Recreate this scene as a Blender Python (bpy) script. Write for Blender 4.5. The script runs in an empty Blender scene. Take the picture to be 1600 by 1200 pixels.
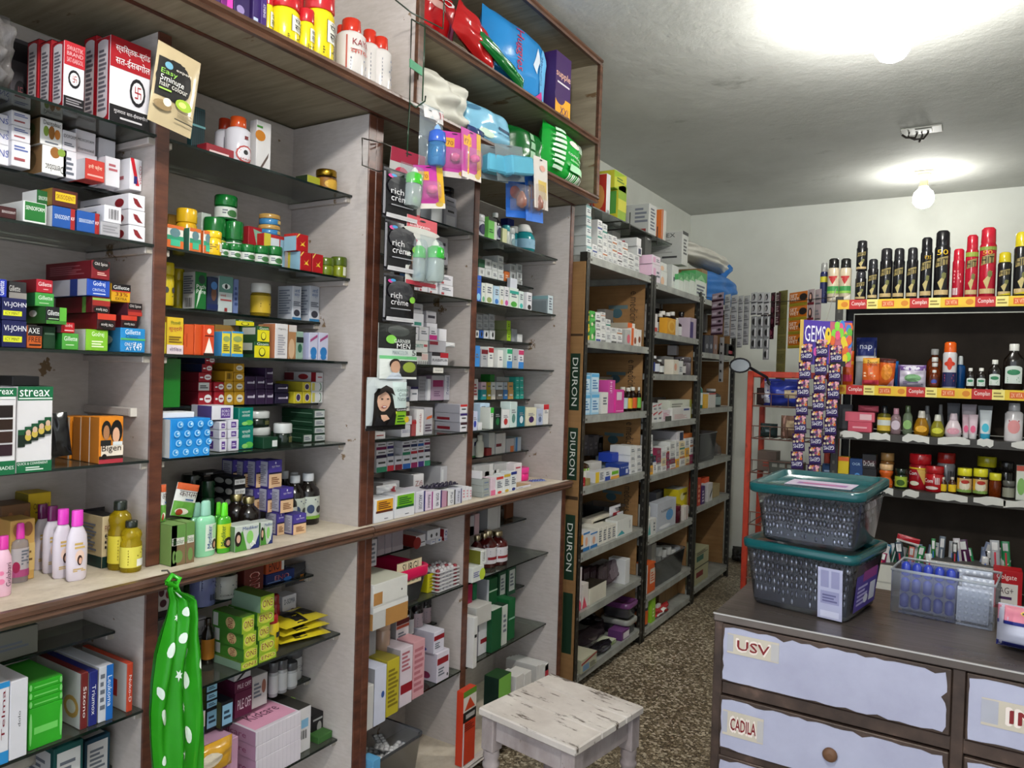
import bpy,math,random
import numpy as np
from mathutils import Matrix,Vector
# ---------------------------------------------------------------- camera, world, exposure
FOC=1158.9
YAW,PITCH,ROLL=0.55379,0.01437,0.03081
EYE=1.5
def _rot(yaw,pitch,roll):
 cy,sy=math.cos(yaw),math.sin(yaw);cp,sp=math.cos(pitch),math.sin(pitch);cr,sr=math.cos(roll),math.sin(roll)
 A=np.array([[1,0,0],[0,0,-1],[0,1,0]],float)
 Ry=np.array([[cy,0,sy],[0,1,0],[-sy,0,cy]])
 Rx=np.array([[1,0,0],[0,cp,-sp],[0,sp,cp]])
 Rz=np.array([[cr,-sr,0],[sr,cr,0],[0,0,1]])
 return Rz@Rx@Ry@A
CAMR=_rot(YAW,PITCH,ROLL)
SC=bpy.context.scene
COL=SC.collection
_cam=bpy.data.cameras.new('camera')
_cam.sensor_fit='HORIZONTAL';_cam.sensor_width=36.0;_cam.lens=FOC/1600*36.0
_cam.clip_start=0.02;_cam.clip_end=60
CAM=bpy.data.objects.new('camera',_cam);COL.objects.link(CAM)
_m=Matrix.Identity(4)
for i in range(3):
 _m[i][0]=CAMR[0][i];_m[i][1]=-CAMR[1][i];_m[i][2]=-CAMR[2][i]
_m[2][3]=EYE
CAM.matrix_world=_m
SC.camera=CAM
SC.view_settings.view_transform='Standard'
SC.view_settings.look='None'
SC.view_settings.exposure=1.0
SC.view_settings.gamma=1.0
SC.view_settings.use_curve_mapping=False
_w=bpy.data.worlds.new('world');SC.world=_w;_w.use_nodes=True
_bg=_w.node_tree.nodes['Background']
_bg.inputs[0].default_value=(0.82,0.90,1.0,1);_bg.inputs[1].default_value=1.15
BULB_STRENGTH={'front':300.0,'near':150.0,'far':45.0}
SC.cycles.max_bounces=7;SC.cycles.diffuse_bounces=4;SC.cycles.glossy_bounces=3;SC.cycles.transparent_max_bounces=14;SC.cycles.caustics_reflective=False;SC.cycles.caustics_refractive=False
# ---------------------------------------------------------------- pixel <-> place helpers
def ray(u,v):
 return CAMR.T@np.array([(u-800)/FOC,(v-600)/FOC,1.0])
def onX(u,v,x):
 d=ray(u,v);t=x/d[0]; return np.array([x,d[1]*t,EYE+d[2]*t])
def onY(u,v,y):
 d=ray(u,v);t=y/d[1]; return np.array([d[0]*t,y,EYE+d[2]*t])
def onZ(u,v,z):
 d=ray(u,v);t=(z-EYE)/d[2]; return np.array([d[0]*t,d[1]*t,z])
def proj(P):
 c=CAMR@(np.array(P,float)-[0,0,EYE]); return 800+FOC*c[0]/c[2],600+FOC*c[1]/c[2]
# ---------------------------------------------------------------- materials
def s2l(h):
 h=h.lstrip('#')
 if len(h)==3:h=''.join(c*2 for c in h)
 r=[]
 for i in (0,2,4):
  c=int(h[i:i+2],16)/255
  r.append(c/12.92 if c<=.04045 else ((c+.055)/1.055)**2.4)
 return (*r,1)
MATS={}
def mat(key,rough=.5,metal=0,spec=.4,coat=0):
 """plain printed / moulded colour; key '#rrggbb' optionally followed by a finish letter
       g gloss, m metal, c clear plastic, n matt"""
 if key in MATS:return MATS[key]
 fin=key[-1] if key[-1] in 'gmcntx' and len(key) in (5,8) else ''
 col=s2l(key[:-1] if fin else key)
 m=bpy.data.materials.new('colour_'+key.lstrip('#'));m.use_nodes=True
 nt=m.node_tree;b=nt.nodes['Principled BSDF']
 b.inputs['Base Color'].default_value=col
 b.inputs['Roughness'].default_value={'g':.18,'m':.28,'c':.12,'n':.85,'t':.3,'x':.08}.get(fin,rough)
 b.inputs['Metallic'].default_value=1.0 if fin=='m' else 0
 b.inputs['Specular IOR Level'].default_value=.5 if fin in ('g','c','x') else spec*.8
 # a little handling wear so that no face is perfectly even
 tc=nt.nodes.new('ShaderNodeTexCoord');nz=nt.nodes.new('ShaderNodeTexNoise');nz.inputs['Scale'].default_value=22
 mx=nt.nodes.new('ShaderNodeMix');mx.data_type='RGBA';mx.blend_type='MULTIPLY';mx.inputs[0].default_value=.14
 mx.inputs[6].default_value=col
 nt.links.new(tc.outputs['Object'],nz.inputs['Vector']);nt.links.new(nz.outputs['Fac'],mx.inputs[7])
 nt.links.new(mx.outputs[2],b.inputs['Base Color'])
 if fin and fin in 'ctx':
  out=nt.nodes['Material Output'];tr=nt.nodes.new('ShaderNodeBsdfTransparent');tr.inputs[0].default_value=[c**.35 for c in col[:3]]+[1]
  ms=nt.nodes.new('ShaderNodeMixShader');ms.inputs[0].default_value={'c':.42,'t':.72,'x':.16}[fin]
  nt.links.new(tr.outputs[0],ms.inputs[1]);nt.links.new(b.outputs[0],ms.inputs[2]);nt.links.new(ms.outputs[0],out.inputs[0])
 MATS[key]=m
 return m
class NT:
 """small helper for procedural surface materials"""
 def __init__(s,name):
  s.m=bpy.data.materials.new(name);s.m.use_nodes=True;s.t=s.m.node_tree;s.b=s.t.nodes['Principled BSDF'];s.out=s.t.nodes['Material Output']
  s.tc=s.t.nodes.new('ShaderNodeTexCoord');MATS[name]=s.m
 def n(s,typ,**k):
  n=s.t.nodes.new('ShaderNode'+typ)
  for a,v in k.items():
   if isinstance(v,tuple) and a=='vec':s.l(v[0],n.inputs['Vector'])
   elif a.startswith('i_'):
    key=a[2:];key=int(key) if key.isdigit() else key
    n.inputs[key].default_value=v
   else:setattr(n,a,v)
  return n
 def l(s,a,b):s.t.links.new(a,b)
 def mapping(s,scale=(1,1,1),src='Object'):
  mp=s.n('Mapping');mp.inputs['Scale'].default_value=scale;s.l(s.tc.outputs[src],mp.inputs['Vector']); return mp.outputs[0]
 def noise(s,vec,scale,detail=4,rough=.6):
  n=s.n('TexNoise');n.inputs['Scale'].default_value=scale;n.inputs['Detail'].default_value=detail;n.inputs['Roughness'].default_value=rough
  s.l(vec,n.inputs['Vector']); return n.outputs['Fac']
 def ramp(s,fac,stops):
  r=s.n('ValToRGB');e=r.color_ramp.elements
  while len(e)<len(stops):e.new(.5)
  for x,(p,c) in zip(e,stops):x.position=p;x.color=s2l(c) if isinstance(c,str) else (c,c,c,1)
  s.l(fac,r.inputs[0]); return r.outputs[0]
 def mix(s,fac,a,b,mode='MIX'):
  m=s.n('Mix',data_type='RGBA',blend_type=mode)
  for sock,v in ((m.inputs[0],fac),(m.inputs[6],a),(m.inputs[7],b)):
   if isinstance(v,(int,float)):sock.default_value=v
   elif isinstance(v,str):sock.default_value=s2l(v)
   else:s.l(v,sock)
  return m.outputs[2]
 def bump(s,h,strength=.3,dist=.002):
  b=s.n('Bump');b.inputs['Strength'].default_value=strength;b.inputs['Distance'].default_value=dist
  s.l(h,b.inputs['Height']);s.l(b.outputs[0],s.b.inputs['Normal'])
 def done(s,col,rough=.6,spec=.3,metal=0):
  if isinstance(col,str):s.b.inputs['Base Color'].default_value=s2l(col)
  else:s.l(col,s.b.inputs['Base Color'])
  if isinstance(rough,(int,float)):s.b.inputs['Roughness'].default_value=rough
  else:s.l(rough,s.b.inputs['Roughness'])
  s.b.inputs['Specular IOR Level'].default_value=spec;s.b.inputs['Metallic'].default_value=metal
  return s.m
def surface_materials():
 # painted lime-wash laminate inside the cabinets: grey-pink with rubbed patches and chipped brown board
 k=NT('cabinet_paint');v=k.mapping();a=k.noise(v,2.2,6);f=k.noise(k.mapping((14,14,60)),2.0,3)
 c=k.ramp(a,[(.3,'#a89e98'),(.5,'#bdb4af'),(.7,'#c9c1be')]);c=k.mix(k.ramp(f,[(.35,0.0),(.75,.35)]),c,'#9a8f86')
 chip=k.ramp(k.noise(k.mapping((9,9,9)),1.0,5,.7),[(.655,0.0),(.675,1.0)]);c=k.mix(chip,c,'#7a6248')
 k.bump(f,.15,.001);k.done(c,.62,.3)
 k=NT('cabinet_ply');v=k.mapping((3,30,30));a=k.noise(v,1.5,6);c=k.ramp(a,[(.3,'#7d735f'),(.6,'#958a75'),(.8,'#a2977f')])
 chip=k.ramp(k.noise(k.mapping((3,7,9)),1.0,5,.6),[(.66,0.0),(.68,1.0)]);c=k.mix(chip,c,'#6a5238')
 k.done(c,.6,.3)
 k=NT('cabinet_trim');v=k.mapping((20,5,20));a=k.noise(v,2,5);c=k.ramp(a,[(.3,'#3d2119'),(.55,'#5a3324'),(.8,'#704635')]);k.bump(a,.1,.001)
 k.done(c,.38,.4)
 k=NT('ledge_top');a=k.noise(k.mapping((4,3,4)),2.5,8,.7);c=k.ramp(a,[(.3,'#a89a88'),(.5,'#c4b8a6'),(.7,'#d6ccbd')]);k.bump(a,.15,.001);k.done(c,.55,.35)
 k=NT('moulding');a=k.noise(k.mapping((25,3,25)),2,5);c=k.ramp(a,[(.3,'#39281e'),(.5,'#54392b'),(.75,'#6b4a38')]);k.bump(a,.1,.001);k.done(c,.35,.45)
 k=NT('glass_edge');k.done('#0f1a17',.15,.6)
 # dusty glass: straight-through light, a film of dust, mirror gloss at grazing angles
 k=NT('dusty_glass');t=k.n('BsdfTransparent');t.inputs[0].default_value=(.86,.92,.89,1)
 d=k.n('BsdfDiffuse');d.inputs[0].default_value=s2l('#a9aba0');g=k.n('BsdfGlossy');g.inputs[0].default_value=(.9,.95,.92,1);g.inputs['Roughness'].default_value=.06
 tl=k.n('BsdfTranslucent');tl.inputs[0].default_value=s2l('#b9bcae');ad=k.n('MixShader');ad.inputs[0].default_value=.55;k.l(d.outputs[0],ad.inputs[1]);k.l(tl.outputs[0],ad.inputs[2])
 dust=k.ramp(k.noise(k.mapping((3,3,3)),3,5),[(.35,.14),(.65,.36)])
 m1=k.n('MixShader');k.l(dust,m1.inputs[0]);k.l(t.outputs[0],m1.inputs[1]);k.l(ad.outputs[0],m1.inputs[2])
 fr=k.n('Fresnel');fr.inputs[0].default_value=1.45
 m2=k.n('MixShader');k.l(fr.outputs[0],m2.inputs[0]);k.l(m1.outputs[0],m2.inputs[1]);k.l(g.outputs[0],m2.inputs[2]);k.l(m2.outputs[0],k.out.inputs[0])
 # clear storage-bin plastic
 k=NT('bin_plastic');t=k.n('BsdfTransparent');t.inputs[0].default_value=(.86,.88,.92,1)
 d=k.n('BsdfDiffuse');d.inputs[0].default_value=s2l('#a9abb5');g=k.n('BsdfGlossy');g.inputs['Roughness'].default_value=.12
 m1=k.n('MixShader');m1.inputs[0].default_value=.11;k.l(t.outputs[0],m1.inputs[1]);k.l(d.outputs[0],m1.inputs[2])
 fr=k.n('Fresnel');fr.inputs[0].default_value=1.5
 m2=k.n('MixShader');k.l(fr.outputs[0],m2.inputs[0]);k.l(m1.outputs[0],m2.inputs[1]);k.l(g.outputs[0],m2.inputs[2]);k.l(m2.outputs[0],k.out.inputs[0])
 k=NT('poly_bag');t=k.n('BsdfTransparent');d=k.n('BsdfDiffuse');d.inputs[0].default_value=s2l('#cfccc8');g=k.n('BsdfGlossy');g.inputs['Roughness'].default_value=.2
 m1=k.n('MixShader');m1.inputs[0].default_value=.35;k.l(t.outputs[0],m1.inputs[1]);k.l(d.outputs[0],m1.inputs[2])
 m2=k.n('MixShader');m2.inputs[0].default_value=.12;k.l(m1.outputs[0],m2.inputs[1]);k.l(g.outputs[0],m2.inputs[2]);k.l(m2.outputs[0],k.out.inputs[0])
 # terrazzo
 k=NT('terrazzo');v=k.mapping();vo=k.n('TexVoronoi');vo.inputs['Scale'].default_value=92;k.l(v,vo.inputs['Vector'])
 vo2=k.n('TexVoronoi');vo2.inputs['Scale'].default_value=210;k.l(v,vo2.inputs['Vector'])
 sep=k.n('SeparateColor');k.l(vo.outputs['Color'],sep.inputs[0]);sep2=k.n('SeparateColor');k.l(vo2.outputs['Color'],sep2.inputs[0])
 c=k.ramp(sep.outputs[0],[(.0,'#3a2f22'),(.4,'#6a5c48'),(.7,'#9a8c74'),(.88,'#e6dcc6')])
 c2=k.ramp(sep2.outputs[0],[(.2,'#43372a'),(.6,'#7c6e58'),(.95,'#cfc3ac')]);c=k.mix(.4,c,c2)
 dirt=k.ramp(k.noise(v,1.6,5),[(.35,'#b5aca0'),(.65,'#ffffff')]);c=k.mix(.8,c,dirt,'MULTIPLY');k.done(c,.38,.4)
 k=NT('ceiling_paint');v=k.mapping();a=k.noise(v,.9,6,.65);b=k.noise(k.mapping((1,1,1)),9,6,.7)
 c=k.ramp(a,[(.3,'#b4b5b0'),(.5,'#c4c5c0'),(.7,'#cfd0cc')]);st=k.ramp(k.noise(k.mapping((2.6,4.4,1)),1,6,.72),[(.62,0.0),(.74,.5)]);c=k.mix(st,c,'#6a675e')
 k.bump(b,.6,.008);k.done(c,.8,.2)
 k=NT('wall_paint');v=k.mapping();a=k.noise(v,1.4,6);b=k.noise(v,14,5)
 c=k.ramp(a,[(.3,'#c9cac2'),(.6,'#d6d8d0'),(.8,'#dcded8')]);k.bump(b,.2,.002);k.done(c,.75,.25)
 k=NT('cardboard');v=k.mapping((3,3,60));a=k.noise(v,1,3);b=k.noise(k.mapping(),3,5);c=k.ramp(b,[(.3,'#7a5a38'),(.6,'#936f48'),(.8,'#a58055')]);c=k.mix(k.ramp(a,[(.4,0.0),(.7,.3)]),c,'#6b4e30');k.done(c,.8,.15)
 k=NT('dark_board');b=k.noise(k.mapping(),3,5);k.done(k.ramp(b,[(.3,'#2e2823'),(.7,'#433a32')]),.8,.15)
 k=NT('rack_steel');a=k.noise(k.mapping((6,6,6)),2,6);c=k.ramp(a,[(.3,'#7b7c77'),(.55,'#94958f'),(.75,'#a6a7a1')]);k.done(c,.42,.45)
 k=NT('rack_post');a=k.noise(k.mapping((6,6,3)),2,6);c=k.ramp(a,[(.3,'#15130f'),(.6,'#232019'),(.72,'#4a3c2c')]);k.done(c,.45,.4)
 k=NT('rack_dark');a=k.noise(k.mapping((6,6,6)),2,6);c=k.ramp(a,[(.3,'#2b2926'),(.7,'#3d3a36')]);k.done(c,.5,.35)
 k=NT('red_paint');a=k.noise(k.mapping((8,8,3)),3,6);c=k.ramp(a,[(.3,'#8f2313'),(.6,'#b53a20'),(.72,'#6a2c1c')]);k.done(c,.4,.4)
 k=NT('counter_steel');a=k.noise(k.mapping((2,40,2)),2,4);b=k.noise(k.mapping(),3,5);c=k.ramp(b,[(.3,'#4d443f'),(.7,'#6a605a')]);k.done(c,k.ramp(a,[(.3,.25),(.7,.42)]),.5,.55)
 k=NT('counter_frame');b=k.noise(k.mapping((6,6,6)),2,6);c=k.ramp(b,[(.3,'#2e241f'),(.6,'#4b3b33'),(.75,'#6d564a')]);k.done(c,.4,.4,.2)
 k=NT('drawer_paint');a=k.noise(k.mapping((4,4,4)),1.5,6);c=k.ramp(a,[(.3,'#9c9cb2'),(.6,'#a8a9be'),(.8,'#b1b2c4')])
 sp=k.ramp(k.noise(k.mapping((30,30,30)),1,2,.5),[(.76,0.0),(.78,1.0)]);c=k.mix(sp,c,'#3c3a44');k.done(c,.35,.4)
 # flaking whitewash over wood
 k=NT('flaked_whitewash');v=k.mapping((5,26,10));a=k.noise(v,1.6,9,.72);b=k.noise(k.mapping((3,3,3)),2,6)
 c=k.ramp(b,[(.3,'#b7ada6'),(.6,'#cfc7c0'),(.8,'#ddd6cf')]);fl=k.ramp(a,[(.56,0.0),(.62,1.0)]);c=k.mix(fl,c,'#5d5148');k.bump(a,.4,.002);k.done(c,.7,.25)
 k=NT('whitewash_leg');a=k.noise(k.mapping((6,6,3)),2,7);c=k.ramp(a,[(.3,'#8d817f'),(.55,'#a79c9b'),(.75,'#b7adab')]);fl=k.ramp(k.noise(k.mapping((14,14,8)),1.5,7,.7),[(.64,0.0),(.68,1.0)]);c=k.mix(fl,c,'#5a4d47');k.done(c,.7,.25)
 for nm,st in BULB_STRENGTH.items():
  k=NT('bulb_glow_'+nm);em=k.n('Emission');em.inputs[0].default_value=(1,.985,.93,1);em.inputs[1].default_value=st;k.l(em.outputs[0],k.out.inputs[0])
surface_materials()
# ---------------------------------------------------------------- mesh builder
_txt={}
def text_mesh(s):
 if s in _txt:return _txt[s]
 c=bpy.data.curves.new('t','FONT');c.body=s;c.resolution_u=2
 o=bpy.data.objects.new('t',c);m=bpy.data.meshes.new_from_object(o)
 P=np.array([v.co[:2] for v in m.vertices]) if len(m.vertices) else np.zeros((0,2));F=[tuple(p.vertices) for p in m.polygons]
 bpy.data.objects.remove(o);bpy.data.curves.remove(c);bpy.data.meshes.remove(m)
 if len(P):
  lo,hi=P.min(0),P.max(0);P=(P-lo)/np.maximum(hi-lo,1e-6)
 _txt[s]=(P,F); return _txt[s]
def M_(k):return MATS[k] if k in MATS else mat(k)
class MB:
 def __init__(s):s.v=[];s.f=[];s.m=[];s.sm=[];s.keys=[]
 def mi(s,k):
  if k not in s.keys:s.keys.append(k)
  return s.keys.index(k)
 def add(s,vs,fs,k,smooth=False):
  o=len(s.v);s.v.extend([tuple(map(float,v)) for v in vs]);i=s.mi(k)
  for f in fs:s.f.append(tuple(a+o for a in f));s.m.append(i);s.sm.append(smooth)
 def box(s,x0,y0,z0,x1,y1,z1,k,bev=0):
  if bev<=0:
   s.add([(x0,y0,z0),(x1,y0,z0),(x1,y1,z0),(x0,y1,z0),(x0,y0,z1),(x1,y0,z1),(x1,y1,z1),(x0,y1,z1)],
[(0,3,2,1),(4,5,6,7),(0,1,5,4),(1,2,6,5),(2,3,7,6),(3,0,4,7)],k)
  else:
   b=min(bev,(x1-x0)*.45,(y1-y0)*.45,(z1-z0)*.45)
   def ring(i,z):return [(x0+i,y0,z),(x1-i,y0,z),(x1,y0+i,z),(x1,y1-i,z),(x1-i,y1,z),(x0+i,y1,z),(x0,y1-i,z),(x0,y0+i,z)]
   def inner(z):return [(x0+b,y0+b,z),(x1-b,y0+b,z),(x1-b,y0+b,z),(x1-b,y1-b,z),(x1-b,y1-b,z),(x0+b,y1-b,z),(x0+b,y1-b,z),(x0+b,y0+b,z)]
   vs=inner(z0)+ring(b,z0+b)+ring(b,z1-b)+inner(z1);fs=[]
   for r in range(3):
    for j in range(8):fs.append((r*8+j,r*8+(j+1)%8,r*8+8+(j+1)%8,r*8+8+j))
   fs.append((0,5,3,1));fs.append((24,25,27,29))
   s.add(vs,[f for f in fs],k)
 def prism(s,pts,axis,a,b,k):
  """pts 2D outline extruded along an axis (0,1,2) from a to b"""
  n=len(pts)
  def mk(p,t):
   q=list(p);q.insert(axis,t); return tuple(q)
  s.add([mk(p,a) for p in pts]+[mk(p,b) for p in pts],[tuple(range(n))[::-1],tuple(range(n,2*n))]+[(i,(i+1)%n,n+(i+1)%n,n+i) for i in range(n)],k)
 def lathe(s,prof,k,n=20,cx=0,cy=0,sy=1,z0=0,smooth=True,cap=True):
  o=[];fs=[]
  for r,z in prof:
   for j in range(n):
    a=2*math.pi*j/n;o.append((cx+r*math.cos(a),cy+r*sy*math.sin(a),z0+z))
  for i in range(len(prof)-1):
   for j in range(n):fs.append((i*n+j,i*n+(j+1)%n,(i+1)*n+(j+1)%n,(i+1)*n+j))
  s.add(o,fs,k,smooth)
  if cap:
   m=len(prof)-1
   if prof[0][0]>1e-5:s.add(o[:n],[tuple(range(n))[::-1]],k)
   if prof[m][0]>1e-5:s.add(o[m*n:],[tuple(range(n))],k)
 def tube(s,pts,r,k,n=8,closed=False):
  pts=[Vector(p) for p in pts];N=len(pts);vs=[];fs=[]
  up=Vector((0,0,1))
  for i,p in enumerate(pts):
   a=pts[(i+1)%N] if (closed or i<N-1) else p;b=pts[i-1] if (closed or i>0) else p
   d=(a-b).normalized() if (a-b).length>1e-9 else Vector((0,0,1))
   q=d.cross(up)
   if q.length<1e-3:q=d.cross(Vector((1,0,0)))
   q.normalize();w=d.cross(q).normalized()
   for j in range(n):
    t=2*math.pi*j/n;vs.append(p+q*(r*math.cos(t))+w*(r*math.sin(t)))
  R=N if closed else N-1
  for i in range(R):
   for j in range(n):fs.append((i*n+j,i*n+(j+1)%n,((i+1)%N)*n+(j+1)%n,((i+1)%N)*n+j))
  if not closed:fs.append(tuple(range(n)));fs.append(tuple(range((N-1)*n,N*n))[::-1])
  s.add(vs,fs,k,True)
 # --- flat print laid on a face: fn(a, b, h) -> point, a,b in 0..1, h = height over the face
 def art(s,fn,items,nsub=1,h0=.0004,dh=.00018):
  h=h0
  for it in items:
   t=it[0];h+=dh
   if t=='r':
    _,a0,b0,a1,b1,k=it;n=nsub
    vs=[fn(a0+(a1-a0)*i/n,b0+(b1-b0)*j/n,h) for j in range(n+1) for i in range(n+1)]
    s.add(vs,[(j*(n+1)+i,j*(n+1)+i+1,(j+1)*(n+1)+i+1,(j+1)*(n+1)+i) for j in range(n) for i in range(n)],k)
   elif t=='p' and nsub>1:
    Q=[];n0=len(it[1])
    for i in range(n0):
     (a,b),(c,d)=it[1][i],it[1][(i+1)%n0];Q+=[(a+(c-a)*j/4,b+(d-b)*j/4) for j in range(4)]
    s.fan(fn,Q,h,it[2])
   elif t=='p':
    s.add([fn(a,b,h) for a,b in it[1]],[tuple(range(len(it[1])))],it[2])
   elif t=='o' and nsub>1:
    s.fan(fn,[(it[1]+it[3]*math.cos(6.2832*i/14),it[2]+it[4]*math.sin(6.2832*i/14)) for i in range(14)],h,it[5])
   elif t=='o':
    _,ca,cb,ra,rb,k=it;n=14
    s.add([fn(ca,cb,h)]+[fn(ca+ra*math.cos(6.2832*i/n),cb+rb*math.sin(6.2832*i/n),h) for i in range(n)],[(0,1+i,1+(i+1)%n) for i in range(n)],k)
   elif t=='l':
    _,a0,b0,a1,b1,n,k=it;st=(b1-b0)/n
    for i in range(n):
     e=a1-(a1-a0)*[.0,.22,.08,.35,.12][i%5]
     vs=[fn(a0,b0+st*(i+.2),h),fn(e,b0+st*(i+.2),h),fn(e,b0+st*(i+.75),h),fn(a0,b0+st*(i+.75),h)]
     s.add(vs,[(0,1,2,3)],k)
   elif t in 'tvw':
    h2=h;h=h+(.0012 if nsub>1 else 0)
    _,a0,b0,a1,b1,txt,k=it;P,F=text_mesh(txt)
    if t=='v':vs=[fn(a1-(a1-a0)*q,b0+(b1-b0)*p,h) for p,q in P]
    elif t=='w':vs=[fn(a0+(a1-a0)*q,b1-(b1-b0)*p,h) for p,q in P]
    else:vs=[fn(a0+(a1-a0)*p,b0+(b1-b0)*q,h) for p,q in P]
    s.add(vs,F,k);h=h2
 def fan(s,fn,Q,h,k):
  ca=sum(q[0] for q in Q)/len(Q);cb=sum(q[1] for q in Q)/len(Q);n=len(Q)
  vs=[fn(ca,cb,h)]+[fn(ca+(a-ca)*r/3,cb+(b-cb)*r/3,h) for r in (1,2,3) for a,b in Q]
  s.add(vs,[(0,1+i,1+(i+1)%n) for i in range(n)]+[(1+r*n+i,1+r*n+n+i,1+r*n+n+(i+1)%n,1+r*n+(i+1)%n) for r in (0,1) for i in range(n)],k)
 def obj(s,name,parent=None,loc=(0,0,0),rot=(0,0,0),mesh=None):
  if mesh is None:
   mesh=bpy.data.meshes.new(name);mesh.from_pydata(s.v,[],s.f)
   for k in s.keys:mesh.materials.append(M_(k))
   mesh.polygons.foreach_set('material_index',s.m);mesh.polygons.foreach_set('use_smooth',s.sm);mesh.update()
  o=bpy.data.objects.new(name,mesh);COL.objects.link(o);o.location=loc;o.rotation_euler=rot
  if parent is not None:o.parent=parent
  return o
def empty(name,loc=(0,0,0),rz=0):
 o=bpy.data.objects.new(name,None);COL.objects.link(o);o.location=loc;o.rotation_euler=(0,0,rz);o.empty_display_size=.02; return o
def structure(o,label=None):
 o['kind']='structure'
 if label:o['label']=label
 return o
def tag(o,label,cat,group=None):
 o['label']=label;o['category']=cat
 if group:o['group']=group
 return o
# ---------------------------------------------------------------- shelf stock
THINGS=[]
CTX={}
def shelf(phrase,z,X,side='L',back=None,keep=False):
 """following items stand on this shelf. side L: front faces +X at X; side R: front faces -Y at Y=X"""
 CTX.update(ph=phrase,z=z,X=X,side=side,back=back if back is not None else (-1.858 if side=='L' else X+.36),placed=[],lim=None,glass=[],cname='carton',zmax=None)
 for key,lim,gl,cn in BAYS:
  if phrase.startswith(key):CTX.update(lim=lim,glass=gl,cname=cn)
BAYS=[('leftmost bay',(.43,1.0125),[(2.02,-1.6),(1.77,-1.6),(1.52,-1.6),(1.275,-1.6),(.697,-1.6),(.373,-1.6),(1.895,-1.72),(.855,-1.72),(.53,-1.72)],'toiletry_carton'),
('second bay',(1.046,1.641),[(2.02,-1.6),(1.77,-1.6),(1.52,-1.6),(1.275,-1.6),(.697,-1.6),(.373,-1.6),(1.64,-1.72),(1.39,-1.72),(.855,-1.72),(.53,-1.72)],'remedy_carton'),
('third bay',(1.7075,2.2835),[(2.02,-1.6),(1.77,-1.6),(1.52,-1.6),(1.275,-1.6),(.697,-1.6),(.373,-1.6),(1.895,-1.72),(1.64,-1.72),(1.39,-1.72),(1.15,-1.72),(.855,-1.72),(.53,-1.72)],'medicine_carton'),
('fourth bay',(2.3195,2.9435),[(2.02,-1.6),(1.77,-1.6),(1.52,-1.6),(1.275,-1.6),(.697,-1.6),(.373,-1.6),(1.895,-1.72),(1.64,-1.72),(1.385,-1.72),(1.15,-1.72),(.835,-1.72),(.525,-1.72)],'medicine_carton')]
def _clamp(c,w):
 if not CTX['lim']:return c,w
 a,b=max(c-w/2,CTX['lim'][0]),min(c+w/2,CTX['lim'][1])
 if b-a>.008:return (a+b)/2,b-a
 return (CTX['lim'][0]+w/2,w) if c<CTX['lim'][0]+.05 else (CTX['lim'][1]-w/2,w)
def _glass(X,d,zb,zt,movable):
 """keep an item clear of the glass shelves above it -> X, d, zt"""
 for zg,xf in CTX['glass']:
  if zb<zg-.02 and zt>zg-.007 and X-d<xf:
   if X>xf+.012:
    if movable:X=xf+d+.002
    else:d=X-xf-.002
   else:zt=zg-.0085
 return X,d,zt
def _span(u0,u1,vt,vb,X):
 """width centre, width, z0, z1 on the front plane"""
 side=CTX['side'];um=(u0+u1)/2;f=onX if side=='L' else onY
 i=1 if side=='L' else 0
 vm=(vt+vb)/2 if vb is not None else vt+20
 a=f(u0,vm,X)[i];b=f(u1,vm,X)[i];zt=f(um,vt,X)[2]
 zb=CTX['z'] if vb is None else f(um,vb,X)[2]
 return (a+b)/2,abs(b-a),zb,zt
def _snap(c,w,X,d,zb,vb):
 if vb is None:return CTX['z']+.0008
 best=CTX['z'];lo,hi=(X-d,X) if CTX['side']=='L' else (X,X+d)
 for (c2,w2,l2,h2,zt2) in CTX['placed']:
  if abs(c-c2)<(w+w2)/2*.8 and lo<h2-.003 and hi>l2+.003 and abs(zt2-zb)<abs(best-zb):best=zt2
 return best+.0006 if abs(best-zb)<.03 else zb
def _fin(o,desc,cat,u,v,w):
 THINGS.append((o,desc,CTX['ph'],cat,u,v,w)); return o
def _loc(c,X,off):
 """world location of a point 'off' behind the front plane"""
 return (X-off,c) if CTX['side']=='L' else (c,X+off)
RZ={'L':math.pi/2,'R':0}
def faces_fn(w,d,h):
 """art mapping for the faces of a box: local x -w/2..w/2, y -d/2 (front)..d/2, z 0..h"""
 return {'F':lambda a,b,e:(-w/2+w*a,-d/2-e,h*b),'S':lambda a,b,e:(-w/2-e,d/2-d*a,h*b),
'R':lambda a,b,e:(w/2+e,-d/2+d*a,h*b),'T':lambda a,b,e:(-w/2+w*a,-d/2+d*b,h+e)}
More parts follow.
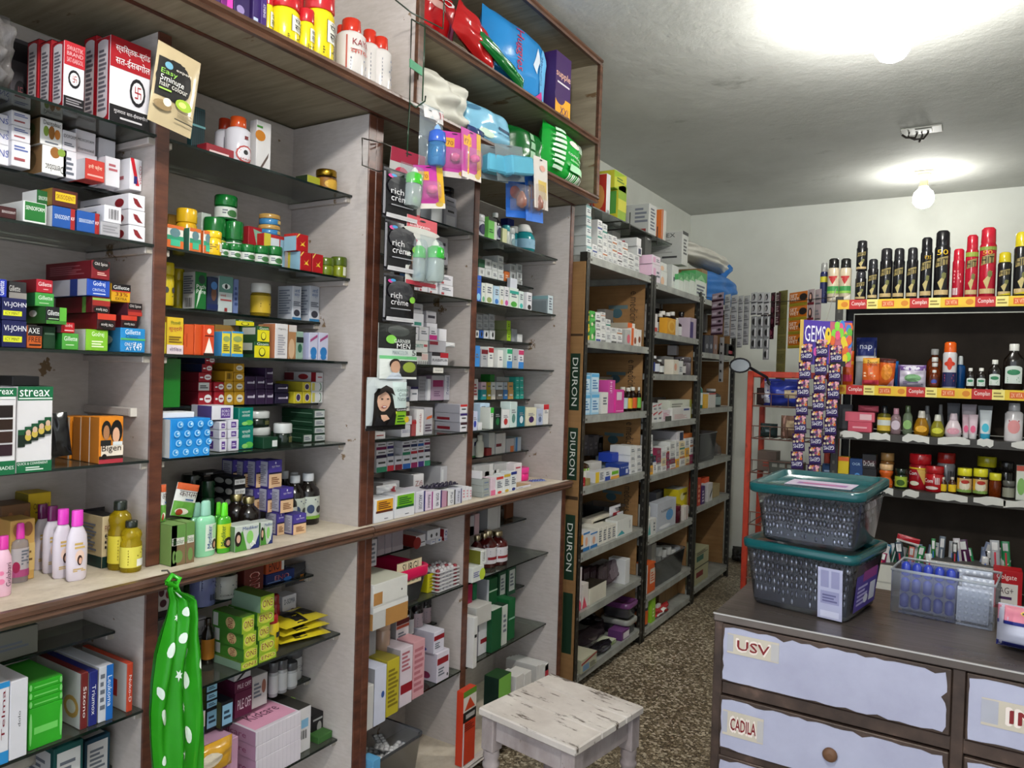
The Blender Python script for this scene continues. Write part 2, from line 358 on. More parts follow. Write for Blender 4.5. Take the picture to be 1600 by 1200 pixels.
def C(u0,u1,vt,vb,col,desc,F=(),S=(),T=(),R=(),d=.07,X=None,rot=0,name='carton',cat='box',sc=None,tc=None,lift=0,tilt=0):
 """a printed carton whose front face spans u0..u1 and vt..vb (vb None: stands on the shelf)"""
 X=CTX['X'] if X is None else X
 c,w,zb,zt=_span(u0,u1,vt,vb,X);c,w=_clamp(c,w)
 if name=='carton':name=CTX['cname']
 av=abs(X-CTX['back']);d=min(d,av-.004) if av>.02 else d
 zb=_snap(c,w,X,d,zb,vb)+lift;X,d,zt=_glass(X,d,zb,zt,False);h=max(zt-zb,.006);w*=.985
 CTX['placed'].append((c,w,X-d if CTX['side']=='L' else X,X if CTX['side']=='L' else X+d,zb+h))
 m=MB();m.box(-w/2,-d/2,0,w/2,d/2,h,col,min(.0012,h*.1));fn=faces_fn(w,d,h)
 if sc:S=[('r',.01,.01,.99,.99,sc)]+list(S)
 if tc:T=[('r',.01,.01,.99,.99,tc)]+list(T)
 for k,A in (('F',F),('S',S),('T',T),('R',R)):
  if A:m.art(fn[k],A)
 x,y=_loc(c,X,d/2)
 o=m.obj(name,loc=(x,y,zb),rot=(0,math.radians(tilt),RZ[CTX['side']]+math.radians(rot)))
 return _fin(o,desc,cat,(u0+u1)/2,(vt+(vb or vt+30))/2,u1-u0)
def CS(u0,u1,rows,col,desc,**k):
 """a column of alike cartons; rows = list of v boundaries from bottom to top (first None = shelf)"""
 for i in range(len(rows)-1):C(u0,u1,rows[i+1],rows[i],col,desc,**k)
PROF={
'syrup':([(.9,0),(1,.02),(1,.60),(.93,.68),(.5,.79),(.4,.82),(.4,.86)],[(.46,.85),(.48,.87),(.48,.985),(.44,1)],(.12,.56)),
'jar':([(.92,0),(1,.03),(1,.66),(.9,.70),(.86,.72)],[(.96,.715),(1,.73),(1,.97),(.93,1)],(.1,.62)),
'jarlow':([(.92,0),(1,.05),(1,.52),(.92,.56)],[(1.0,.57),(1.03,.6),(1.03,.95),(.95,1)],(.08,.5)),
'can':([(.93,0),(1,.015),(1,.74),(.86,.775)],[(.86,.775),(.88,.80),(.84,.97),(.6,1)],(.03,.72)),
'lotion':([(.8,0),(.95,.03),(1,.25),(1,.5),(.92,.64),(.62,.74),(.5,.77)],[(.52,.775),(.54,.79),(.52,.99),(.46,1)],(.12,.58)),
'shampoo':([(.94,0),(1,.02),(1,.62),(.9,.69),(.46,.73)],[(.5,.735),(.5,.76),(.44,.97),(.3,1)],(.1,.58)),
'pear':([(.74,0),(.9,.03),(1,.22),(.95,.38),(.72,.58),(.5,.71)],[(.46,.71),(.5,.73),(.42,.97),(.36,1)],(.12,.5)),
'oil':([(.9,0),(1,.03),(1,.56),(.86,.60),(.92,.66),(1,.72),(.9,.79),(.5,.86)],[(.55,.865),(.58,.88),(.58,.985),(.5,1)],(.1,.5)),
'powder':([(.96,0),(1,.02),(1,.72),(.8,.77),(.6,.79)],[(.62,.79),(.65,.81),(.62,.985),(.55,1)],(.08,.68)),
'wash':([(.86,0),(.98,.02),(1,.5),(.9,.62),(.68,.72)],[(.74,.72),(.78,.73),(.5,.985),(.42,1)],(.14,.46)),
'pinch':([(.96,0),(1,.03),(1,.24),(.72,.40),(.72,.46),(1,.62),(.98,.70),(.86,.74)],[(.92,.75),(.96,.76),(.96,.98),(.9,1)],(.06,.3)),
}
def cyl_fn(r,sy,z0,z1,ang=2.1):
 def fn(a,b,e):
  t=-math.pi/2+(a-.5)*ang
  return ((r+e)*math.cos(t),(r*sy+e)*math.sin(t),z0+(z1-z0)*b)
 return fn
def B(u0,u1,vt,vb,col,cap,desc,kind='syrup',label=None,L=(),sy=1,X=None,name='bottle',cat='bottle',off=0,rot=0,cap2=None,n=18):
 """a turned container; u0..u1 spans its width, vt..vb its height; col body, cap cap colour, label sleeve colour, L print on the label"""
 X=CTX['X'] if X is None else X
 c,w,zb,zt=_span(u0,u1,vt,vb,X-.0);c,w=_clamp(c,w)
 r=w/2*.985;zb=_snap(c,w,X,2*r*sy,zb,vb);X,_,zt=_glass(X,2*r*sy,zb,zt,True);h=max(zt-zb,.01)
 if CTX['side']=='L' and CTX['lim'] and X-2*r*sy<-1.862:X=-1.861+2*r*sy
 pb,pc,(l0,l1)=PROF[kind]
 x,y=_loc(c,X,r*sy)
 CTX['placed'].append((c,w,X-2*r*sy if CTX['side']=='L' else X,X if CTX['side']=='L' else X+2*r*sy,zb+h))
 e=empty(name,(x,y,zb),RZ[CTX['side']]+math.radians(rot))
 m=MB();m.lathe([(a*r,b*h) for a,b in pb],col,n,sy=sy);m.obj('body',e)
 m=MB();m.lathe([(a*r,b*h) for a,b in pc],cap,n,sy=max(sy,.75) if sy<1 else 1);m.obj('cap',e)
 if label or L:
  m=MB();fn=cyl_fn(r*1.004+.0003,sy,h*l0,h*l1,2.5)
  rr=[(r*1.006+.0004,h*l0),(r*1.006+.0004,h*l1)]
  if label:m.lathe(rr,label,n,sy=sy,cap=False)
  if L:m.art(cyl_fn(r*1.006+.0006,sy,h*l0,h*l1,2.3),L,nsub=6)
  m.obj('label',e)
 return _fin(e,desc,cat,(u0+u1)/2,(vt+(vb or vt+30))/2,u1-u0)
def tube_item(u0,u1,vt,vb,col,capc,desc,X=None,L=()):
 """a cream tube standing on its cap"""
 X=CTX['X'] if X is None else X
 c,w,zb,zt=_span(u0,u1,vt,vb,X);zb=CTX['z']+.0008 if vb is None else zb;h=zt-zb;r=w/2
 x,y=_loc(c,X,r);e=empty('cream_tube',(x,y,zb),RZ[CTX['side']])
 m=MB();n=18;vs=[];fs=[];R=7
 for i in range(R):
  t=i/(R-1);z=h*(.2+.8*t)
  for j in range(n):
   a=6.2832*j/n;vs.append((r*(.82+.18*t)*math.cos(a),r*(.8*(1-t)+.03)*math.sin(a),z))
 for i in range(R-1):
  for j in range(n):fs.append((i*n+j,i*n+(j+1)%n,(i+1)*n+(j+1)%n,(i+1)*n+j))
 fs.append(tuple(range((R-1)*n,R*n)));m.add(vs,fs,col,True)
 if L:m.art(lambda a,b,q:(-r*.7+1.4*r*a,-r*(.8*(1-b*.8)*.72+.12)-q-.003,h*(.22+.6*b)),L,nsub=3)
 m.obj('body',e)
 m=MB();m.lathe([(r*.74,0),(r*.78,.002),(r*.8,h*.2)],capc,n);m.obj('cap',e)
 return _fin(e,desc,'tube',(u0+u1)/2,(vt+(vb or vt+30))/2,u1-u0)
def pillow(m,w,h,t,k,kb=None,n=10,p=2.2,noise=0,seed=0,crimp=.06,ck=None):
 """pillow packet in local coords: x -w/2..w/2, z 0..h, front -y"""
 rd=random.Random(seed);g={}
 ph=[rd.uniform(0,6.28) for _ in range(8)]
 def th(a,b):
  q=t/2*max(0,1-abs(2*a-1)**p)**.6*max(0,1-abs((2*b-1)/(1-crimp))**(p*1.4))**.6 if abs(2*b-1)<1-crimp else 0
  if noise and q>0:q+=noise*t*.5*(math.sin(9*a+ph[0])*math.sin(11*b+ph[1])+.6*math.sin(19*a+ph[2]+6*b)+.5*math.sin(23*b+ph[3]-5*a))*(q/t*2)**.5
  return max(q,0)
 def fr(a,b,e):return (-w/2+w*a,-th(a,b)-e-.0003,h*b)
 def bk(a,b,e):return (-w/2+w*a,th(a,b)+e+.0003,h*b)
 for fn,flip,kk in ((fr,False,k),(bk,True,kb or k)):
  vs=[fn(i/n,j/n,0) for j in range(n+1) for i in range(n+1)]
  q=[(j*(n+1)+i,j*(n+1)+i+1,(j+1)*(n+1)+i+1,(j+1)*(n+1)+i) for j in range(n) for i in range(n)]
  m.add(vs,[f[::-1] for f in q] if flip else q,kk,True)
 if ck:
  m.art(fr,[('r',0,0,1,crimp*.55,ck),('r',0,1-crimp*.55,1,1,ck)])
 return fr
def P(u0,u1,vt,vb,col,desc,t=.03,F=(),X=None,rot=0,roll=0,name='pouch',cat='packet',noise=.12,p=2.2,kb=None,ck=None,tilt=0,n=12,crimp=.06,seed=1):
 """a soft packet whose front spans u0..u1, vt..vb"""
 X=CTX['X'] if X is None else X
 c,w,zb,zt=_span(u0,u1,vt,vb,X);zb=CTX['z']+.001 if vb is None else zb;c,w=_clamp(c,w)
 if CTX.get('zmax'):zt=min(zt,CTX['zmax'])
 if roll:zb+=w/2*math.sin(math.radians(abs(roll)))
 h=zt-zb
 x,y=_loc(c,X,t/2+.001)
 m=MB();fr=pillow(m,w,h,t,col,kb,n,p,noise,seed,crimp,ck)
 if F:m.art(fr,F,nsub=8,h0=.0012,dh=.0005)
 o=m.obj(name,loc=(x,y,zb),rot=(math.radians(tilt) if CTX['side']=='R' else 0,math.radians(roll) if CTX['side']=='R' else math.radians(tilt),RZ[CTX['side']]+math.radians(rot)))
 if roll and CTX['side']=='L':
  o.rotation_mode='QUATERNION'
  o.rotation_quaternion=(Matrix.Rotation(math.radians(-roll),4,'X')@Matrix.Rotation(RZ['L']+math.radians(rot),4,'Z')).to_quaternion()
 return _fin(o,desc,cat,(u0+u1)/2,(vt+(vb or vt+30))/2,u1-u0)
# print shorthands
def rb(b0,b1,k):return ('r',0,b0,1,b1,k)
def tx(a0,b0,a1,b1,s,k='#222222'):return ('t',a0,b0,a1,b1,s,k)
def ln(a0,b0,a1,b1,n,k='#666a75'):return ('l',a0,b0,a1,b1,n,k)
def med(k,lo=.0,hi=.3,n=2):return [rb(lo,hi,k),ln(.15,hi+.12 if hi<.6 else .1,.85,min(hi+.5,.92) if hi<.6 else .5,n)]
def bar(a0,b0,a1,b1,n=9,k='#222222'):
 return [('r',a0+(a1-a0)*(i+(.1 if i%3 else 0))/n,b0,a0+(a1-a0)*(i+[.55,.35,.7][i%3])/n,b1,k) for i in range(n)]
ORD=['first','second','third','fourth','fifth','sixth','seventh','eighth','ninth','tenth','eleventh','twelfth','thirteenth','fourteenth','fifteenth','sixteenth']+['%dth'%i for i in range(17,60)]
def finish_labels():
 groups={}
 for t in THINGS:groups.setdefault((t[1],t[2]),[]).append(t)
 for (desc,ph),L in groups.items():
  if len(L)==1:
   tag(L[0][0],f'{desc}, {ph}',L[0][3]); continue
  L.sort(key=lambda t:t[4]);cols=[]
  for t in L:
   if cols and abs(t[4]-cols[-1][0][4])<max(2.5,t[6]*.35):cols[-1].append(t)
   else:cols.append([t])
  nc=len(cols)
  for ci,c in enumerate(cols):
   c.sort(key=lambda t:-t[5]);nr=len(c)
   pos_c='' if nc==1 else ('left one' if nc==2 and ci==0 else 'right one' if nc==2 else ('leftmost' if ci==0 else 'rightmost' if ci==nc-1 else ORD[ci]+' from left'))
   for ri,t in enumerate(c):
    pos_r='' if nr==1 else ('lowest' if ri==0 else 'topmost' if ri==nr-1 else ORD[ri]+' up')
    if nr>1 and nc>1:pos_c2={'left one':'left column','right one':'right column','leftmost':'leftmost column','rightmost':'rightmost column'}.get(pos_c,pos_c.replace(' from left',' column'))
    else:pos_c2=pos_c
    pos=' '.join(x for x in (pos_r,('in ' if pos_r else '')+pos_c2 if pos_c2 else '') if x)
    tag(t[0],f'{desc}, {pos}, {ph}',t[3],f'{desc} {ph}')
 seen={}
 for t in THINGS:
  l=t[0]['label']
  if len(l.split())>16:print('LONG',len(l.split()),l)
# ---------------------------------------------------------------- the room
XW,YB,ZC=-2.12,6.3,2.92
XR,YF=1.75,-1.1
def slab(name,x0,y0,z0,x1,y1,z1,k):
 m=MB();m.box(x0,y0,z0,x1,y1,z1,k); return structure(m.obj(name))
slab('floor',XW-.1,YF,-.1,XR+.1,YB+.1,0,'terrazzo')
slab('ceiling',XW-.1,YF,ZC,XR+.1,YB+.1,ZC+.1,'ceiling_paint')
slab('wall_left',XW-.1,YF,0,XW,YB,ZC,'wall_paint')
slab('wall_back',XW-.1,YB,0,XR+.1,YB+.1,ZC,'wall_paint')
slab('wall_right',XR,YF,0,XR+.1,YB,ZC,'wall_paint')
# ---------------------------------------------------------------- lamps
def bulb(y,x,label,nm):
 e=empty('ceiling_bulb',(x,y,ZC));tag(e,label,'light bulb','bare bulbs along the ceiling')
 m=MB();m.box(-.055,-.055,-.012,.055,.055,0,'#c9c2ae',.003);m.obj('mounting_plate',e)
 m=MB();m.lathe([(.042,-.012),(.040,-.03),(.026,-.036),(.024,-.085),(.029,-.088),(.029,-.1)],'#cfc49f',20);m.obj('lamp_holder',e)
 m=MB();m.lathe([(.027,-.1),(.034,-.115),(.055,-.135),(.064,-.165),(.06,-.2),(.042,-.226),(.018,-.238),(.001,-.24)],'bulb_glow_'+nm,24);m.obj('bulb',e)
b1=bulb(3.03,-.285,'large glowing ceiling bulb nearest the camera, at the top edge','near')
b2=bulb(5.62,-.31,'small-looking glowing bulb far back on the ceiling by the white wall','far')
b3=bulb(.38,-.27,'glowing bulb over the front of the shop aisle','front')
# blanked-off junction plate with loose wire ends
jp=onZ(1440,203,ZC)
e=empty('junction_plate',(jp[0],jp[1],ZC));tag(e,'open ceiling junction plate with dark loose wires between the two bulbs','junction box')
m=MB();m.box(-.1,-.06,-.006,.1,.06,0,'#b9b9b2',.002);m.box(-.03,-.03,-.012,.05,.03,-.006,'#e8e8e4');m.obj('plate',e)
for i,pts in enumerate([[(-.06,0,-.004),(-.065,.0,-.03),(-.03,-.02,-.055),(.01,0,-.05),(.03,.01,-.02),(.035,.01,-.004)],[(-.02,.01,-.006),(-.03,0,-.04),(-.075,-.01,-.035),(-.095,-.02,-.02)],[(.0,0,-.006),(.005,.01,-.03),(-.01,.0,-.065)]]):
 m=MB();m.tube(pts,.006,'#2a2522',6);m.obj('wire',e)
# ---------------------------------------------------------------- left cabinets
XF,XD,XS,XBK=-1.537,-1.60,-1.72,-1.865
ZL,XL=1.027,-1.50
DEEP=[2.02,1.77,1.52,1.275];SHAL=[1.895,1.64,1.39,1.15];LOWS=[.855,.53];LOWD=[.697,.373]
ZTOP=2.257
def cabinet(label,y0,y1,ymid,shelves):
 e=empty('display_cabinet',((XF+XBK)/2,(y0+y1)/2,0));tag(e,label,'cabinet','wall display cabinets')
 ox,oy,_=e.location
 def part(name,fnc,parent=None):
  m=MB();fnc(m)
  m.v=[(x-ox,y-oy,z) for x,y,z in m.v]
  return m.obj(name,e if parent is None else parent)
 part('back_panel',lambda m:m.box(XBK-.012,y0,.08,XBK,y1,ZTOP-.001,'cabinet_paint'))
 def side(ya,yb,xf):
  def f(m):
   m.box(XBK,ya,.08,xf-.006,yb,ZTOP-.001,'cabinet_paint')
  p=part('side_panel',f)
  part('edge_strip',lambda m:(m.box(xf-.0055,ya-.001,.08,xf,yb+.001,ZL-.03,'cabinet_trim',.002),m.box(xf-.0055,ya-.001,ZL,xf,yb+.001,ZTOP-.001,'cabinet_trim',.002)),p)
 side(y0,y0+.028,XF);side(y1-.028,y1,XF)
 def mid(ya,yb):
  p=part('divider',lambda m:m.box(XBK,ya,.08,XD-.006,yb,ZTOP-.001,'cabinet_paint'))
  part('edge_strip',lambda m:(m.box(XD-.0055,ya-.003,.08,XD,yb+.003,ZL-.03,'cabinet_trim',.002),m.box(XD-.0055,ya-.003,ZL,XD,yb+.003,ZTOP-.001,'cabinet_trim',.002)),p)
 mid(ymid,ymid+.028)
 def led(m):
  m.box(XBK,y0,ZL-.022,XL-.02,y1,ZL,'ledge_top')
  m.prism([(XL-.02,ZL),(XL-.006,ZL),(XL,ZL-.006),(XL,ZL-.014),(XL-.006,ZL-.018),(XL-.004,ZL-.026),(XL-.012,ZL-.034),(XL-.02,ZL-.036)],1,y0,y1,'moulding')
 part('ledge',led)
 part('plinth',lambda m:(m.box(XBK,y0,.055,XL-.02,y1,.08,'ledge_top'),m.prism([(XL-.02,.08),(XL-.004,.078),(XL,.07),(XL-.006,.062),(XL-.002,.055),(XL-.02,.045)],1,y0,y1,'cabinet_paint'),m.box(XBK,y0+.02,0,XL-.06,y1-.02,.055,'cabinet_trim')))
 bays=[(y0+.028,ymid),(ymid+.028,y1-.028)]
 for bi,(ya,yb) in enumerate(bays):
  for (z,deep) in shelves[bi]:
   xf=XD if deep else XS
   g=part('glass_shelf',lambda m:(m.box(XBK+.002,ya+.002,z-.006,xf-.0015,yb-.002,z,'dusty_glass'),m.box(xf-.0015,ya+.002,z-.006,xf,yb-.002,z,'glass_edge')))
   for yy,s in ((ya,1),(yb,-1)):
    part('batten',lambda m:(m.box(XBK+.002,min(yy,yy+s*.016),z-.022,xf-.012,max(yy,yy+s*.016),z-.0065,'cabinet_paint',.002),m.box(xf-.012,min(yy,yy+s*.014),z-.021,xf-.009,max(yy,yy+s*.014),z-.0075,'#aaa298')),g)
 return e
def sh(dz,sz):return [(z,True) for z in dz]+[(z,False) for z in sz]
cabinet('tall painted open cabinet of glass shelves at far left, with brown ledge',.40,1.672,1.014,
[sh(DEEP+LOWD,[1.895]+LOWS),sh(DEEP+LOWD,[1.64,1.39]+LOWS)])
cabinet('tall painted open cabinet of glass shelves beside the metal racks',1.675,2.975,2.287,
[sh(DEEP+LOWD,[1.895,1.64,1.39,1.15]+LOWS),sh(DEEP+LOWD,[1.895,1.64,1.385,1.15]+[.835,.525])])
# bare batten stub without its glass, leftmost bay
m=MB();m.box(-1.855,.998,1.372,-1.66,1.0135,1.392,'cabinet_paint',.002);m.box(-1.66,.998,1.372,-1.655,1.0135,1.392,'#d8d2ca')
stub=m.obj('shelf_batten');tag(stub,'bare shelf batten on the side panel above the orange cartons','batten')
# overhead cabinet
XO,ZO,ZM,ZT=-1.416,2.262,2.535,2.885
e=empty('overhead_cabinet',(-1.6,1.7,ZO));tag(e,'long open overhead cabinet with brown moulded edges above the glass shelves','cabinet')
def opart(name,fnc,parent=None):
 m=MB();fnc(m);m.v=[(x+1.6,y-1.7,z-ZO) for x,y,z in m.v]; return m.obj(name,e if parent is None else parent)
YO0,YO1,YOD=.40,2.972,1.715
opart('bottom_board',lambda m:(m.box(XBK,YO0,ZO,XO-.02,YO1,ZO+.02,'cabinet_ply'),))
def mould(m,z,ya,yb,h=.03):
 m.prism([(XO-.02,z),(XO-.006,z),(XO-.002,z+h*.25),(XO-.007,z+h*.4),(XO,z+h*.6),(XO,z+h*.85),(XO-.006,z+h),(XO-.02,z+h)],1,ya,yb,'moulding')
opart('moulding',lambda m:mould(m,ZO-.002,YO0,YO1))
opart('middle_board',lambda m:m.box(XBK,YOD+.02,ZM-.02,XO-.02,YO1-.02,ZM,'cabinet_ply'))
opart('moulding',lambda m:mould(m,ZM-.024,YOD+.02,YO1-.02,.026))
opart('top_board',lambda m:m.box(XBK,YO0,ZT-.02,XO-.02,YO1,ZT,'cabinet_ply'))
opart('moulding',lambda m:mould(m,ZT-.026,YO0,YO1,.028))
opart('back_panel',lambda m:m.box(XBK-.012,YO0,ZO,XBK,YO1,ZT,'cabinet_ply'))
for ya,yb in ((YOD,YOD+.02),(YO1-.02,YO1)):
 p=opart('side_panel',lambda m:m.box(XBK,ya,ZO+.02,XO-.02,yb,ZT-.02,'cabinet_paint' if ya<2 else 'cabinet_ply'))
 opart('edge_strip',lambda m:m.box(XO-.02,ya-.002,ZO+.026,XO-.002,yb+.002,ZT-.026,'moulding',.003),p)
# soffit joint strip
opart('joint_strip',lambda m:m.box(XF-.004,YO0,ZO-.0035,XF+.008,YO1,ZO-.0003,'cabinet_trim'))
# ---------------------------------------------------------------- slotted-angle steel racks
def angle_post(m,x,y,h,sx,sy,w=.036,t=.0025,k='rack_post',holes=True,hk='#b9b5aa'):
 """L-section post with its corner at x,y and flanges running sx, sy"""
 m.box(min(x,x+sx*w),min(y,y+sy*t),0,max(x,x+sx*w),max(y,y+sy*t),h,k)
 m.box(min(x,x+sx*t),min(y,y+sy*w),0,max(x,x+sx*t),max(y,y+sy*w),h,k)
def rack(label,x0,x1,y0,y1,h,zs,front,kshelf='rack_steel',kpost='rack_post',card=None,group='slotted steel racks',name='slotted_steel_rack',lipk=None):
 """front: '+x' shelves show their lip on +X; '-y' on -Y"""
 cx,cy=(x0+x1)/2,(y0+y1)/2
 e=empty(name,(cx,cy,0));tag(e,label,'shelving rack',group)
 def part(nm,f,parent=None):
  m=MB();f(m);m.v=[(x-cx,y-cy,z) for x,y,z in m.v]; return m.obj(nm,e if parent is None else parent)
 for x,sx in ((x0,1),(x1,-1)):
  for y,sy in ((y0,1),(y1,-1)):
   p=part('post',lambda m:angle_post(m,x,y,h,sx,sy,k=kpost))
   if (front=='+x' and sx==-1) or (front=='-y' and sy==1):
    def slots(m):
     z=.05
     while z<h-.03:
      if front=='+x':
       m.box(x-.001,min(y+sy*.014,y+sy*.020),z,x+.0006,max(y+sy*.014,y+sy*.020),z+.012,'#55524a')
       if sy==1:m.box(x-.024,y-.0006,z,x-.014,y+.001,z+.016,'#55524a')
       else:m.box(x-.024,y-.003,z,x-.014,y-.002,z+.016,'#55524a')
      else:
       m.box(min(x+sx*.012,x+sx*.022),y-.0006,z,max(x+sx*.012,x+sx*.022),y+.001,z+.016,'#55524a')
      z+=.05
    s=part('slots',slots,p);s['kind']='stuff'
 for i,z in enumerate(zs):
  def f(m):
   m.box(x0+.003,y0+.003,z-.002,x1-.003,y1-.003,z,kshelf)
   L=.034
   if front=='+x':m.box(x1-.003,y0+.003,z-L,x1-.0015,y1-.003,z,kshelf);m.box(x1-.016,y0+.003,z-L-.0015,x1-.0015,y1-.003,z-L,kshelf)
   else:m.box(x0+.003,y0+.0015,z-L,x1-.003,y0+.003,z,kshelf);m.box(x0+.003,y0+.0015,z-L-.0015,x1-.003,y0+.016,z-L,kshelf)
   m.box(x0+.003,y0+.003,z-L,x1-.003,y0+.0045,z,kshelf);m.box(x0+.003,y1-.0045,z-L,x1-.003,y1-.003,z,kshelf)
  s=part('shelf',f)
  def bolts(m):
   for q in (.018,.05):
    for w_ in (0,1):
     if front=='+x':
      yy=y0+q if w_==0 else y1-q
      m.box(x1-.0014,yy-.005,z-.024,x1+.002,yy+.005,z-.014,'#6b6860')
     else:
      xx=x0+q if w_==0 else x1-q
      m.box(xx-.005,y0-.002,z-.024,xx+.005,y0+.0014,z-.014,'#6b6860')
  b=part('bolts',bolts,s);b['kind']='stuff'
 for c in (card or []):part('cardboard_liner',c)
 return e
RX0,RX1=-1.97,-1.53
R1Y,R2Y,R3Y=(3.10,3.95),(3.955,4.83),(4.835,5.70)
R1Z=[2.062,1.668,1.312,.972,.655,.378,.085];R2Z=[2.04,1.762,1.523,1.24,.94,.58,.25,.06];R3Z=[2.04,1.68,1.30,.928,.635,.09]
def liner_far(y,zs):
 out=[]
 for a,b in zip(zs[:-1],zs[1:]):
  out.append(lambda m,a=a,b=b:m.box(RX0+.03,y-.012,b+.004,RX1-.045,y-.007,a-.04,'cardboard'))
 return out
def liner_back(ya,yb,zs):
 return [lambda m,a=a,b=b:m.box(RX0+.006,ya+.04,b+.004,RX0+.011,yb-.04,a-.04,'cardboard') for a,b in zip(zs[:-1],zs[1:])]
rk1=rack('black-posted steel rack nearest the cabinet, lined with printed cardboard',RX0,RX1,*R1Y,2.075,R1Z,'+x',card=liner_far(R1Y[1],R1Z)+liner_back(*R1Y,R1Z))
rk2=rack('middle black-posted steel rack with many small medicine cartons',RX0,RX1,*R2Y,2.075,R2Z,'+x',card=liner_far(R2Y[1],R2Z)+liner_back(*R2Y,R2Z))
rk3=rack('farthest black-posted steel rack, half empty, by the back wall',RX0,RX1,*R3Y,2.05,R3Z,'+x',card=liner_far(R3Y[1],R3Z)+liner_back(*R3Y,R3Z))
# folded cardboard sheets tied on the near end of the first rack
m=MB();fy=lambda a,b,e:(-.43+.43*a,-.0025-e,2.0*b)
m.box(-.43,-.0025,0,0,.0025,2.0,'cardboard')
m.art(fy,[('r',.86,.1,.975,.24,'#16301f'),('r',.86,.27,.975,.42,'#16301f'),('r',.86,.50,.975,.62,'#16301f'),('r',.86,.66,.975,.79,'#16301f'),('w',.885,.67,.95,.78,'DIURON','#d8d8d0'),('w',.885,.51,.95,.61,'DIURON','#d8d8d0'),('w',.885,.29,.95,.40,'DIURON','#d8d8d0'),('r',0,.455,1,.463,'#3c2a18'),('r',0,.83,1,.835,'#3c2a18')])
side_card=m.obj('cardboard_sheet',loc=(-1.505,3.04,.02));tag(side_card,'tall brown cardboard sheet with dark green printing, standing between cabinet and rack','cardboard')
# hand-written print on the liners
def liner_print(x,y,zb,zt,items,parent):
 m=MB();m.art(lambda a,b,e:(x+.36*a-parent.location[0],y-e-parent.location[1],zb+(zt-zb)*b),items);m.obj('liner_print',parent)
for (a,b) in zip(R1Z[:-1],R1Z[1:]):
 if a-b>.3:liner_print(RX0+.05,R1Y[1]-.0122,b,a-.04,[('w',.72,.3,.85,.9,'e medicines','#2f2415'),('o',.5,.55,.09,.08,'#3d5a63'),('r',.35,.62,.68,.68,'#55696c')],rk1)
# hanging glass shelf over the racks
hz=2.345;g0,g1=3.16,4.5
e=empty('hanging_glass_shelf',(-1.76,(g0+g1)/2,hz));tag(e,'narrow glass shelf hung on thin rods over the metal racks','shelf')
m=MB();m.box(-.13,-(g1-g0)/2,-.006,.128,(g1-g0)/2,0,'dusty_glass');m.box(.128,-(g1-g0)/2,-.006,.13,(g1-g0)/2,0,'glass_edge');m.obj('glass_panel',e)
for yy in (-.5,-.02,.4):
 m=MB();m.tube([(.134,yy,-.05),(.134,yy,.06)],.003,'#3a3835',6);m.tube([(.134,yy,-.028),(-.355,yy,-.028)],.004,'#3a3835',6);m.obj('bracket_rod',e)
# ================================================================ LEFT CABINETS: stock
W='#dcd9df';G='#9a98a0';K='#18161a'
# ---- leftmost bay, top shelf
A='leftmost bay, top shelf'
shelf(A,2.02,-1.603)
husk=[rb(.64,1,'#a3121f'),rb(0,.2,'#121014'),('r',0,.2,1,.215,'#e8e4e4'),('o',.68,.42,.2,.17,'#17151a'),('o',.68,.42,.15,.125,'#e4e0e2'),
tx(.12,.82,.98,.93,'स्विस्तक-ब्रांड','#f0ecec'),tx(.12,.68,.98,.79,'सत-ईसबगोल','#f0ecec'),tx(.1,.1,.95,.16,'गुजरात सत-ईसबगोल','#d8d4d6'),ln(.25,.04,.8,.08,1,'#c8c4c6')]
# the maker's emblem: a small square-armed sun cross inside the ring
def cross(cx,cy,rx,ry,k='#a3121f'):
 t=.22;q=[]
 def R(a0,b0,a1,b1):q.append(('r',cx+a0*rx,cy+b0*ry,cx+a1*rx,cy+b1*ry,k))
 R(-.1,-1,.1,1);R(-1,-.1,1,.1);R(.1,.8,1,1);R(-1,-1,-.1,-.8);R(.8,-1,1,-.1);R(-1,.1,-.8,1)
 return q
huskS=[('r',.14,.08,.86,.94,'#cfc6ca'),('o',.5,.92,.36,.045,'#cfc6ca'),('o',.5,.08,.36,.045,'#cfc6ca'),ln(.24,.12,.78,.86,14,'#6a6670')]
f1=[rb(.64,1,'#b5202c'),rb(0,.17,'#151216'),('o',.5,.45,.3,.14,'#17151a'),('o',.5,.45,.22,.1,'#e4e0e2'),tx(.12,.87,.9,.94,'SWASTIK','#e9b9bd'),tx(.12,.79,.9,.85,'BRAND','#e9b9bd'),tx(.12,.69,.9,.76,'SAT-ISABGOL','#e9b9bd')]+cross(.5,.45,.1,.05)+[ln(.1,.03,.9,.14,3,'#8a8488')]
C(100,133,68,None,W,'red and white husk carton, front of the short row',F=f1,S=huskS,sc='#9c1220',tc='#141114',d=.047)
C(80,112,67,None,'#a3121f','red husk carton behind the front one in short row',S=huskS,d=.047,X=-1.652,tc='#141114')
C(60,92,66,None,'#a3121f','red husk carton rearmost in short row',S=huskS,d=.047,X=-1.701,tc='#141114')
C(172,236,66,None,W,'large red and white husk carton beside beige pouch',F=husk+cross(.68,.42,.08,.07),S=huskS,sc='#9c1220',d=.055,tc='#141114')
C(150,210,66,None,'#a3121f','large red husk carton behind its twin',S=huskS,d=.05,X=-1.66,tc='#141114')
C(17,48,62,None,'#4a464b','husk carton at the back, shade painted in as dark grey',F=[('o',.5,.35,.3,.14,K),rb(.72,.95,K)]+cross(.5,.35,.12,.06,'#8a4a50'),X=-1.79,d=.06)  # shadow at the shelf back is put into the grey and black colours
P(-30,34,8,None,'#8c8786c','crumpled clear polythene bag at the picture edge',t=.09,X=-1.61,noise=.5,seed=4)
shelf('hanging beside the leftmost divider',2.02,-1.50)
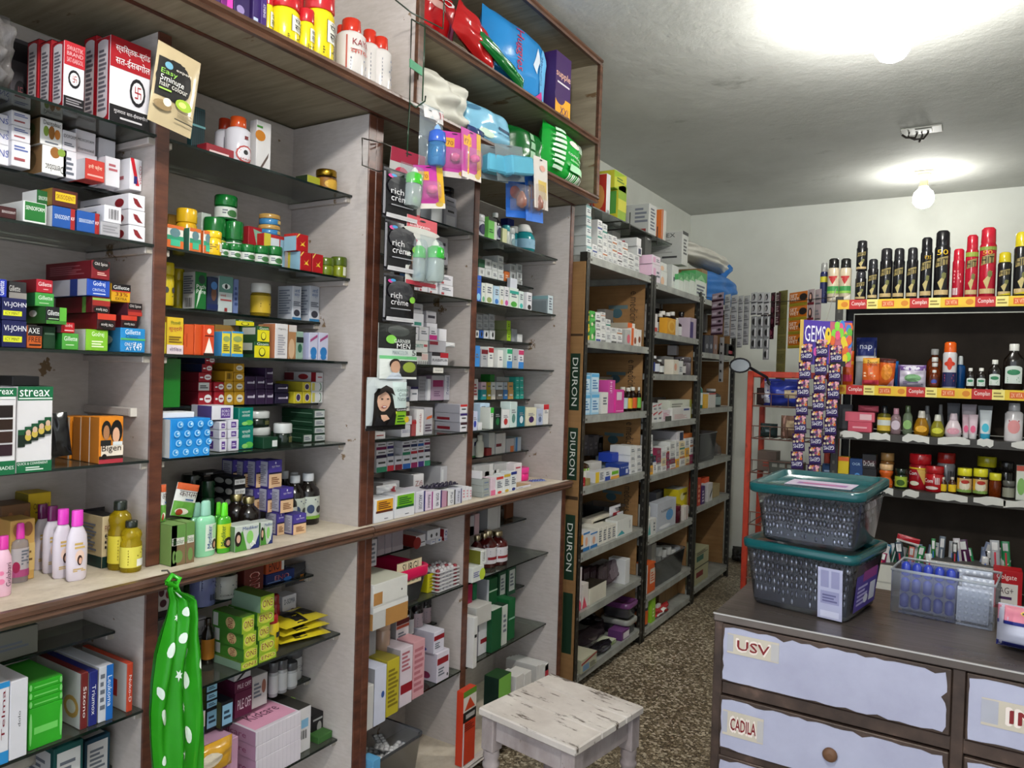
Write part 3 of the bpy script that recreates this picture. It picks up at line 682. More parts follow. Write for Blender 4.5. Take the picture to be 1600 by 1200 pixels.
P(234,303,72,206,'#b9a785g','beige hair colour pouch with black arch panel',t=.014,X=-1.50,name='hair_colour_pouch',crimp=.09,roll=7,noise=.1,
F=[('r',.04,.34,.62,.82,'#1b1918'),('o',.42,.58,.40,.26,'#1b1918'),('o',.26,.74,.09,.045,'#6aa0b8'),tx(.42,.70,.78,.74,'expert','#ded8cc'),tx(.1,.60,.45,.68,'Easy','#8fc653'),tx(.1,.53,.62,.6,'5minute','#f0eee8'),tx(.1,.46,.72,.53,'hair colour','#d8d4cc'),('r',.1,.42,.36,.44,'#9cc653'),('o',.68,.33,.2,.07,'#97b532'),('o',.64,.33,.09,.035,'#c9dc7a'),('o',.22,.23,.2,.06,'#8c7552'),('o',.3,.28,.09,.05,'#e6ddca'),ln(.55,.18,.92,.26,4,'#8b7c60'),('r',.5,.12,.95,.135,'#3c362c')])
# ---- second shelf
shelf('leftmost bay, second shelf',1.895,-1.69)
def wtxt(t,k='#3a4a96'):return [tx(.1,.55,.9,.75,t,k),ln(.12,.2,.85,.45,2)]
CS(18,48,[None,222,198,175],W,'white toothpaste carton with blue print',F=[ln(.12,.62,.85,.85,2,'#54639f'),ln(.12,.2,.7,.4,1,'#98484e')],S=[tx(.3,.35,.9,.7,'RAPID','#4a5aa0')],d=.12)
CS(-22,15,[None,224,201,176],W,'white carton with blue lettering at picture edge',F=[tx(.2,.4,.95,.75,'SENS','#3a4a96')],d=.1,X=-1.705)
leaf=[('o',.25,.52,.12,.2,'#7f9a3c'),('o',.5,.5,.14,.26,'#94602a'),('o',.76,.48,.13,.19,'#c47a34')]
C(66,105,230,None,'#e8e6e4','white carton printed with leaves, upside down',F=[tx(.85,.36,.12,.1,'Dentobac','#2a2624'),('o',.5,.8,.2,.2,'#94602a'),('o',.76,.85,.16,.14,'#7f9a3c')],d=.12,sc='#8a6a48',S=[('o',.5,.5,.3,.4,'#5c4a30')])
C(63,98,178,230,'#e8e6e4','white carton printed with three leaves, upright',F=leaf+[tx(.12,.76,.9,.93,'Dentobac','#2a2624'),ln(.2,.07,.8,.16,1)],sc='#7a6040',S=[('o',.5,.6,.3,.3,'#4f5a2c')],d=.1)
C(98,120,236,None,W,'narrow white carton beside leaf carton',F=[ln(.2,.1,.8,.8,4)],d=.1)
C(98,120,205,236,W,'white carton with small dark print, upper',F=[tx(.05,.62,.95,.8,'IDOFORM','#333'),ln(.1,.2,.8,.4,2)],d=.1)
C(118,150,198,240,W,'white carton with grey lettering, tall',F=[tx(.1,.5,.9,.62,'MOXOFORM','#444'),tx(.1,.1,.9,.24,'thermoseal','#555')],d=.09,X=-1.70)
C(118,152,240,None,'#d4d2da','white carton under the grey lettered one',F=[tx(.3,.3,.7,.7,'cica','#a02c34')],d=.09,X=-1.70)
C(154,181,212,None,W,'plain white carton, set back',F=[ln(.3,.6,.8,.68,1)],d=.09,X=-1.715)
C(133,164,250,None,'#b9352c','small red fronted carton',F=[tx(.15,.5,.85,.75,'हनी फ्रेश','#f0d8c0'),ln(.1,.15,.9,.3,1,'#e8a8a0')],sc='#c9c6cc',d=.07,X=-1.655)
C(165,188,246,None,W,'white carton with small red letters',F=[ln(.2,.5,.8,.8,2,'#b06068')],d=.07,X=-1.672)
C(203,234,250,None,'#e2dfe3','white carton with red diagonal stripe',F=[('p',[(.0,1),(.3,1),(.78,.15),(.5,.15)],'#c4202c'),('r',.32,.2,.6,.44,'#2b2c6e'),('v',.76,.2,.94,.8,'VICCO','#b02832')],S=[ln(.3,.3,.8,.5,1,'#b06068')],d=.12,X=-1.655)
# ---- third shelf
shelf('leftmost bay, third shelf',1.77,-1.605)
C(-14,26,322,None,'#3a1618','dark maroon carton at picture edge',F=[tx(.4,.45,.95,.65,'SENSODENT','#d8d0d0')],d=.1)
C(36,73,316,None,'#dfe0de','white carton with green panel',F=[('r',.06,.1,.94,.97,'#1f6a2c'),tx(.1,.6,.9,.78,'SENSOFORM','#eef2ec')],d=.11)
C(58,78,298,320,'#1c5528','small green carton lying on top',F=[tx(.1,.35,.9,.6,'SENSOFORM','#dfe8df')],sc='#d8d8d8',d=.06,X=-1.625)
C(82,117,324,None,'#1d4f9a','blue carton with red end',F=[('r',.8,0,1,1,'#9a2220'),tx(.08,.42,.76,.62,'SENSODENT','#dfe6f2'),tx(.82,.45,.98,.6,'KF','#eee')],sc='#d8d8dc',d=.12)
C(120,155,331,None,'#1d4f9a','blue carton with red end',F=[('r',.8,0,1,1,'#9a2220'),tx(.08,.45,.76,.62,'SENSODENT','#dfe6f2'),tx(.82,.45,.98,.6,'KF','#eee')],d=.12)
C(82,122,297,325,'#4e1f17','brown carton with yellow name label',F=[('r',.1,.3,.9,.8,'#d3b21f'),tx(.14,.42,.86,.68,'SKISODENT','#6b1a14')],sc='#8a6a2a',d=.08)
C(157,188,348,None,'#a7a5aa','film-wrapped silvery carton',F=[ln(.1,.2,.9,.8,3,'#8a888e')],d=.1,X=-1.60)
C(163,190,322,348,W,'white carton with barcode end',F=bar(.25,.2,.8,.8),S=[ln(.5,.3,.9,.7,2)],d=.16,X=-1.60)
CS(201,227,[None,353,329,304],'#dddbe0','white carton with dark red leaf',F=[('p',[(.25,.75),(.5,.7),(.72,.35),(.85,.2),(.55,.22),(.35,.4)],'#7d1b22')],S=[('o',.82,.45,.09,.28,'#7d1b22'),ln(.1,.4,.55,.6,2)],d=.2)
# ---- fourth shelf
shelf('leftmost bay, fourth shelf',1.52,-1.615)
C(43,66,509,None,'#c25a22','orange and black shaving cream carton',F=[rb(.55,1,'#1d1a1c'),tx(.02,.66,.8,.9,'AXE','#ddd'),tx(.05,.28,.9,.5,'FREE','#301608'),ln(.1,.1,.9,.22,1,'#301608')],d=.12)
C(67,87,510,None,'#173a22','dark green carton',F=[ln(.1,.6,.9,.75,1,'#6a8a70')],d=.12,X=-1.625)
C(97,123,521,None,'#4a9a3a','green shaving cream carton with white name',F=[tx(.1,.55,.9,.82,'Gillette','#eef4ea'),ln(.2,.25,.7,.35,1,'#c8e0b8')],sc='#1d6a2c',d=.13)
C(96,117,504,521,'#b3121e','small red carton lying on green one',F=[tx(.25,.5,.8,.9,'Godrej','#f0dcdc'),ln(.2,.15,.9,.35,1,'#e8b0b0')],sc='#5a4a4c',d=.1)
C(134,169,515,None,'#7cb82c','lime green carton with white side',F=[tx(.25,.62,.8,.9,'Godrej','#eef6de'),ln(.25,.15,.8,.5,3,'#e0f0c0')],sc='#cfd0cc',d=.13)
C(188,227,513,None,'#2585c4','bright blue carton with offer price',F=[tx(.18,.74,.8,.94,'Gillette','#eaf2f8'),rb(.5,.58,'#4ea860'),tx(.2,.58,.7,.72,'Classic','#174a80'),tx(.16,.26,.48,.4,'ONLY','#eee'),tx(.2,.08,.45,.22,'AT','#eee'),tx(.5,.08,.85,.42,'₹49','#f4f6f8')],sc='#2a74a4',S=[('o',.5,.5,.25,.2,'#cfe0ea')],d=.12)
CS(3,42,[None,501,466],'#171a4a','navy shaving cream carton with yellow strip',F=[tx(.06,.55,.98,.82,'VI-JOHN','#eceaf0'),('r',.04,.2,.8,.42,'#cfd22c'),tx(.12,.25,.7,.37,'ICY MINT','#3a3f1c')],d=.11)
CS(-34,1,[None,503,468],'#1d2a7a','blue carton cut by the picture edge',F=[tx(.4,.4,.95,.7,'JOHN','#dde')],d=.11)
C(72,104,480,507,'#1a1a1c','black and green carton with white name',F=[('r',.65,0,1,1,'#5aa838'),rb(0,.2,'#3a7a2a'),tx(.05,.5,.62,.8,'Gillette','#eee'),ln(.1,.25,.6,.35,1,'#9ab890')],sc='#2b5a28',S=[('o',.6,.6,.12,.2,'#dfe6df')],d=.13,X=-1.60,lift=.004)
C(152,181,490,515,'#3a0f12','dark red carton with orange band, upside down',F=[rb(.62,.98,'#c23a26'),('o',.5,.3,.42,.28,'#120c0c'),tx(.85,.42,.2,.2,'Old Spice','#e8e0dc')],sc='#6a1218',d=.13,X=-1.61)
C(189,214,493,514,'#3a0f12','smaller dark red carton with orange band',F=[rb(.62,.98,'#c23a26'),('o',.5,.3,.42,.28,'#120c0c'),tx(.85,.42,.2,.2,'Old Spice','#e8e0dc')],sc='#5a1016',d=.1,X=-1.625)
C(144,172,464,490,'#5a1218','maroon carton with lime line',F=[rb(.78,.92,'#8ab04a'),rb(.45,.78,'#9a2a24'),('o',.5,.2,.45,.24,'#140e0e'),tx(.85,.32,.2,.12,'Old Spice','#e8e0dc')],sc='#5c1119',S=[('r',.74,0,.84,1,'#5a8a3a')],d=.15,X=-1.62)
C(200,222,474,493,'#7d1f22','maroon carton end with black name',F=[rb(.5,1,'#1a1012'),tx(.1,.6,.9,.88,'Old Spice','#e0d8d4'),rb(0,.3,'#b5352a')],sc='#5a2a38',d=.12,X=-1.63)
C(55,85,458,481,'#3f9440','green and lime carton',F=[tx(.15,.5,.9,.8,'Gillette','#e4efe0'),ln(.2,.2,.7,.3,1,'#b8d8a8')],sc='#1f5a34',S=[('o',.5,.6,.12,.2,'#dfe6df')],d=.12,X=-1.625)
P(12,38,456,470,'#28489ag','crushed blue packet between cartons',t=.03,X=-1.63)
C(57,83,437,458,'#a81c2c','red carton with white name',F=[tx(.1,.5,.9,.8,'Gillette','#f0e4e4'),ln(.4,.22,.7,.32,1,'#e0a8a8')],sc='#7a1822',S=[('o',.3,.6,.1,.2,'#e0c8c8')],d=.13,X=-1.63)
C(14,42,440,457,'#2b292b','black and grey carton',F=[rb(0,.35,'#8a8580'),tx(.0,.42,.62,.75,'Gillette','#c8c4c0')],d=.13,X=-1.63)
C(-8,11,436,466,'#2233a0','blue carton standing on end at picture edge',F=[('v',.3,.1,.75,.9,'Gillette','#e8eaf4')],d=.09,X=-1.62)
C(136,172,437,465,'#2148a8','royal blue carton with white side',F=[tx(.25,.55,.78,.9,'Godrej','#e8eef8'),tx(.22,.3,.8,.46,'CINTHOL','#cfdaf0'),ln(.25,.1,.8,.2,1,'#d0d8ec')],sc='#b9b8c2',S=[('r',.6,0,.78,1,'#22357a')],d=.17,X=-1.62)
C(174,204,444,474,'#dba51d','yellow and black bonus-offer carton',F=[rb(.62,1,'#1a1517'),rb(.55,.62,'#c23a26'),tx(.08,.7,.92,.9,'Gillette','#eee'),tx(.2,.32,.85,.52,'33%','#7a1a10'),tx(.2,.1,.8,.24,'EXTRA','#5a3010')],d=.08,X=-1.64,lift=-.0)
C(143,172,408,437,'#7a1620','maroon carton on top of the pile',F=[('o',.5,.8,.48,.34,'#1b1315'),tx(.15,.7,.85,.92,'Old Spice','#e4dcd8'),ln(.3,.2,.8,.4,2,'#e0a8a0')],sc='#64121c',S=[ln(.1,.25,.85,.8,5,'#8a4a52')],d=.19,X=-1.615)
# ---- fifth shelf
shelf('leftmost bay, fifth shelf',1.275,-1.58)
def streaxF(side):
 if side:return [rb(.9,1,'#11603a'),rb(0,.16,'#11603a'),tx(.3,.925,.9,.985,'streax','#eef2ee'),('r',-.0,.66,.9,.8,'#1d1413'),('r',0,.52,.9,.64,'#2a1a12'),('r',0,.37,.9,.5,'#33201a'),('r',0,.22,.9,.35,'#2b1720'),tx(.3,.06,.95,.1,'6 SHADES','#e0ece0'),ln(.05,.87,.95,.89,1,'#dfe8df')]
 r=[rb(.84,1,'#11603a'),rb(0,.13,'#11603a'),tx(.05,.885,.9,.975,'streax','#eef2ee'),ln(.03,.85,.97,.875,1,'#d8e4da'),tx(.02,.085,.88,.12,'QUICK & CONVENIENT','#e4eee4'),ln(.25,.02,.75,.07,2,'#cfe0d2')]
 for i in range(5):
  x=.02+i*.18;y=.3+i*.035
  r+=[('r',x,y,x+.2,y+.2,'#15241a'),('r',x,y+.14,x+.2,y+.2,'#164a2e')]
  if i:r+=[('o',x+.1,y+.08,.09,.045,'#c0a84a'),('o',x+.1,y+.13,.07,.035,'#c8a890')]
 return r
C(-30,26,606,None,'#d5d2d4','green and white hair colour carton with shade swatches',F=streaxF(1),d=.07,X=-1.565)
C(27,83,604,None,'#d5d2d4','green and white hair colour carton with stepped pictures',F=streaxF(0),d=.07,X=-1.57,tc='#143a28')
C(19,62,588,606,'#131214','black tray lying on top of hair colour cartons',d=.06,X=-1.585)
P(84,116,645,716,'#141315g','black and silver sachet leaning by orange cartons',t=.02,X=-1.60,rot=-25,roll=-8,kb='#d4d2d4',F=[('r',.0,.0,.1,1,'#c9c7ca')])
face2=[rb(0,.09,'#a8323e'),('r',.0,.09,1,.16,'#2a2018'),('r',.08,.16,1,.38,'#e9dccb'),('o',.28,.72,.2,.2,'#17130f'),('o',.28,.66,.13,.16,'#a8754f'),('r',.05,.38,.48,.5,'#20201f'),('o',.7,.68,.25,.25,'#120f0d'),('o',.68,.6,.15,.17,'#dba98a'),('r',.55,.38,.95,.46,'#d8dcdc'),tx(.1,.22,.9,.4,'Bigen','#2c1a12'),('o',.2,.15,.1,.06,'#17130f')]
C(155,193,651,None,'#d9821d','orange hair colour carton with two faces, frontmost',F=face2,d=.034,X=-1.60,sc='#b06a20')
for i,x in enumerate((-1.638,-1.676,-1.72)):
 C((141,127,109)[i],(179,165,146)[i],651,None,'#d9821d',['orange hair colour carton second in row','orange hair colour carton third in row','orange hair colour carton rearmost in row'][i],d=.034 if i<2 else .06,X=x,sc='#b06a20',S=[('r',.9,0,1,1,'#e8ddd0')])
# ---- ledge, leftmost bay
shelf('leftmost bay ledge',ZL,-1.60)
almond=[('o',.3,.5,.2,.4,'#8a5a38'),('o',.6,.45,.2,.4,'#9c6a44'),('o',.85,.5,.18,.4,'#7a4c2e')]
C(44,80,770,None,'#c6a41f','yellow olive oil carton at the back',F=[tx(.22,.78,.9,.86,'Olive Oil','#40340f'),ln(.3,.72,.8,.76,1,'#6a5a1a')],sc='#8a7a24',X=-1.79,d=.06)
C(2,48,788,None,'#6a4a30','brown almond soap carton behind pink bottles',F=almond,X=-1.76,d=.07)
C(16,55,812,None,'#c49a55','tan almond oil carton behind rose bottles',F=[('o',.3,.84,.2,.12,'#9c6a44'),('o',.7,.84,.2,.12,'#8a5a38'),rb(.15,.6,'#d0b070'),ln(.3,.3,.9,.55,4,'#6a4a28')],X=-1.70,d=.06)
for (u0,u1,c0,vt,vb,cc,ds) in [(56,84,0,788,888,'#6e1a5ag','white lotion bottle with dark purple cap, rear'),(71,101,0,791,893,'#7a1a62g','white lotion bottle with purple cap, second'),(87,119,0,796,901,'#e040c0g','white lotion bottle with bright pink cap, third'),(109,142,0,798,905,'#e545c6g','white lotion bottle with bright pink cap, frontmost')]:
 p=onX((u0+u1)/2,vb,-1.60);q=onZ((u0+u1)/2,vb,ZL)
 B(u0,u1,vt,None,'#d9cfdbg',cc,ds,'lotion',sy=.55,X=q[0]+.012,L=[('o',.5,.5,.18,.2,'#e9c9b8'),('o',.5,.38,.1,.16,'#3a2420'),('o',.52,.36,.06,.1,'#d8a890'),ln(.3,.72,.7,.95,2,'#c9a860'),ln(.25,.02,.75,.14,2,'#c9a860')])
B(22,49,818,None,'#b9b0b4c','#d838a8g','clear rose water bottle with pink cap','shampoo',sy=.6,X=onZ(36,908,ZL)[0]+.012,label='#b4acb0',L=[rb(0,.25,'#a8487a'),('o',.2,.35,.2,.2,'#9a1a4a'),ln(.45,.4,.9,.95,5)])
B(-4,23,838,None,'#e3b7cag','#d838a0g','pink rose lotion bottle with upright lettering','lotion',sy=.6,X=onZ(10,930,ZL)[0]+.012,L=[('v',.5,.1,.75,.95,'Gulabari','#4a2a3a'),('o',.3,.3,.16,.1,'#e07aa0'),('o',.3,.6,.12,.08,'#e07aa0')])
B(-16,14,812,None,'#d07a9ag','#d838a0g','pink bottle behind the rose lotion','shampoo',sy=.6,X=onZ(0,905,ZL)[0])
C(160,184,806,None,'#c9b690','cream and dark green balm carton',F=[rb(0,.22,'#16302c'),tx(.15,.7,.98,.82,'FIGARO','#6a1c1c'),tx(.2,.56,.9,.66,'Balm','#6a5a40'),('o',.6,.36,.3,.16,'#2c7a72'),('o',.2,.62,.06,.03,'#222'),('o',.2,.5,.06,.03,'#222'),('o',.2,.4,.06,.03,'#222')],sc='#b5a27c',S=[rb(0,.22,'#16302c')]+bar(.2,.06,.8,.18)+[ln(.2,.3,.8,.85,8)],tc='#14120f',d=.1,X=-1.665)
P(126,170,796,822,'#16161ag','black folded pouch lying behind balm carton',t=.035,X=-1.74)
B(181,214,784,None,'#b59a14c','#20261fg','tall amber oil bottle with black cap','oil',label='#cdbd3a',L=[ln(.2,.1,.85,.9,7,'#8a7a1a')],X=onZ(198,886,ZL)[0]+.022)
B(199,229,815,None,'#c2a81ac','#20261fg','short amber oil bottle with black cap','oil',label='#d6cb52',L=[ln(.15,.1,.8,.9,6,'#8a7a1a'),('r',.5,.05,.95,.4,'#e4e4e0')],X=onZ(214,890,ZL)[0]+.022)
# ---- under the ledge, leftmost bay
shelf('leftmost bay, below ledge',.855,-1.725)
C(-20,60,985,None,'#77746c','low grey box with dark teal top',F=[ln(.2,.3,.8,.6,2)],tc='#1c4a4c',d=.1)
shelf('leftmost bay, below ledge',.697,-1.615)
C(-16,15,1068,None,'#d7d5db','white and blue carton with maroon text',F=[rb(0,.15,'#2a86c4'),rb(.93,1,'#2a86c4'),('v',.6,.3,.78,.9,'Telma','#7a1a2a')],d=.1,X=-1.60)
C(16,44,1062,None,'#d5d3da','plain white carton with tiny upright text',F=[('v',.45,.4,.6,.6,'dolo','#444')],d=.12,X=-1.60)
CS(45,98,[None,1101,1088,1075,1062],'#2fa326g','green film-wrapped soap carton',F=[('o',.05,.5,.04,.4,'#7ac870'),('o',.95,.5,.04,.4,'#7ac870'),ln(.15,.3,.85,.6,1,'#6cc85e')],d=.14,X=-1.61,tc='#3c9a30')
tall=[(127,138,1051,'#6a2222','Sizono','#8a8680','white carton with dark red spine',1),(140,153,1049,'#232a72','Triumox','#40405a','white carton with navy spine',0),(155,177,1040,'#c9cad2','Leukoma','#b5b4b8','white carton with bright blue spine',0),(199,208,1036,'#c2442a','Nuko-D','#b9b6ba','white carton with orange red spine',0)]
for (u0,u1,vt,k,t,sk,ds,ring) in tall:
 Sx=[ln(.1,.75,.6,.85,1)]
 if ring:Sx+=[('o',.8,.35,.16,.2,'#b08a4a'),('o',.8,.35,.1,.12,'#cfc8bc')]
 if k=='#c2442a':Sx+=[('r',.2,.25,.8,.6,'#a02a24')]
 Fx=[('w',.3,.2,.75,.75,t,'#eceaea')] if k!='#c9cad2' else [('r',.5,0,1,1,'#2268b8'),('w',.6,.25,.9,.8,t,'#e8eef8'),ln(.08,.2,.42,.9,5)]
 C(u0,u1,vt,None,k,ds,F=Fx,sc='#b9b7b4',S=Sx,d=.19,X=-1.615)
shelf('leftmost bay, bottom',.53,-1.70)
lab=[('r',.1,.1,.9,.9,'#c9c7c8'),ln(.2,.2,.8,.75,5)]
C(84,130,1163,None,'#124a48','dark teal carton with white labels',F=lab,S=lab,T=lab,d=.13,X=-1.66)
C(132,172,1152,None,'#133a4e','dark blue-green carton with white labels',F=lab,S=lab,T=lab,d=.13,X=-1.70)
P(-10,66,1165,1215,'#8b8782g','grey printed sachet pack at bottom left',t=.05,X=-1.62,F=[('r',.2,.55,.7,.75,'#4a3a44')])
# ================================================================ second bay
shelf('second bay, top glass',2.02,-1.63)
C(300,321,168,None,'#1f3f44','teal and black barred packet behind beige pouch',F=[x for i in range(7) for x in [('r',.05+i*.14,.05,.12+i*.14,.95,'#0d1416'),]]+[rb(.62,.66,'#5a8a8e')],d=.02,X=-1.70)
C(322,366,229,None,'#8a1e2a','low red carton lying on glass',F=[ln(.1,.3,.8,.7,1,'#d8c0c0')],d=.04,X=-1.66)
B(348,374,184,None,'#c5c2cag','#b5361cg','white plastic bottle with red cap, rear','powder',X=-1.72)
B(368,401,181,None,'#cbc8d0g','#c04a1cg','white plastic bottle with orange cap and red emblem','powder',X=-1.65,L=[('o',.5,.3,.35,.28,'#a83a38'),('o',.5,.3,.29,.23,'#d6d2d8'),('o',.5,.36,.09,.08,'#222'),tx(.3,.1,.7,.17,'MAX','#a83a38'),('r',.44,.78,.58,.88,'#6a1a1c')])
C(401,424,190,None,'#d6d2d2','white carton with orange oval',F=[('o',.25,.72,.35,.1,'#c27a2a'),('r',.0,.86,.4,.9,'#4a8a3a'),('p',[(.1,.05),(.85,.45),(.8,.35),(.2,.02)],'#5a4a44')],d=.03,X=-1.67)
C(480,504,276,None,'#a8a832','small lime box lying flat',sc='#2c3a24',d=.05,X=-1.66)
B(509,533,265,None,'#2a1a10g','#a8842cm','tiny dark bottle with gold cap','jar',label='#8a5a1a',L=[('o',.5,.5,.4,.4,'#d0a23a')],X=-1.635)
# second glass
shelf('second bay, second glass',1.77,-1.61)
og=[rb(0,.35,'#c8622a'),rb(.35,.55,'#2c8a68'),rb(.85,1,'#c8622a'),('o',.5,.68,.3,.2,'#5a7a80'),('r',.25,.1,.8,.38,'#3aa882')]
C(259,287,352,None,'#dcd6cc','orange and green balm carton, left of the three',F=og,d=.06)
C(296,314,357,None,'#dcd6cc','orange and green balm carton, middle',F=og,sc='#3a6a5a',d=.06)
C(318,331,361,None,'#dcd6cc','orange and green balm carton, right of the three',F=og,sc='#c8622a',d=.05)
B(287,315,326,None,'#dba91bg','#e0b21eg','tall yellow jar behind balm cartons','jar',L=[('o',.65,.5,.16,.3,'#5a6a6a'),ln(.1,.2,.5,.6,2,'#8a6a1a')],X=-1.70)
B(329,352,361,None,'#e4b91bg','#e6bc1eg','short bright yellow jar in front','jar',L=[('r',.6,.1,.85,.8,'#d8d0c0'),ln(.1,.2,.5,.7,3,'#8a6a1a')],X=-1.60)
C(263,277,335,None,'#7a5a1c','small brown carton at the left, behind',d=.05,X=-1.74)
C(277,287,337,None,'#bdbab8','small grey carton beside brown one',F=[('o',.5,.5,.3,.3,'#5a6a6a')],d=.05,X=-1.74)
C(315,330,333,None,'#bcc4bc','pale carton with round green emblem',F=[('o',.5,.5,.32,.3,'#5a8a78'),('o',.5,.5,.16,.15,'#bcc4bc')],d=.05,X=-1.745)
def gj(u0,u1,vt,vb,ds,X,lb='#c9cbc6',kk='jarlow'):B(u0,u1,vt,vb,'#175a2ag','#14682ag',ds,kk,label=lb,L=[('o',.5,.4,.22,.35,'#3a6a3a'),ln(.1,.3,.35,.8,2)],X=X,name='jar',cat='jar')
gj(331,360,340,None,'green-lidded cream jar behind yellow jar',-1.70,'#b9b44a')
gj(362,387,346,None,'green-lidded cream jar with white label, second row',-1.69)
gj(349,378,305,344,'green-lidded cream jar on top of the pile',-1.70)
for i,(a,b,v) in enumerate([(345,361,379),(362,381,381),(383,404,382),(404,426,384),(425,447,385)]):gj(a,b,v,None,'small green-lidded balm jar in front row',-1.602)
C(388,411,355,None,'#9a1c26','red carton with pale green figure',F=[('p',[(.3,.95),(.9,.9),(.6,.5)],'#7aa890'),ln(.2,.15,.8,.4,2,'#e0b0b0')],d=.05,X=-1.70)
def tin(u0,u1,vt,vb,ds,X):B(u0,u1,vt,vb,'#3a78a8g','#b08a4ag',ds,'jarlow',L=[('r',.55,.1,.95,.9,'#c8a860')],X=X,name='tin',cat='tin')
C(412,446,367,None,'#b02a26','red and yellow carton under blue tins',F=[('r',.0,0,.3,1,'#c8b83a'),('r',.3,.15,.7,.9,'#c8ccd0'),('r',.75,.1,.98,.9,'#8ab0c4')],d=.05,X=-1.67)
tin(418,445,352,367,'flat blue ointment tin, lower of two',-1.675);tin(419,445,335,352,'flat blue ointment tin, upper of two',-1.675)
bird=[('p',[(.3,.55),(.5,.45),(.75,.65),(.6,.45),(.75,.3),(.5,.35),(.3,.3),(.45,.42)],'#e0b83a'),('p',[(0,.8),(.2,1),(.3,1),(0,.7)],'#e8c860')]
C(469,487,394,None,'#a81a20','red carton with golden bird, lower',F=bird,sc='#8ab0c4',S=[('r',0,0,.2,1,'#c8b83a')],d=.05,X=-1.605)
C(463,482,366,394,'#a81a20','red carton with golden bird, upper',F=bird,sc='#8ab0c4',S=[('r',0,.85,1,1,'#b02a26')],d=.05,X=-1.61)
C(488,505,397,None,'#a81a20','red carton with golden bird, right',F=bird,sc='#8a1a1e',d=.05,X=-1.605)
B(508,527,403,None,'#6a7a1cg','#55681ag','olive green glass jar, left one','jarlow',X=-1.605,name='jar',cat='jar');B(529,551,402,None,'#7a831ag','#4c5c18g','olive green glass jar with white slip, right one','jarlow',L=[('r',.4,.0,.6,1,'#d0d0c0')],X=-1.60,name='jar',cat='jar')
# third, shallow glass
shelf('second bay, third glass',1.64,-1.725)
B(255,278,410,None,'#d0ba1cg','#d6c01eg','yellow herbal bottle at the left','jar',L=[('o',.3,.5,.12,.14,'#444'),('o',.7,.5,.12,.14,'#444'),ln(.15,.1,.85,.35,3,'#6a6010')],X=-1.68)
B(275,292,420,None,'#a89a1cg','#b8a41eg','yellow bottle behind the first','jar',X=-1.76)
C(305,323,425,None,'#1c6a30','green and white wellness carton with barcode',F=[('p',[(.1,0),(.4,.3),(.6,.6),(.3,.45)],'#cfe0cf'),tx(.1,.55,.9,.66,'Path','#e8efe8'),tx(.1,.42,.9,.53,'Pure','#e8efe8'),('o',.55,.8,.3,.12,'#2a3a34')],sc='#c4c4c2',S=bar(.2,.05,.8,.3)+[ln(.1,.4,.9,.9,8)],d=.05,X=-1.70)
C(324,341,433,None,'#2a3450','dark blue carton with figures',F=[('o',.6,.5,.25,.2,'#6a4a3a'),rb(.05,.2,'#1c2a5a'),('o',.6,.75,.3,.12,'#4a78b0')],d=.05,X=-1.715)
C(342,364,432,None,'#bcc6c6','pale carton with large printed eye',F=[rb(.55,1,'#5f8a80'),('o',.5,.72,.3,.08,'#e8ecec'),('o',.5,.72,.11,.07,'#20282a'),tx(.1,.42,.5,.5,'आई','#b03a3a'),ln(.1,.3,.9,.38,1,'#a04a4a'),('r',.4,.02,.6,.12,'#8a2a2a')],d=.04,X=-1.715)
C(365,373,436,None,'#6a7aa8','narrow blue carton beside eye carton',F=[ln(.2,.2,.8,.8,4,'#3a4a7a')],d=.06,X=-1.72)
B(405,430,443,None,'#b8992ac','#d2d0cag','amber jar with white lid','jar',label='#c9a82e',L=[ln(.2,.3,.8,.6,2,'#4a3a10')],X=-1.71,name='jar',cat='jar')
for (u0,u1,ds) in ((457,471,'white eye-drop carton with blue letters, left'),(484,501,'white eye-drop carton with blue letters, right')):
 C(u0,u1,447,None,'#cdd0d8',ds,F=[rb(0,.07,'#3a7aa8'),tx(.2,.8,.8,.92,'आई','#2a5a9a'),tx(.2,.66,.8,.77,'मन्न','#2a5a9a'),('o',.5,.2,.35,.1,'#3a3a44'),ln(.1,.4,.9,.55,3)],S=[ln(.1,.15,.9,.9,10,'#8a90a0')],d=.065,X=-1.725)
# fourth glass
shelf('second bay, fourth glass',1.52,-1.61)
C(252,257,503,None,'#c8b82a','thin yellow carton edge by divider',sc='#8a2a1a',d=.06)
C(261,287,496,None,'#d2b028','yellow carton with red Hindi name',F=[rb(0,.25,'#d8c8cc'),tx(.1,.6,.9,.76,'सुन्दरी','#b02a3a'),tx(.2,.8,.8,.9,'िपतानी','#4a6a2a'),tx(.15,.08,.9,.18,'सेिवत','#5a4a6a'),ln(.1,.3,.9,.5,3,'#7a5a1a')],sc='#a87a22',d=.06)
C(288,303,507,None,'#c85022','plain orange carton, first',d=.05,X=-1.62,F=[ln(.2,.1,.3,.9,1,'#b04418')])
C(304,317,507,None,'#c85022','plain orange carton, second',d=.05,X=-1.62)
C(318,335,508,None,'#c8441e','orange red carton with white flame',F=[('p',[(.1,.08),(.5,.6),(.9,.08)],'#e8dcd4'),('o',.5,.8,.2,.09,'#f0e0d0'),rb(0,.08,'#2a1410'),ln(.1,.62,.9,.68,1,'#5a1008')],d=.05,X=-1.61)
C(336,368,508,None,'#8a6a34','brown and green carton at the back',F=[rb(.7,.85,'#a8622a'),('r',0,0,.4,.6,'#3a5a3a')],d=.06,X=-1.69)
for (a,b,ds) in ((347,360,'yellow carton with blue edges, left'),(362,380,'yellow carton with blue edges, right')):C(a,b,518,None,'#d6c43a',ds,F=[rb(0,.12,'#3a8ac4'),rb(.93,1,'#3a8ac4'),('o',.5,.7,.4,.12,'#8a9a5a'),ln(.15,.2,.85,.5,4,'#5a5a2a')],sc='#3f8ac0',d=.04)
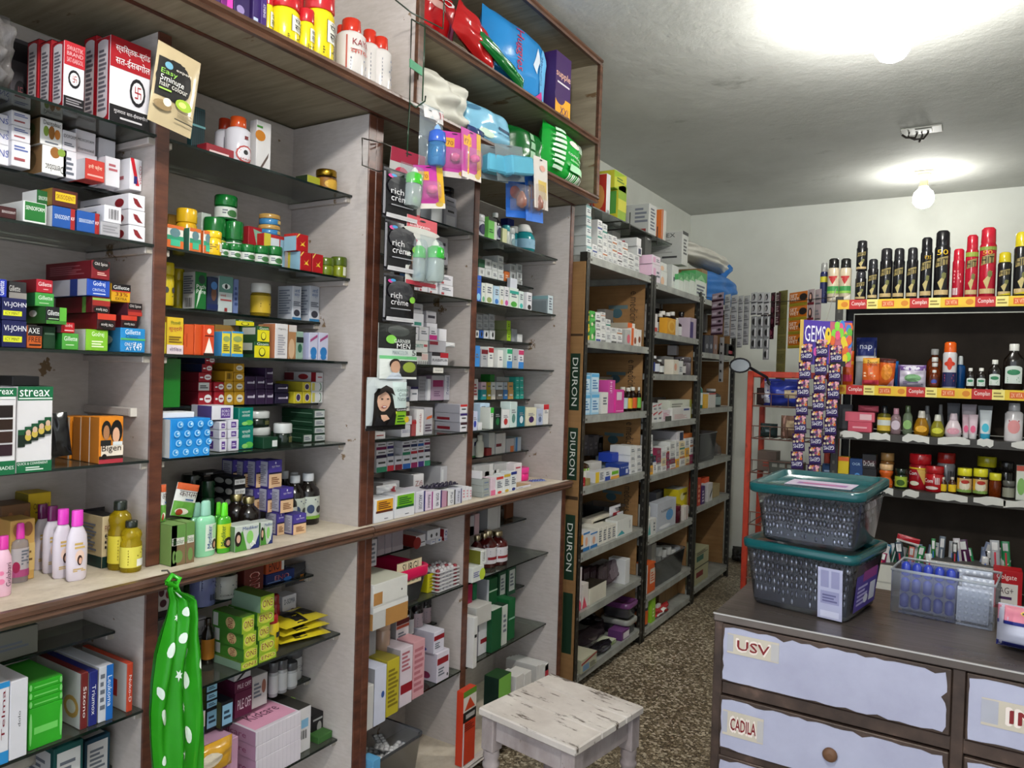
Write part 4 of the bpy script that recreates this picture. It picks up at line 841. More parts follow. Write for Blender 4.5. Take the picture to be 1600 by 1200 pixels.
gy=[rb(.0,.75,'#d8cc1c'),('o',.5,.35,.22,.28,'#2a2a14'),('o',.5,.38,.17,.22,'#e0d838'),tx(.15,.78,.9,.95,'Gsom','#e8efe0')]
C(397,421,534,None,'#24522a','green and yellow carton, lower',F=gy,sc='#24482a',S=[('r',.2,.45,.9,.9,'#aeb0a8'),rb(.2,.4,'#16241a')],d=.075)
C(402,421,510,533,'#24522a','green and yellow carton, middle',F=gy,sc='#24482a',S=[('r',.2,.45,.9,.9,'#aeb0a8')],d=.075)
C(368,397,500,520,'#1a4426','dark green and yellow carton, top',F=gy,sc='#9aa098',d=.05,X=-1.67)
C(430,450,506,None,'#d0cccc','white carton between brown ones',F=[tx(.2,.82,.8,.88,'Vigora','#555'),ln(.2,.1,.8,.7,9,'#9a98a0')],sc='#a86a4a',d=.05,X=-1.60)
C(451,463,508,None,'#a87a52','brown and white carton',F=[('o',.4,.3,.4,.3,'#c8a888'),rb(.8,1,'#c8c0bc')],d=.05,X=-1.61)
C(422,429,507,None,'#b0805a','narrow brown carton',F=[rb(.6,.95,'#c4c0cc'),('o',.5,.25,.3,.1,'#e8dcd0')],d=.05,X=-1.62)
C(463,474,518,None,'#8fa89a','grey green carton with face',F=[rb(.6,.8,'#1c2422'),('o',.5,.4,.3,.16,'#2c5a44')],d=.05,X=-1.615)
for i,(a,b) in enumerate(((483,497),(498,513))):C(a,b,520,None,'#c3c2d6','lilac carton with blue baby head',F=[('o',.5,.3,.36,.18,'#2f78b8'),('o',.5,.12,.3,.1,'#2f78b8'),('p',[(.1,.65),(.9,.85),(.9,.95),(.1,.75)],'#a04a7a')],d=.05,sc='#b0b2d0')
# fifth, shallow glass
shelf('second bay, fifth glass',1.39,-1.725)
C(256,283,560,None,'#16701fg','plain bright green tall box',sc='#0f4a18',d=.06,X=-1.66)
pill=lambda t,k='#eee':[('o',.68,.5,.28,.3,'#e4e0e0'),ln(.5,.4,.86,.6,1,'#8a2a3a'),ln(.06,.35,.3,.6,1,k)]
for i,(a,b,vt,vb) in enumerate([(310,331,612,None),(310,331,597,612),(311,331,582,597),(316,332,569,582),(321,336,557,569)]):C(a,b,vt,vb,'#9c1c2a','red toothpaste carton of tall stack',F=pill('') if i!=1 else [('r',.0,.1,.8,.95,'#c9c9c4'),ln(.1,.3,.7,.7,2,'#333')],sc='#6e1220' if i<3 else '#1c2244',d=.12,X=-1.70)
CS(335,350,[None,612,597],'#a81c2a','red toothpaste carton in the short red stack',F=pill(''),d=.12,X=-1.70)
yl=[('o',.5,.5,.33,.3,'#e4dcc8'),ln(.3,.42,.7,.58,1,'#4a3a6a')]
for (a,b,rows) in ((351,365,[None,612,596]),(366,382,[None,612,596,582,568])):CS(a,b,rows,'#c08e1e','mustard yellow carton with white oval',F=yl,d=.12,X=-1.70)
C(352,365,580,596,'#c08e1e','mustard yellow carton with barcode',F=bar(.2,.2,.7,.8,6),d=.1,X=-1.70)
pu=[ln(.2,.4,.8,.65,1,'#b8b0c0'),('o',.85,.55,.06,.12,'#d8d0e0')]
for (a,b,rows) in ((383,399,[None,609,588]),(400,414,[None,608,588]),(415,427,[None,608,592,575])):CS(a,b,rows,'#33203f','dark purple carton in the purple stack',F=pu,d=.12,X=-1.70)
CS(430,451,[None,614,600],'#241c38','dark purple carton of the low pair',F=pu,d=.12,X=-1.71)
yp=[('o',.5,.5,.3,.36,'#d0ccc0'),('o',.5,.5,.24,.28,'#3a2a50')]
CS(459,472,[None,612],'#c6b62a','yellow carton with dark oval, left one',F=yp,d=.12,X=-1.70);CS(473,486,[None,612,597],'#c6b62a','yellow carton with dark oval',F=yp,d=.12,X=-1.70,sc='#a89a2a')
CS(487,507,[None,612,597],'#d0d2d0','white carton with green swoosh',F=[('o',.7,.5,.14,.4,'#2a6a34'),('o',.64,.5,.14,.36,'#d0d2d0'),('r',0,.1,.25,.9,'#c4ba5a')],d=.12,X=-1.70)
C(494,507,582,597,'#d4d0d2','white and red toothpaste carton on top',F=[ln(.2,.4,.8,.6,1,'#a8303a')],sc='#c8c4c8',S=[('r',.0,.1,.3,.9,'#7a2a34'),('o',.6,.5,.16,.3,'#9a2a30'),('r',.85,0,1,1,'#8a1c26')],d=.14,X=-1.70)
# sixth glass
shelf('second bay, sixth glass',1.275,-1.605)
dots=[x for j in range(4) for i in range(4) for x in [('o',.13+.25*i+(.06 if j%2 else 0),.14+.24*j,.075,.085,'#8ec4ea'),('o',.13+.25*i+(.06 if j%2 else 0),.14+.24*j,.05,.058,'#1f86d0'),('o',.15+.25*i+(.06 if j%2 else 0),.15+.24*j,.024,.03,'#c0dcf0')]]
C(266,329,654,None,'#1f86d0','open blue box patterned with pale rings',F=dots,sc='#b9bab8',d=.11,X=-1.585)
C(250,304,644,652,'#dcdce0','white paper slip sticking out of blue box',d=.05,X=-1.61)
pr=[('r',.25,.2,.75,.8,'#5a3a8a'),ln(.32,.35,.68,.65,2,'#d8d0e4')]
for (a,b,rows) in ((343,354,[None,686,672,659]),(357,373,[None,685,671,656])):CS(a,b,rows,'#d8d6de','white cream carton with purple square',F=pr,S=pr,d=.1,X=-1.625)
C(331,365,634,657,'#dcdae2','large white cream carton lying on top',F=[('r',.4,.12,.85,.85,'#5a3a8a'),tx(.45,.52,.8,.72,'BORO','#e4def0'),tx(.45,.26,.8,.46,'PLUS','#e4def0')],sc='#5a4a84',S=[('r',.0,0,.3,1,'#c8c6ce')],d=.1,X=-1.635)
CS(373,396,[None,666,637],'#0f7a6cg','teal green carton with white Hindi name',F=[tx(.2,.68,.75,.84,'ब्राह्मी','#d8ece4'),tx(.2,.5,.75,.66,'आंवला','#d8ece4'),('o',.7,.18,.28,.14,'#5ab04a'),('o',.4,.14,.2,.1,'#8ac86a')],d=.06,X=-1.64)
def dj(a,b,vt,vb,ds,X):B(a,b,vt,vb,'#16241ag','#c6c8c6g',ds,'jarlow',L=[('r',.5,.2,.8,.8,'#5a5a34')],X=X,name='jar',cat='jar')
dj(402,429,668,None,'dark green jar with white lid, lower of two',-1.68);dj(398,429,643,668,'dark green jar with white lid, upper of two',-1.68)
dj(440,462,662,None,'dark green jar with white lid, in front of stack',-1.63)
C(411,434,683,None,'#123a26','small dark green box with white end',F=[('r',.6,.15,.95,.7,'#d0d2d0')],d=.05,X=-1.61)
for rws,(a,b) in (([None,678,667,654,640],(490,508)),([None,678],(473,487))):CS(a,b,rws,'#1a3a26','dark green carton with silver-white end label',F=[('r',.08,.12,.95,.88,'#b4b8b6'),ln(.2,.3,.8,.7,2)],S=[ln(.3,.5,.95,.62,1,'#7a9a84')],d=.14,X=-1.67)
# ledge of second bay
shelf('second bay ledge',ZL,-1.58)
pt=[rb(.55,1,'#5f8a44'),rb(0,.55,'#7a6248'),('r',.12,.5,.9,.68,'#d0d0c4'),tx(.16,.53,.86,.65,'Pratikar','#2a4a2a'),('o',.5,.22,.3,.16,'#6a8a4a')]
for i,(a,b,v) in enumerate(((250,259,824),(260,290,821),(291,304,816))):C(a,b,v,None,'#6f8a4c','green and brown soap carton in low row',F=pt,d=.08,X=-1.56-.0,tc='#7a9a5a')
km=[rb(.8,1,'#c2562a'),rb(0,.45,'#5f9a3c'),('o',.4,.15,.3,.1,'#d8d0c0'),('o',.3,.12,.15,.1,'#9a3a1c'),tx(.1,.6,.9,.76,'कायम','#3a1a1c'),ln(.4,.48,.8,.56,1,'#3a5a8a')]
P(240,261,758,816,'#dcdcd8','white and green powder sachet standing in soap row',t=.012,F=km,X=-1.60)
P(268,303,756,812,'#dcdcd8','white and green powder sachet leaning right',t=.012,F=km,X=-1.60,roll=14)
B(300,324,786,None,'#7fc49ag','#86b8a4g','pale green shampoo bottle, rear one','shampoo',sy=.55,X=onZ(312,866,ZL)[0]+.005)
mk=[('v',.12,.1,.42,.95,'Mediker','#2a5a8a'),('r',.5,.45,.95,.95,'#a8d4a0'),('o',.7,.22,.25,.2,'#2c1c1a'),('o',.68,.2,.12,.12,'#c89a80')]
B(312,342,783,None,'#8cd0a6g','#8fc4aeg','pale green shampoo bottle with label, front one','shampoo',sy=.55,label=None,L=[('r',.35,0,.98,1,'#d6e2d4')]+[tuple([q[0],.35+q[1]*.63]+[q[2]]+[.35+q[3]*.63]+list(q[4:])) if q[0] in 'rv' else ('o',.35+q[1]*.63,q[2],q[3]*.63,q[4],q[5]) for q in mk],X=onZ(328,867,ZL)[0]+.012)
B(337,352,785,None,'#3f9a24g','#5cc81eg','bright green shampoo bottle, rear one','shampoo',sy=.6,X=onZ(345,858,ZL)[0])
B(345,365,786,None,'#4aa828g','#5cd020g','bright green shampoo bottle with yellow label','shampoo',sy=.6,label='#c8cf2c',L=[('v',.15,.1,.4,.95,'Mediker','#2a6a2a'),('o',.6,.22,.3,.22,'#2c1c1a'),('o',.6,.2,.14,.12,'#c89a80')],X=onZ(355,862,ZL)[0]+.01)
mb=[('p',[(0,0),(.5,0),(.3,.8),(0,.4)],'#4a8a34'),('p',[(.6,.0),(1,0),(1,.6),(.85,.2)],'#24306a'),tx(.3,.8,.95,.93,'Mediker','#2a4a8a'),('o',.12,.5,.14,.3,'#201614'),('o',.13,.5,.08,.16,'#d0a890'),('v',.62,.1,.85,.35,'9','#e8e8e8'),('o',.6,.5,.14,.26,'#8ac86a')]
C(367,405,820,None,'#c6ccc4','see-through shampoo gift box with printed child',F=mb,sc='#5a7a54',d=.05,X=-1.56)
C(407,426,815,None,'#c6ccc4','narrow see-through shampoo box beside it',F=mb,sc='#4a7a4a',d=.04,X=-1.57)
B(365,398,774,None,'#1a1210g','#b8a878m','dark syrup bottle with gold cap, left','syrup',X=-1.65);B(385,415,778,None,'#1a1210g','#b8a878m','dark syrup bottle with gold cap, right','syrup',X=-1.62)
kb=[('r',.5,.2,.95,.8,'#d0cecb'),ln(.55,.35,.9,.65,1,'#222')]
CS(365,384,[None,795,776,760,745],'#141315','black carton with white name strip',F=[('r',.08,.2,.94,.75,'#d4d2d0'),tx(.16,.3,.86,.66,'तल केशर','#222')],S=[('o',.4,.5,.2,.3,'#8a8884'),('o',.8,.5,.15,.3,'#8a8884')],d=.1,X=-1.68)
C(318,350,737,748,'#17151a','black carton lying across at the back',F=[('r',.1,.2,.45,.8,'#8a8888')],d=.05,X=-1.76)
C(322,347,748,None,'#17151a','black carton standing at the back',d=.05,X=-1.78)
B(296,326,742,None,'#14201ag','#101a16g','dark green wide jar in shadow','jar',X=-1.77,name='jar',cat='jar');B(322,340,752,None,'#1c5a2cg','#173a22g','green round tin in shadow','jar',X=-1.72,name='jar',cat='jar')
pb=[rb(.55,1,'#45388c'),('r',.0,0,1,.5,'#d9b58e'),rb(.5,.56,'#1c1830'),tx(.2,.72,.85,.82,'मूत्र िवकार','#dcd8ea'),('o',.5,.9,.05,.04,'#dcd8ea'),ln(.2,.12,.85,.4,4,'#8a5a3a')]
pbs=[('r',.1,.06,.9,.95,'#a9a7b4'),ln(.2,.15,.8,.85,10,'#7a7888')]
def pbx(a,b,vt,vb,X,d):C(a,b,vt,vb,'#3c3280','purple and peach herbal carton',F=pb,S=pbs,d=d,X=X)
pbx(458,478,803,None,-1.60,.05);pbx(433,444,801,None,-1.63,.05);pbx(438,458,762,802,-1.62,.05);pbx(418,436,762,801,-1.655,.05);pbx(397,403,800,None,-1.68,.05);pbx(397,418,762,800,-1.69,.05)
pbx(420,440,719,762,-1.65,.05);pbx(400,419,719,761,-1.685,.05);pbx(381,399,719,760,-1.72,.05);pbx(364,380,718,759,-1.75,.05);pbx(376,396,760,None,-1.73,.06)
lb=dict(label='#bfc6bc');lbp=[('o',.3,.45,.14,.2,'#3a4a6a'),('o',.65,.4,.14,.16,'#3a3a3a'),rb(.0,.14,'#7aa83a'),ln(.1,.7,.6,.92,2)]
B(443,463,737,None,'#17110eg','#c4c6cag','brown medicine bottle with white cap, rear left','syrup',X=-1.74,**lb);B(458,478,739,None,'#17110eg','#c4c6cag','brown medicine bottle with white cap, rear right','syrup',X=-1.76,**lb)
B(459,485,744,None,'#17110eg','#c6c8ccg','brown medicine bottle with white cap, second','syrup',X=-1.67,L=lbp,**lb);B(480,508,741,None,'#17110eg','#c6c8ccg','brown medicine bottle with white cap, rightmost','syrup',X=-1.66,L=lbp,**lb)
B(450,470,766,None,'#17110eg','#9ab0aeg','small dark bottle beside purple cartons','syrup',X=-1.66,label='#b9bcb8')
# under ledge, second bay
shelf('second bay, just below ledge',.855,-1.725)
C(244,271,912,None,'#c2bcc0','white carton with maroon flowers by divider',F=[('o',.3,.75,.16,.14,'#4a1a2a'),('o',.7,.65,.16,.14,'#7a2a3a'),('o',.4,.4,.2,.12,'#4a1a2a'),rb(0,.18,'#221a1c')],d=.05)
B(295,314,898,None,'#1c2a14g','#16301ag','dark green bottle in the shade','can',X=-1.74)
B(312,346,880,None,'#6a70a0g','#5a5e8cg','violet blue spray can upside down','can',L=[ln(.2,.5,.9,.95,6,'#3a4070')]+bar(.5,.15,.9,.35),X=-1.70,name='spray_can',cat='can')
B(346,380,886,None,'#b4b2aeg','#22221eg','white jar with black lid under the ledge','jar',X=-1.71,L=[ln(.1,.2,.8,.8,5),tx(.1,.02,.6,.12,'CORAX','#444')],name='jar',cat='jar')
C(382,412,884,None,'#5a1f17','brown antacid carton standing upright',F=[('v',.25,.1,.8,.75,'ENO','#d8a8a0'),('v',.3,.12,.74,.73,'ENO','#7a1a1c')],d=.06,X=-1.72)
C(415,460,893,None,'#182a62','blue antacid carton',F=[tx(.3,.25,.8,.7,'ENO','#c8a0a8'),tx(.32,.27,.78,.68,'ENO','#8a1c28'),('o',.75,.15,.14,.2,'#2c6ab8'),ln(.05,.1,.5,.24,1,'#7a98c8')],d=.07,X=-1.735)
C(416,444,872,888,'#a84a24','orange antacid carton lying on top',F=[tx(.15,.15,.75,.85,'ENO','#2a0c0a'),('r',.85,.1,1,.9,'#c8c8c8')],d=.07,X=-1.735)
P(452,500,880,912,'#3a3a40g','dark foil packet at the right end',t=.03,X=-1.74,F=[('r',.55,.2,.75,.5,'#c2782a')])
shelf('second bay, below ledge',.697,-1.60)
en=[rb(0,1,'#8fae2a'),('o',.5,.5,.46,.42,'#c5c94a'),tx(.12,.28,.92,.76,'ENO','#e4e0b0'),tx(.14,.3,.9,.74,'ENO','#7d1a20')]
ei=en[:2]+[tx(.92,.76,.12,.28,'ENO','#e4e0b0'),tx(.9,.74,.14,.3,'ENO','#7d1a20')]
def eno(a,b,vt,vb,X=-1.60,inv=False,S=None,d=.12):
 m0=[('r',.0,.0,1,1,'#3f7a2a'),('r',.03,.1,.2,.9,'#c8c8c4'),('o',.62,.5,.16,.36,'#c8a878'),('v',.54,.2,.7,.8,'ENO','#7d1a20')] if S is None else S
 C(a,b,vt,vb,'#5f9a2e','green antacid carton in the big pile',F=ei if inv else en,S=m0,d=d,X=X,tc='#4a6a2a')
gs=[('r',0,0,1,1,'#7f9a84')]
eno(376,402,1032,None,S=gs,inv=True);eno(404,431,1019,None,X=-1.605);eno(381,402,1011,1032,inv=True);eno(405,429,998,1019,X=-1.605);eno(380,400,988,1010,inv=True);eno(403,421,976,998,X=-1.61,inv=True);eno(378,397,963,988,inv=True);eno(402,428,954,976,X=-1.61)
eno(407,428,930,956,X=-1.60,S=gs,inv=True)
B(421,442,962,None,'#d0b81cg','#9a1c1eg','yellow herbal bottle with dark red cap','can',L=[('r',.5,.55,.9,.75,'#222')],X=-1.63)
B(428,441,930,None,'#a01c22g','#8a1a1cg','red-capped bottle behind the antacid pile','can',X=-1.72)
C(441,463,930,None,'#d0cdd2','white soda carton with dark letters',F=[tx(.12,.74,.88,.9,'D-SOMA','#22304a'),('o',.7,.35,.3,.22,'#6a3a2c')],d=.05,X=-1.76)
for i in range(3):
 m=MB();fr=pillow(m,.16,.13,.02,'#d3c02ag',noise=.2,seed=i);m.art(fr,[('r',.3,.05,.55,.95,'#1a1814'),('r',.6,.3,.9,.7,'#2a2618')],nsub=6,h0=.001)
 q=onZ(487,996,.697);o=m.obj('spice_pouch',loc=(-1.62-i*.004,q[1]-.04+.006*i,.7105+i*.021),rot=(math.radians(-90),0,math.radians(75+i*7)))
 _fin(o,'yellow and black pouch lying flat in the small pile','packet',480,990-i*8,70)
mc=[('r',.06,.04,.94,.96,'#2a2024'),('r',.1,.06,.9,.94,'#c6bec4'),tx(.16,.68,.86,.78,'NC NEW UF','#4a1a2a'),ln(.2,.2,.8,.6,6)]
C(290,322,968,None,'#c6bec4','white carton with dark double border',F=mc,d=.06,X=-1.76)
C(286,303,993,None,'#c6bec4','smaller bordered white carton behind green bag',F=mc,d=.05,X=-1.70)
B(323,340,968,None,'#1a120cg','#2a1e14g','dark bottle with orange label','syrup',label='#a86a1c',X=-1.70)
shelf('second bay, lower glass',.53,-1.725)
for a,b,rows in ((322,340,[None,1106,1094,1081,1068]),(346,364,[None,1095])):CS(a,b,rows,'#10141c','small carton with pale blue end label',F=[('r',.06,.12,.94,.88,'#86b4d0'),ln(.2,.3,.8,.7,2,'#22384a')],sc='#4a4a24',d=.1,X=-1.68 if a<340 else -1.66)
CS(367,394,[None,1079,1062],'#5a1a3a','maroon carton with white name',F=[tx(.15,.3,.92,.7,'PILE OFF','#dcc8d4')],d=.1,X=-1.68)
C(366,392,1050,1062,'#bfbcc0','white carton with black stripe lying on maroon ones',F=[('p',[(.1,.1),(.5,.9),(.7,.9),(.3,.1)],'#221c20')],d=.1,X=-1.685)
C(394,418,1054,None,'#b9b5b4','white carton with brown round stamp',F=[('o',.75,.6,.14,.22,'#8a5a4a'),ln(.1,.3,.6,.8,4)],d=.07,X=-1.69)
wj=dict(kind='jar',name='pill_jar',cat='jar')
B(452,482,1015,None,'#b4b4b6g','#55565ag','large white pill jar with grey lid',X=-1.735,L=[tx(.4,.6,.9,.75,'Calz','#444'),ln(.3,.2,.8,.4,2)],**wj)
for a,b,v in ((426,438,1036),(439,453,1032),(453,469,1036)):B(a,b,v,None,'#9c9c9eg','#4c4d50g','small grey pill jar with dark lid',X=-1.70,label='#b8b8ba',**wj)
C(306,320,1113,None,'#1d3478','small blue and white carton behind green bag',F=[rb(.5,1,'#c6bab4'),tx(.2,.1,.8,.36,'NX','#dde')],d=.06,X=-1.64)
shelf('second bay, bottom glass',.373,-1.60)
C(464,486,1107,None,'#cfccce','open white carton with maroon side',F=[('r',.3,.55,.8,.75,'#7aa8c8')]+bar(.3,.3,.7,.5,7),sc='#6e1444',S=[('o',.35,.55,.2,.3,'#20181a'),('o',.75,.62,.06,.14,'#d8d8e4')],d=.2,X=-1.625,tc='#3a3834')
C(440,462,1096,None,'#8fae5a','lime printed card inside open carton',F=[('o',.5,.3,.4,.3,'#2a2218')],d=.02,X=-1.71)
C(487,518,1112,None,'#1c1a1c','black hair dye carton with small portrait',F=[('o',.65,.4,.2,.25,'#9a9894'),ln(.1,.7,.9,.85,1,'#aaa')],d=.07,X=-1.66)
C(497,528,1145,None,'#3f6a34','green soap bar carton at shelf edge',d=.05,X=-1.62)
CS(400,470,[None,1172,1150,1128],'#d4cdd6','white and pink slimming tea carton in clear wrap',F=[x for i in range(11) for x in [('r',.04+i*.088,0,.045+i*.088,1,'#b9b2bc')]],sc='#b48aa4',S=[tx(.2,.3,.8,.7,'Kidcare','#8a3a64')],T=[('r',.04,.06,.96,.94,'#dc9cb8'),tx(.15,.62,.5,.8,'N.P.','#5a2a44'),tx(.2,.3,.85,.5,'Kidcare','#5a2a44')],d=.2,X=-1.60)
C(318,372,1163,None,'#b98ea8','pink wrapped carton behind green bag',F=[ln(.2,.3,.8,.7,2,'#8a4a70')],d=.17,X=-1.61)
P(300,372,1168,1215,'#c8952ag','orange yellow noodle packet at bottom',t=.05,X=-1.56,F=[('o',.4,.6,.25,.2,'#c8bca8')])
C(228,243,1182,None,'#17151a','black carton with white letters at bottom edge',F=[tx(.1,.5,.9,.8,'EA','#ddd')],d=.05,X=-1.62)
# ================================================================ hanging green bag
XB=-1.455
def bag_pt(u,v):p=onX(u,v,XB); return p[1],p[2]
BL=[(266,908),(263,922),(266,940),(262,962),(254,990),(245,1025),(239,1070),(236,1115),(237,1160),(240,1200),(246,1228)]
BR=[(277,908),(276,922),(300,930),(301,962),(297,990),(300,1025),(304,1070),(308,1115),(307,1160),(303,1200),(296,1228)]
gy0,gz0=bag_pt(270,908)
gbag=empty('carrier_bag',(XB,gy0,gz0));tag(gbag,'bright green plastic carrier bag with white leaves, hung from the ledge','bag')
def bag_surf(a,t):
 """a 0..1 left to right over the front, t 0..1 top to bottom -> local point on the front skin"""
 q=t*(len(BL)-1);i=min(int(q),len(BL)-2);f=q-i
 lu,lv=[BL[i][k]*(1-f)+BL[i+1][k]*f for k in (0,1)];ru,rv=[BR[i][k]*(1-f)+BR[i+1][k]*f for k in (0,1)]
 y0,z0=bag_pt(lu,lv);y1,z1=bag_pt(ru,rv);y=y0+(y1-y0)*a
 bul=.045*min(1,t*2.2)*max(0,1-(2*a-1)**2)**.5
 fold=.008*math.sin(5+21*a+3*t)*min(1,t*3)+.006*math.sin(13*t+9*a)
 if a>.58:fold+=.016*min(1,(a-.58)/.05)*min(1,t*4)
 return (bul+fold*(1-abs(2*a-1)**6),y-gy0,z0+(z1-z0)*a-gz0)
m=MB();NA,NR=34,30
vs=[bag_surf(i/NA,j/NR) for j in range(NR+1) for i in range(NA+1)]
m.add(vs,[(j*(NA+1)+i,(j+1)*(NA+1)+i,(j+1)*(NA+1)+i+1,j*(NA+1)+i+1) for j in range(NR) for i in range(NA)],'#2f9e1ct',True)
vb_=[(-.6*x-.002,y,z) for x,y,z in vs]
m.add(vb_,[(j*(NA+1)+i,j*(NA+1)+i+1,(j+1)*(NA+1)+i+1,(j+1)*(NA+1)+i) for j in range(NR) for i in range(NA)],'#1f7a14t',True)
m.obj('bag_body',gbag)
rd=random.Random(5)
LEAF=[(.12,.30),(.36,.26),(.30,.4),(.5,.36),(.1,.46),(.46,.47),(.3,.55),(.52,.57),(.04,.62),(.42,.66),(.12,.7),(.50,.75),(.38,.82),(.1,.86),(.46,.92),(.25,.95),(.7,.5),(.4,.14)]
for li,(a,t) in enumerate(LEAF):
 m=MB();s_=rd.uniform(.04,.065);th=rd.uniform(-.9,.9);pts=[]
 star=li%3==0
 for q in range(12):
  w=6.2832*q/12;r=(1.0 if q%2==0 else .45) if star else 1
  aa,bb=math.cos(w)*s_*r*(1 if star else .8),math.sin(w)*s_*.42*r*(1 if star else 1.3)*(1-.25*math.cos(w))
  aa,bb=aa*math.cos(th)-bb*2.2*math.sin(th),(aa*math.sin(th))/2.2+bb*math.cos(th)
  p=bag_surf(min(max(a+aa,0.01),.99),min(max(t+bb,0),1));pts.append((p[0]+.0025,p[1],p[2]))
 c=bag_surf(a,t);m.add([(c[0]+.0035,c[1],c[2])]+pts,[(0,1+q,1+(q+1)%12) for q in range(12)],'#d2ded0');m.obj('printed_leaf',gbag)
m=MB();m.tube([(0,-.014,.0),(-.004,0,.012),(0,.016,.002),(.008,.004,-.014),(0,-.014,0)],.006,'#36b020g',8);m.obj('knot',gbag)
m=MB();m.tube([(0,0,.008),(-.02,0,.02),(-.04,0,.016)],.002,'#4a4640',6);m.obj('hook',gbag)
# ================================================================ third bay
WH='#d6d4da';GR='#9d9ba2'
shelf('third bay, top glass',2.02,-1.63)
C(675,692,280,None,'#c9cbce','tall white carton with grey top band',F=[rb(.86,.95,'#5a6066')],sc='#b9bbbf',d=.1,X=-1.61)
C(694,714,322,None,GR,'grey carton, lower of the pair',F=[('r',.15,.1,.85,.6,'#b8b6ba'),ln(.25,.7,.75,.85,1,'#333')],d=.08,X=-1.66)
C(694,713,308,322,GR,'grey carton, upper of the pair',F=[ln(.2,.4,.8,.6,1,'#333')],d=.08,X=-1.66)
B(698,715,293,308,'#1c1a1eg','#19181cg','black round tin on grey cartons','jarlow',X=-1.67,name='tin',cat='tin')
C(654,672,300,None,WH,'white carton with maroon block',F=[('r',.1,.05,.9,.3,'#7a1a24')],d=.08,X=-1.66)
shelf('third bay, shallow second glass',1.895,-1.715)
CS(681,700,[None,393,370],'#a5a2a8','grey carton with dark name strip',F=[('r',.3,.4,.8,.6,'#3a3a44')],d=.1,X=-1.68)
shelf('third bay, second glass',1.77,-1.615)
for a,b,rows in ((640,652,[None,438]),(654,668,[None,441]),(670,684,[None,447,433]),(687,708,[None,446,430])):CS(a,b,rows,WH,'white medicine carton',F=[ln(.15,.5,.8,.8,2),('r',.1,.1,.3,.3,'#b04048')],d=.1)
shelf('third bay, shallow third glass',1.64,-1.715)
C(643,662,490,None,WH,'white carton, left one',F=[('r',.2,.3,.8,.5,'#3a8a7a')],d=.1,X=-1.66);C(643,661,474,490,'#b5b2b8','grey carton on white one',F=[ln(.2,.4,.8,.6,1)],d=.1,X=-1.67)
C(666,683,505,None,WH,'white carton under dark striped one',d=.1,X=-1.67);C(666,682,486,505,'#b0adb3','grey carton with dark stripe',F=[('r',.15,.4,.85,.62,'#2e2c36')],d=.1,X=-1.67)
shelf('third bay, fourth glass',1.52,-1.61)
CC=lambda a,b,vt,vb,k,ds,**q:C(a,b,vt,vb,k,ds,**q)
CC(642,669,551,None,'#d3d3cf','white and olive carton, bottom left',F=[('r',0,.7,.6,1,'#2a2a22'),('r',.6,.4,.95,.9,'#d8b8b4')]+[('r',.05+i*.12,.0,.1+i*.12,.3,'#6a6a6e') for i in range(8)],d=.1)
CC(674,700,551,None,'#d0ced4','white carton with red and black top',F=[rb(.72,1,'#221e26'),('r',.5,.6,1,1,'#a8202e'),tx(.05,.3,.95,.5,'RABIPUR','#4a4a55')],d=.1)
CC(641,669,532,551,'#d6d6d4','white carton with teal name',F=[tx(.1,.4,.7,.7,'FLORITE','#2a9a8a'),('r',.75,.5,.95,.7,'#b04a50')],d=.1)
CC(671,697,533,550,'#a9a7ae','grey carton with dark red stripe',F=[('r',0,.65,.5,.95,'#7a1a2a')],d=.12)
for i,(a,b,k) in enumerate(((640,654,'#a06a44'),(655,670,'#c8c8c8'),(671,683,'#c02a80'))):CC(a,b,511,532,WH,['white carton with brown corner','white carton with grey corner','white carton with magenta block'][i],F=[('r',0,.05 if i==2 else .8,1 if i==2 else .6,.4 if i==2 else 1,k),ln(.2,.45,.8,.75,2)],d=.1)
CC(686,698,514,532,WH,'plain white carton, top right',d=.1)
P(700,714,535,543,'#d4d4d6','white paper tongue poking out of stack',t=.02,X=-1.60)
shelf('third bay, shallow fifth glass',1.39,-1.715)
CC(641,653,604,None,WH,'small white carton with navy top',F=[rb(.82,1,'#2a2454'),ln(.2,.4,.8,.6,1)],d=.08,X=-1.69);CC(627,639,603,None,'#c4c1c9','small white carton with purple foot',F=[rb(0,.25,'#3a2a64')],d=.08,X=-1.69)
CC(654,666,588,None,'#8f8d94','grey ribbed carton',F=[ln(.1,.1,.9,.9,6,'#807e86')],d=.1,X=-1.70)
CC(668,673,592,None,'#d6d5da','thin white carton spine',d=.1,X=-1.69)
CC(674,694,587,None,'#a58aa0','mauve carton with magenta label',F=[('r',.1,.55,.9,.82,'#8a1c54'),rb(.82,1,'#a6a4aa'),ln(.2,.15,.7,.4,3,'#7a5a78')],d=.1,X=-1.69)
CC(695,703,586,None,'#c9c7cf','white carton with blue side lettering',F=[('v',.3,.2,.7,.9,'Zerodol','#3a4a7a')],d=.1,X=-1.69)
CC(677,693,571,583,'#d8d5ce','white price card hung on shelf edge',d=.002,X=-1.60,F=[tx(.15,.4,.9,.65,'Ameron','#444')],name='price_card',cat='card')
shelf('third bay, sixth glass',1.275,-1.605)
CC(586,602,675,None,'#d3d0d2','low white carton with red script',F=[ln(.1,.4,.8,.65,1,'#a03a3a')],d=.06)
CC(627,641,664,None,WH,'white carton with blue name, lower',F=[tx(.1,.35,.9,.6,'DOLO 2','#2a3a8a')],d=.08);CC(627,644,650,664,WH,'white carton with grey name, upper',F=[tx(.2,.4,.8,.65,'STAR','#444')],d=.08)
CC(630,640,628,650,'#d4d0cc','white and brown carton on top',F=[rb(0,.35,'#4a2a20'),ln(.2,.55,.8,.7,1)],d=.06)
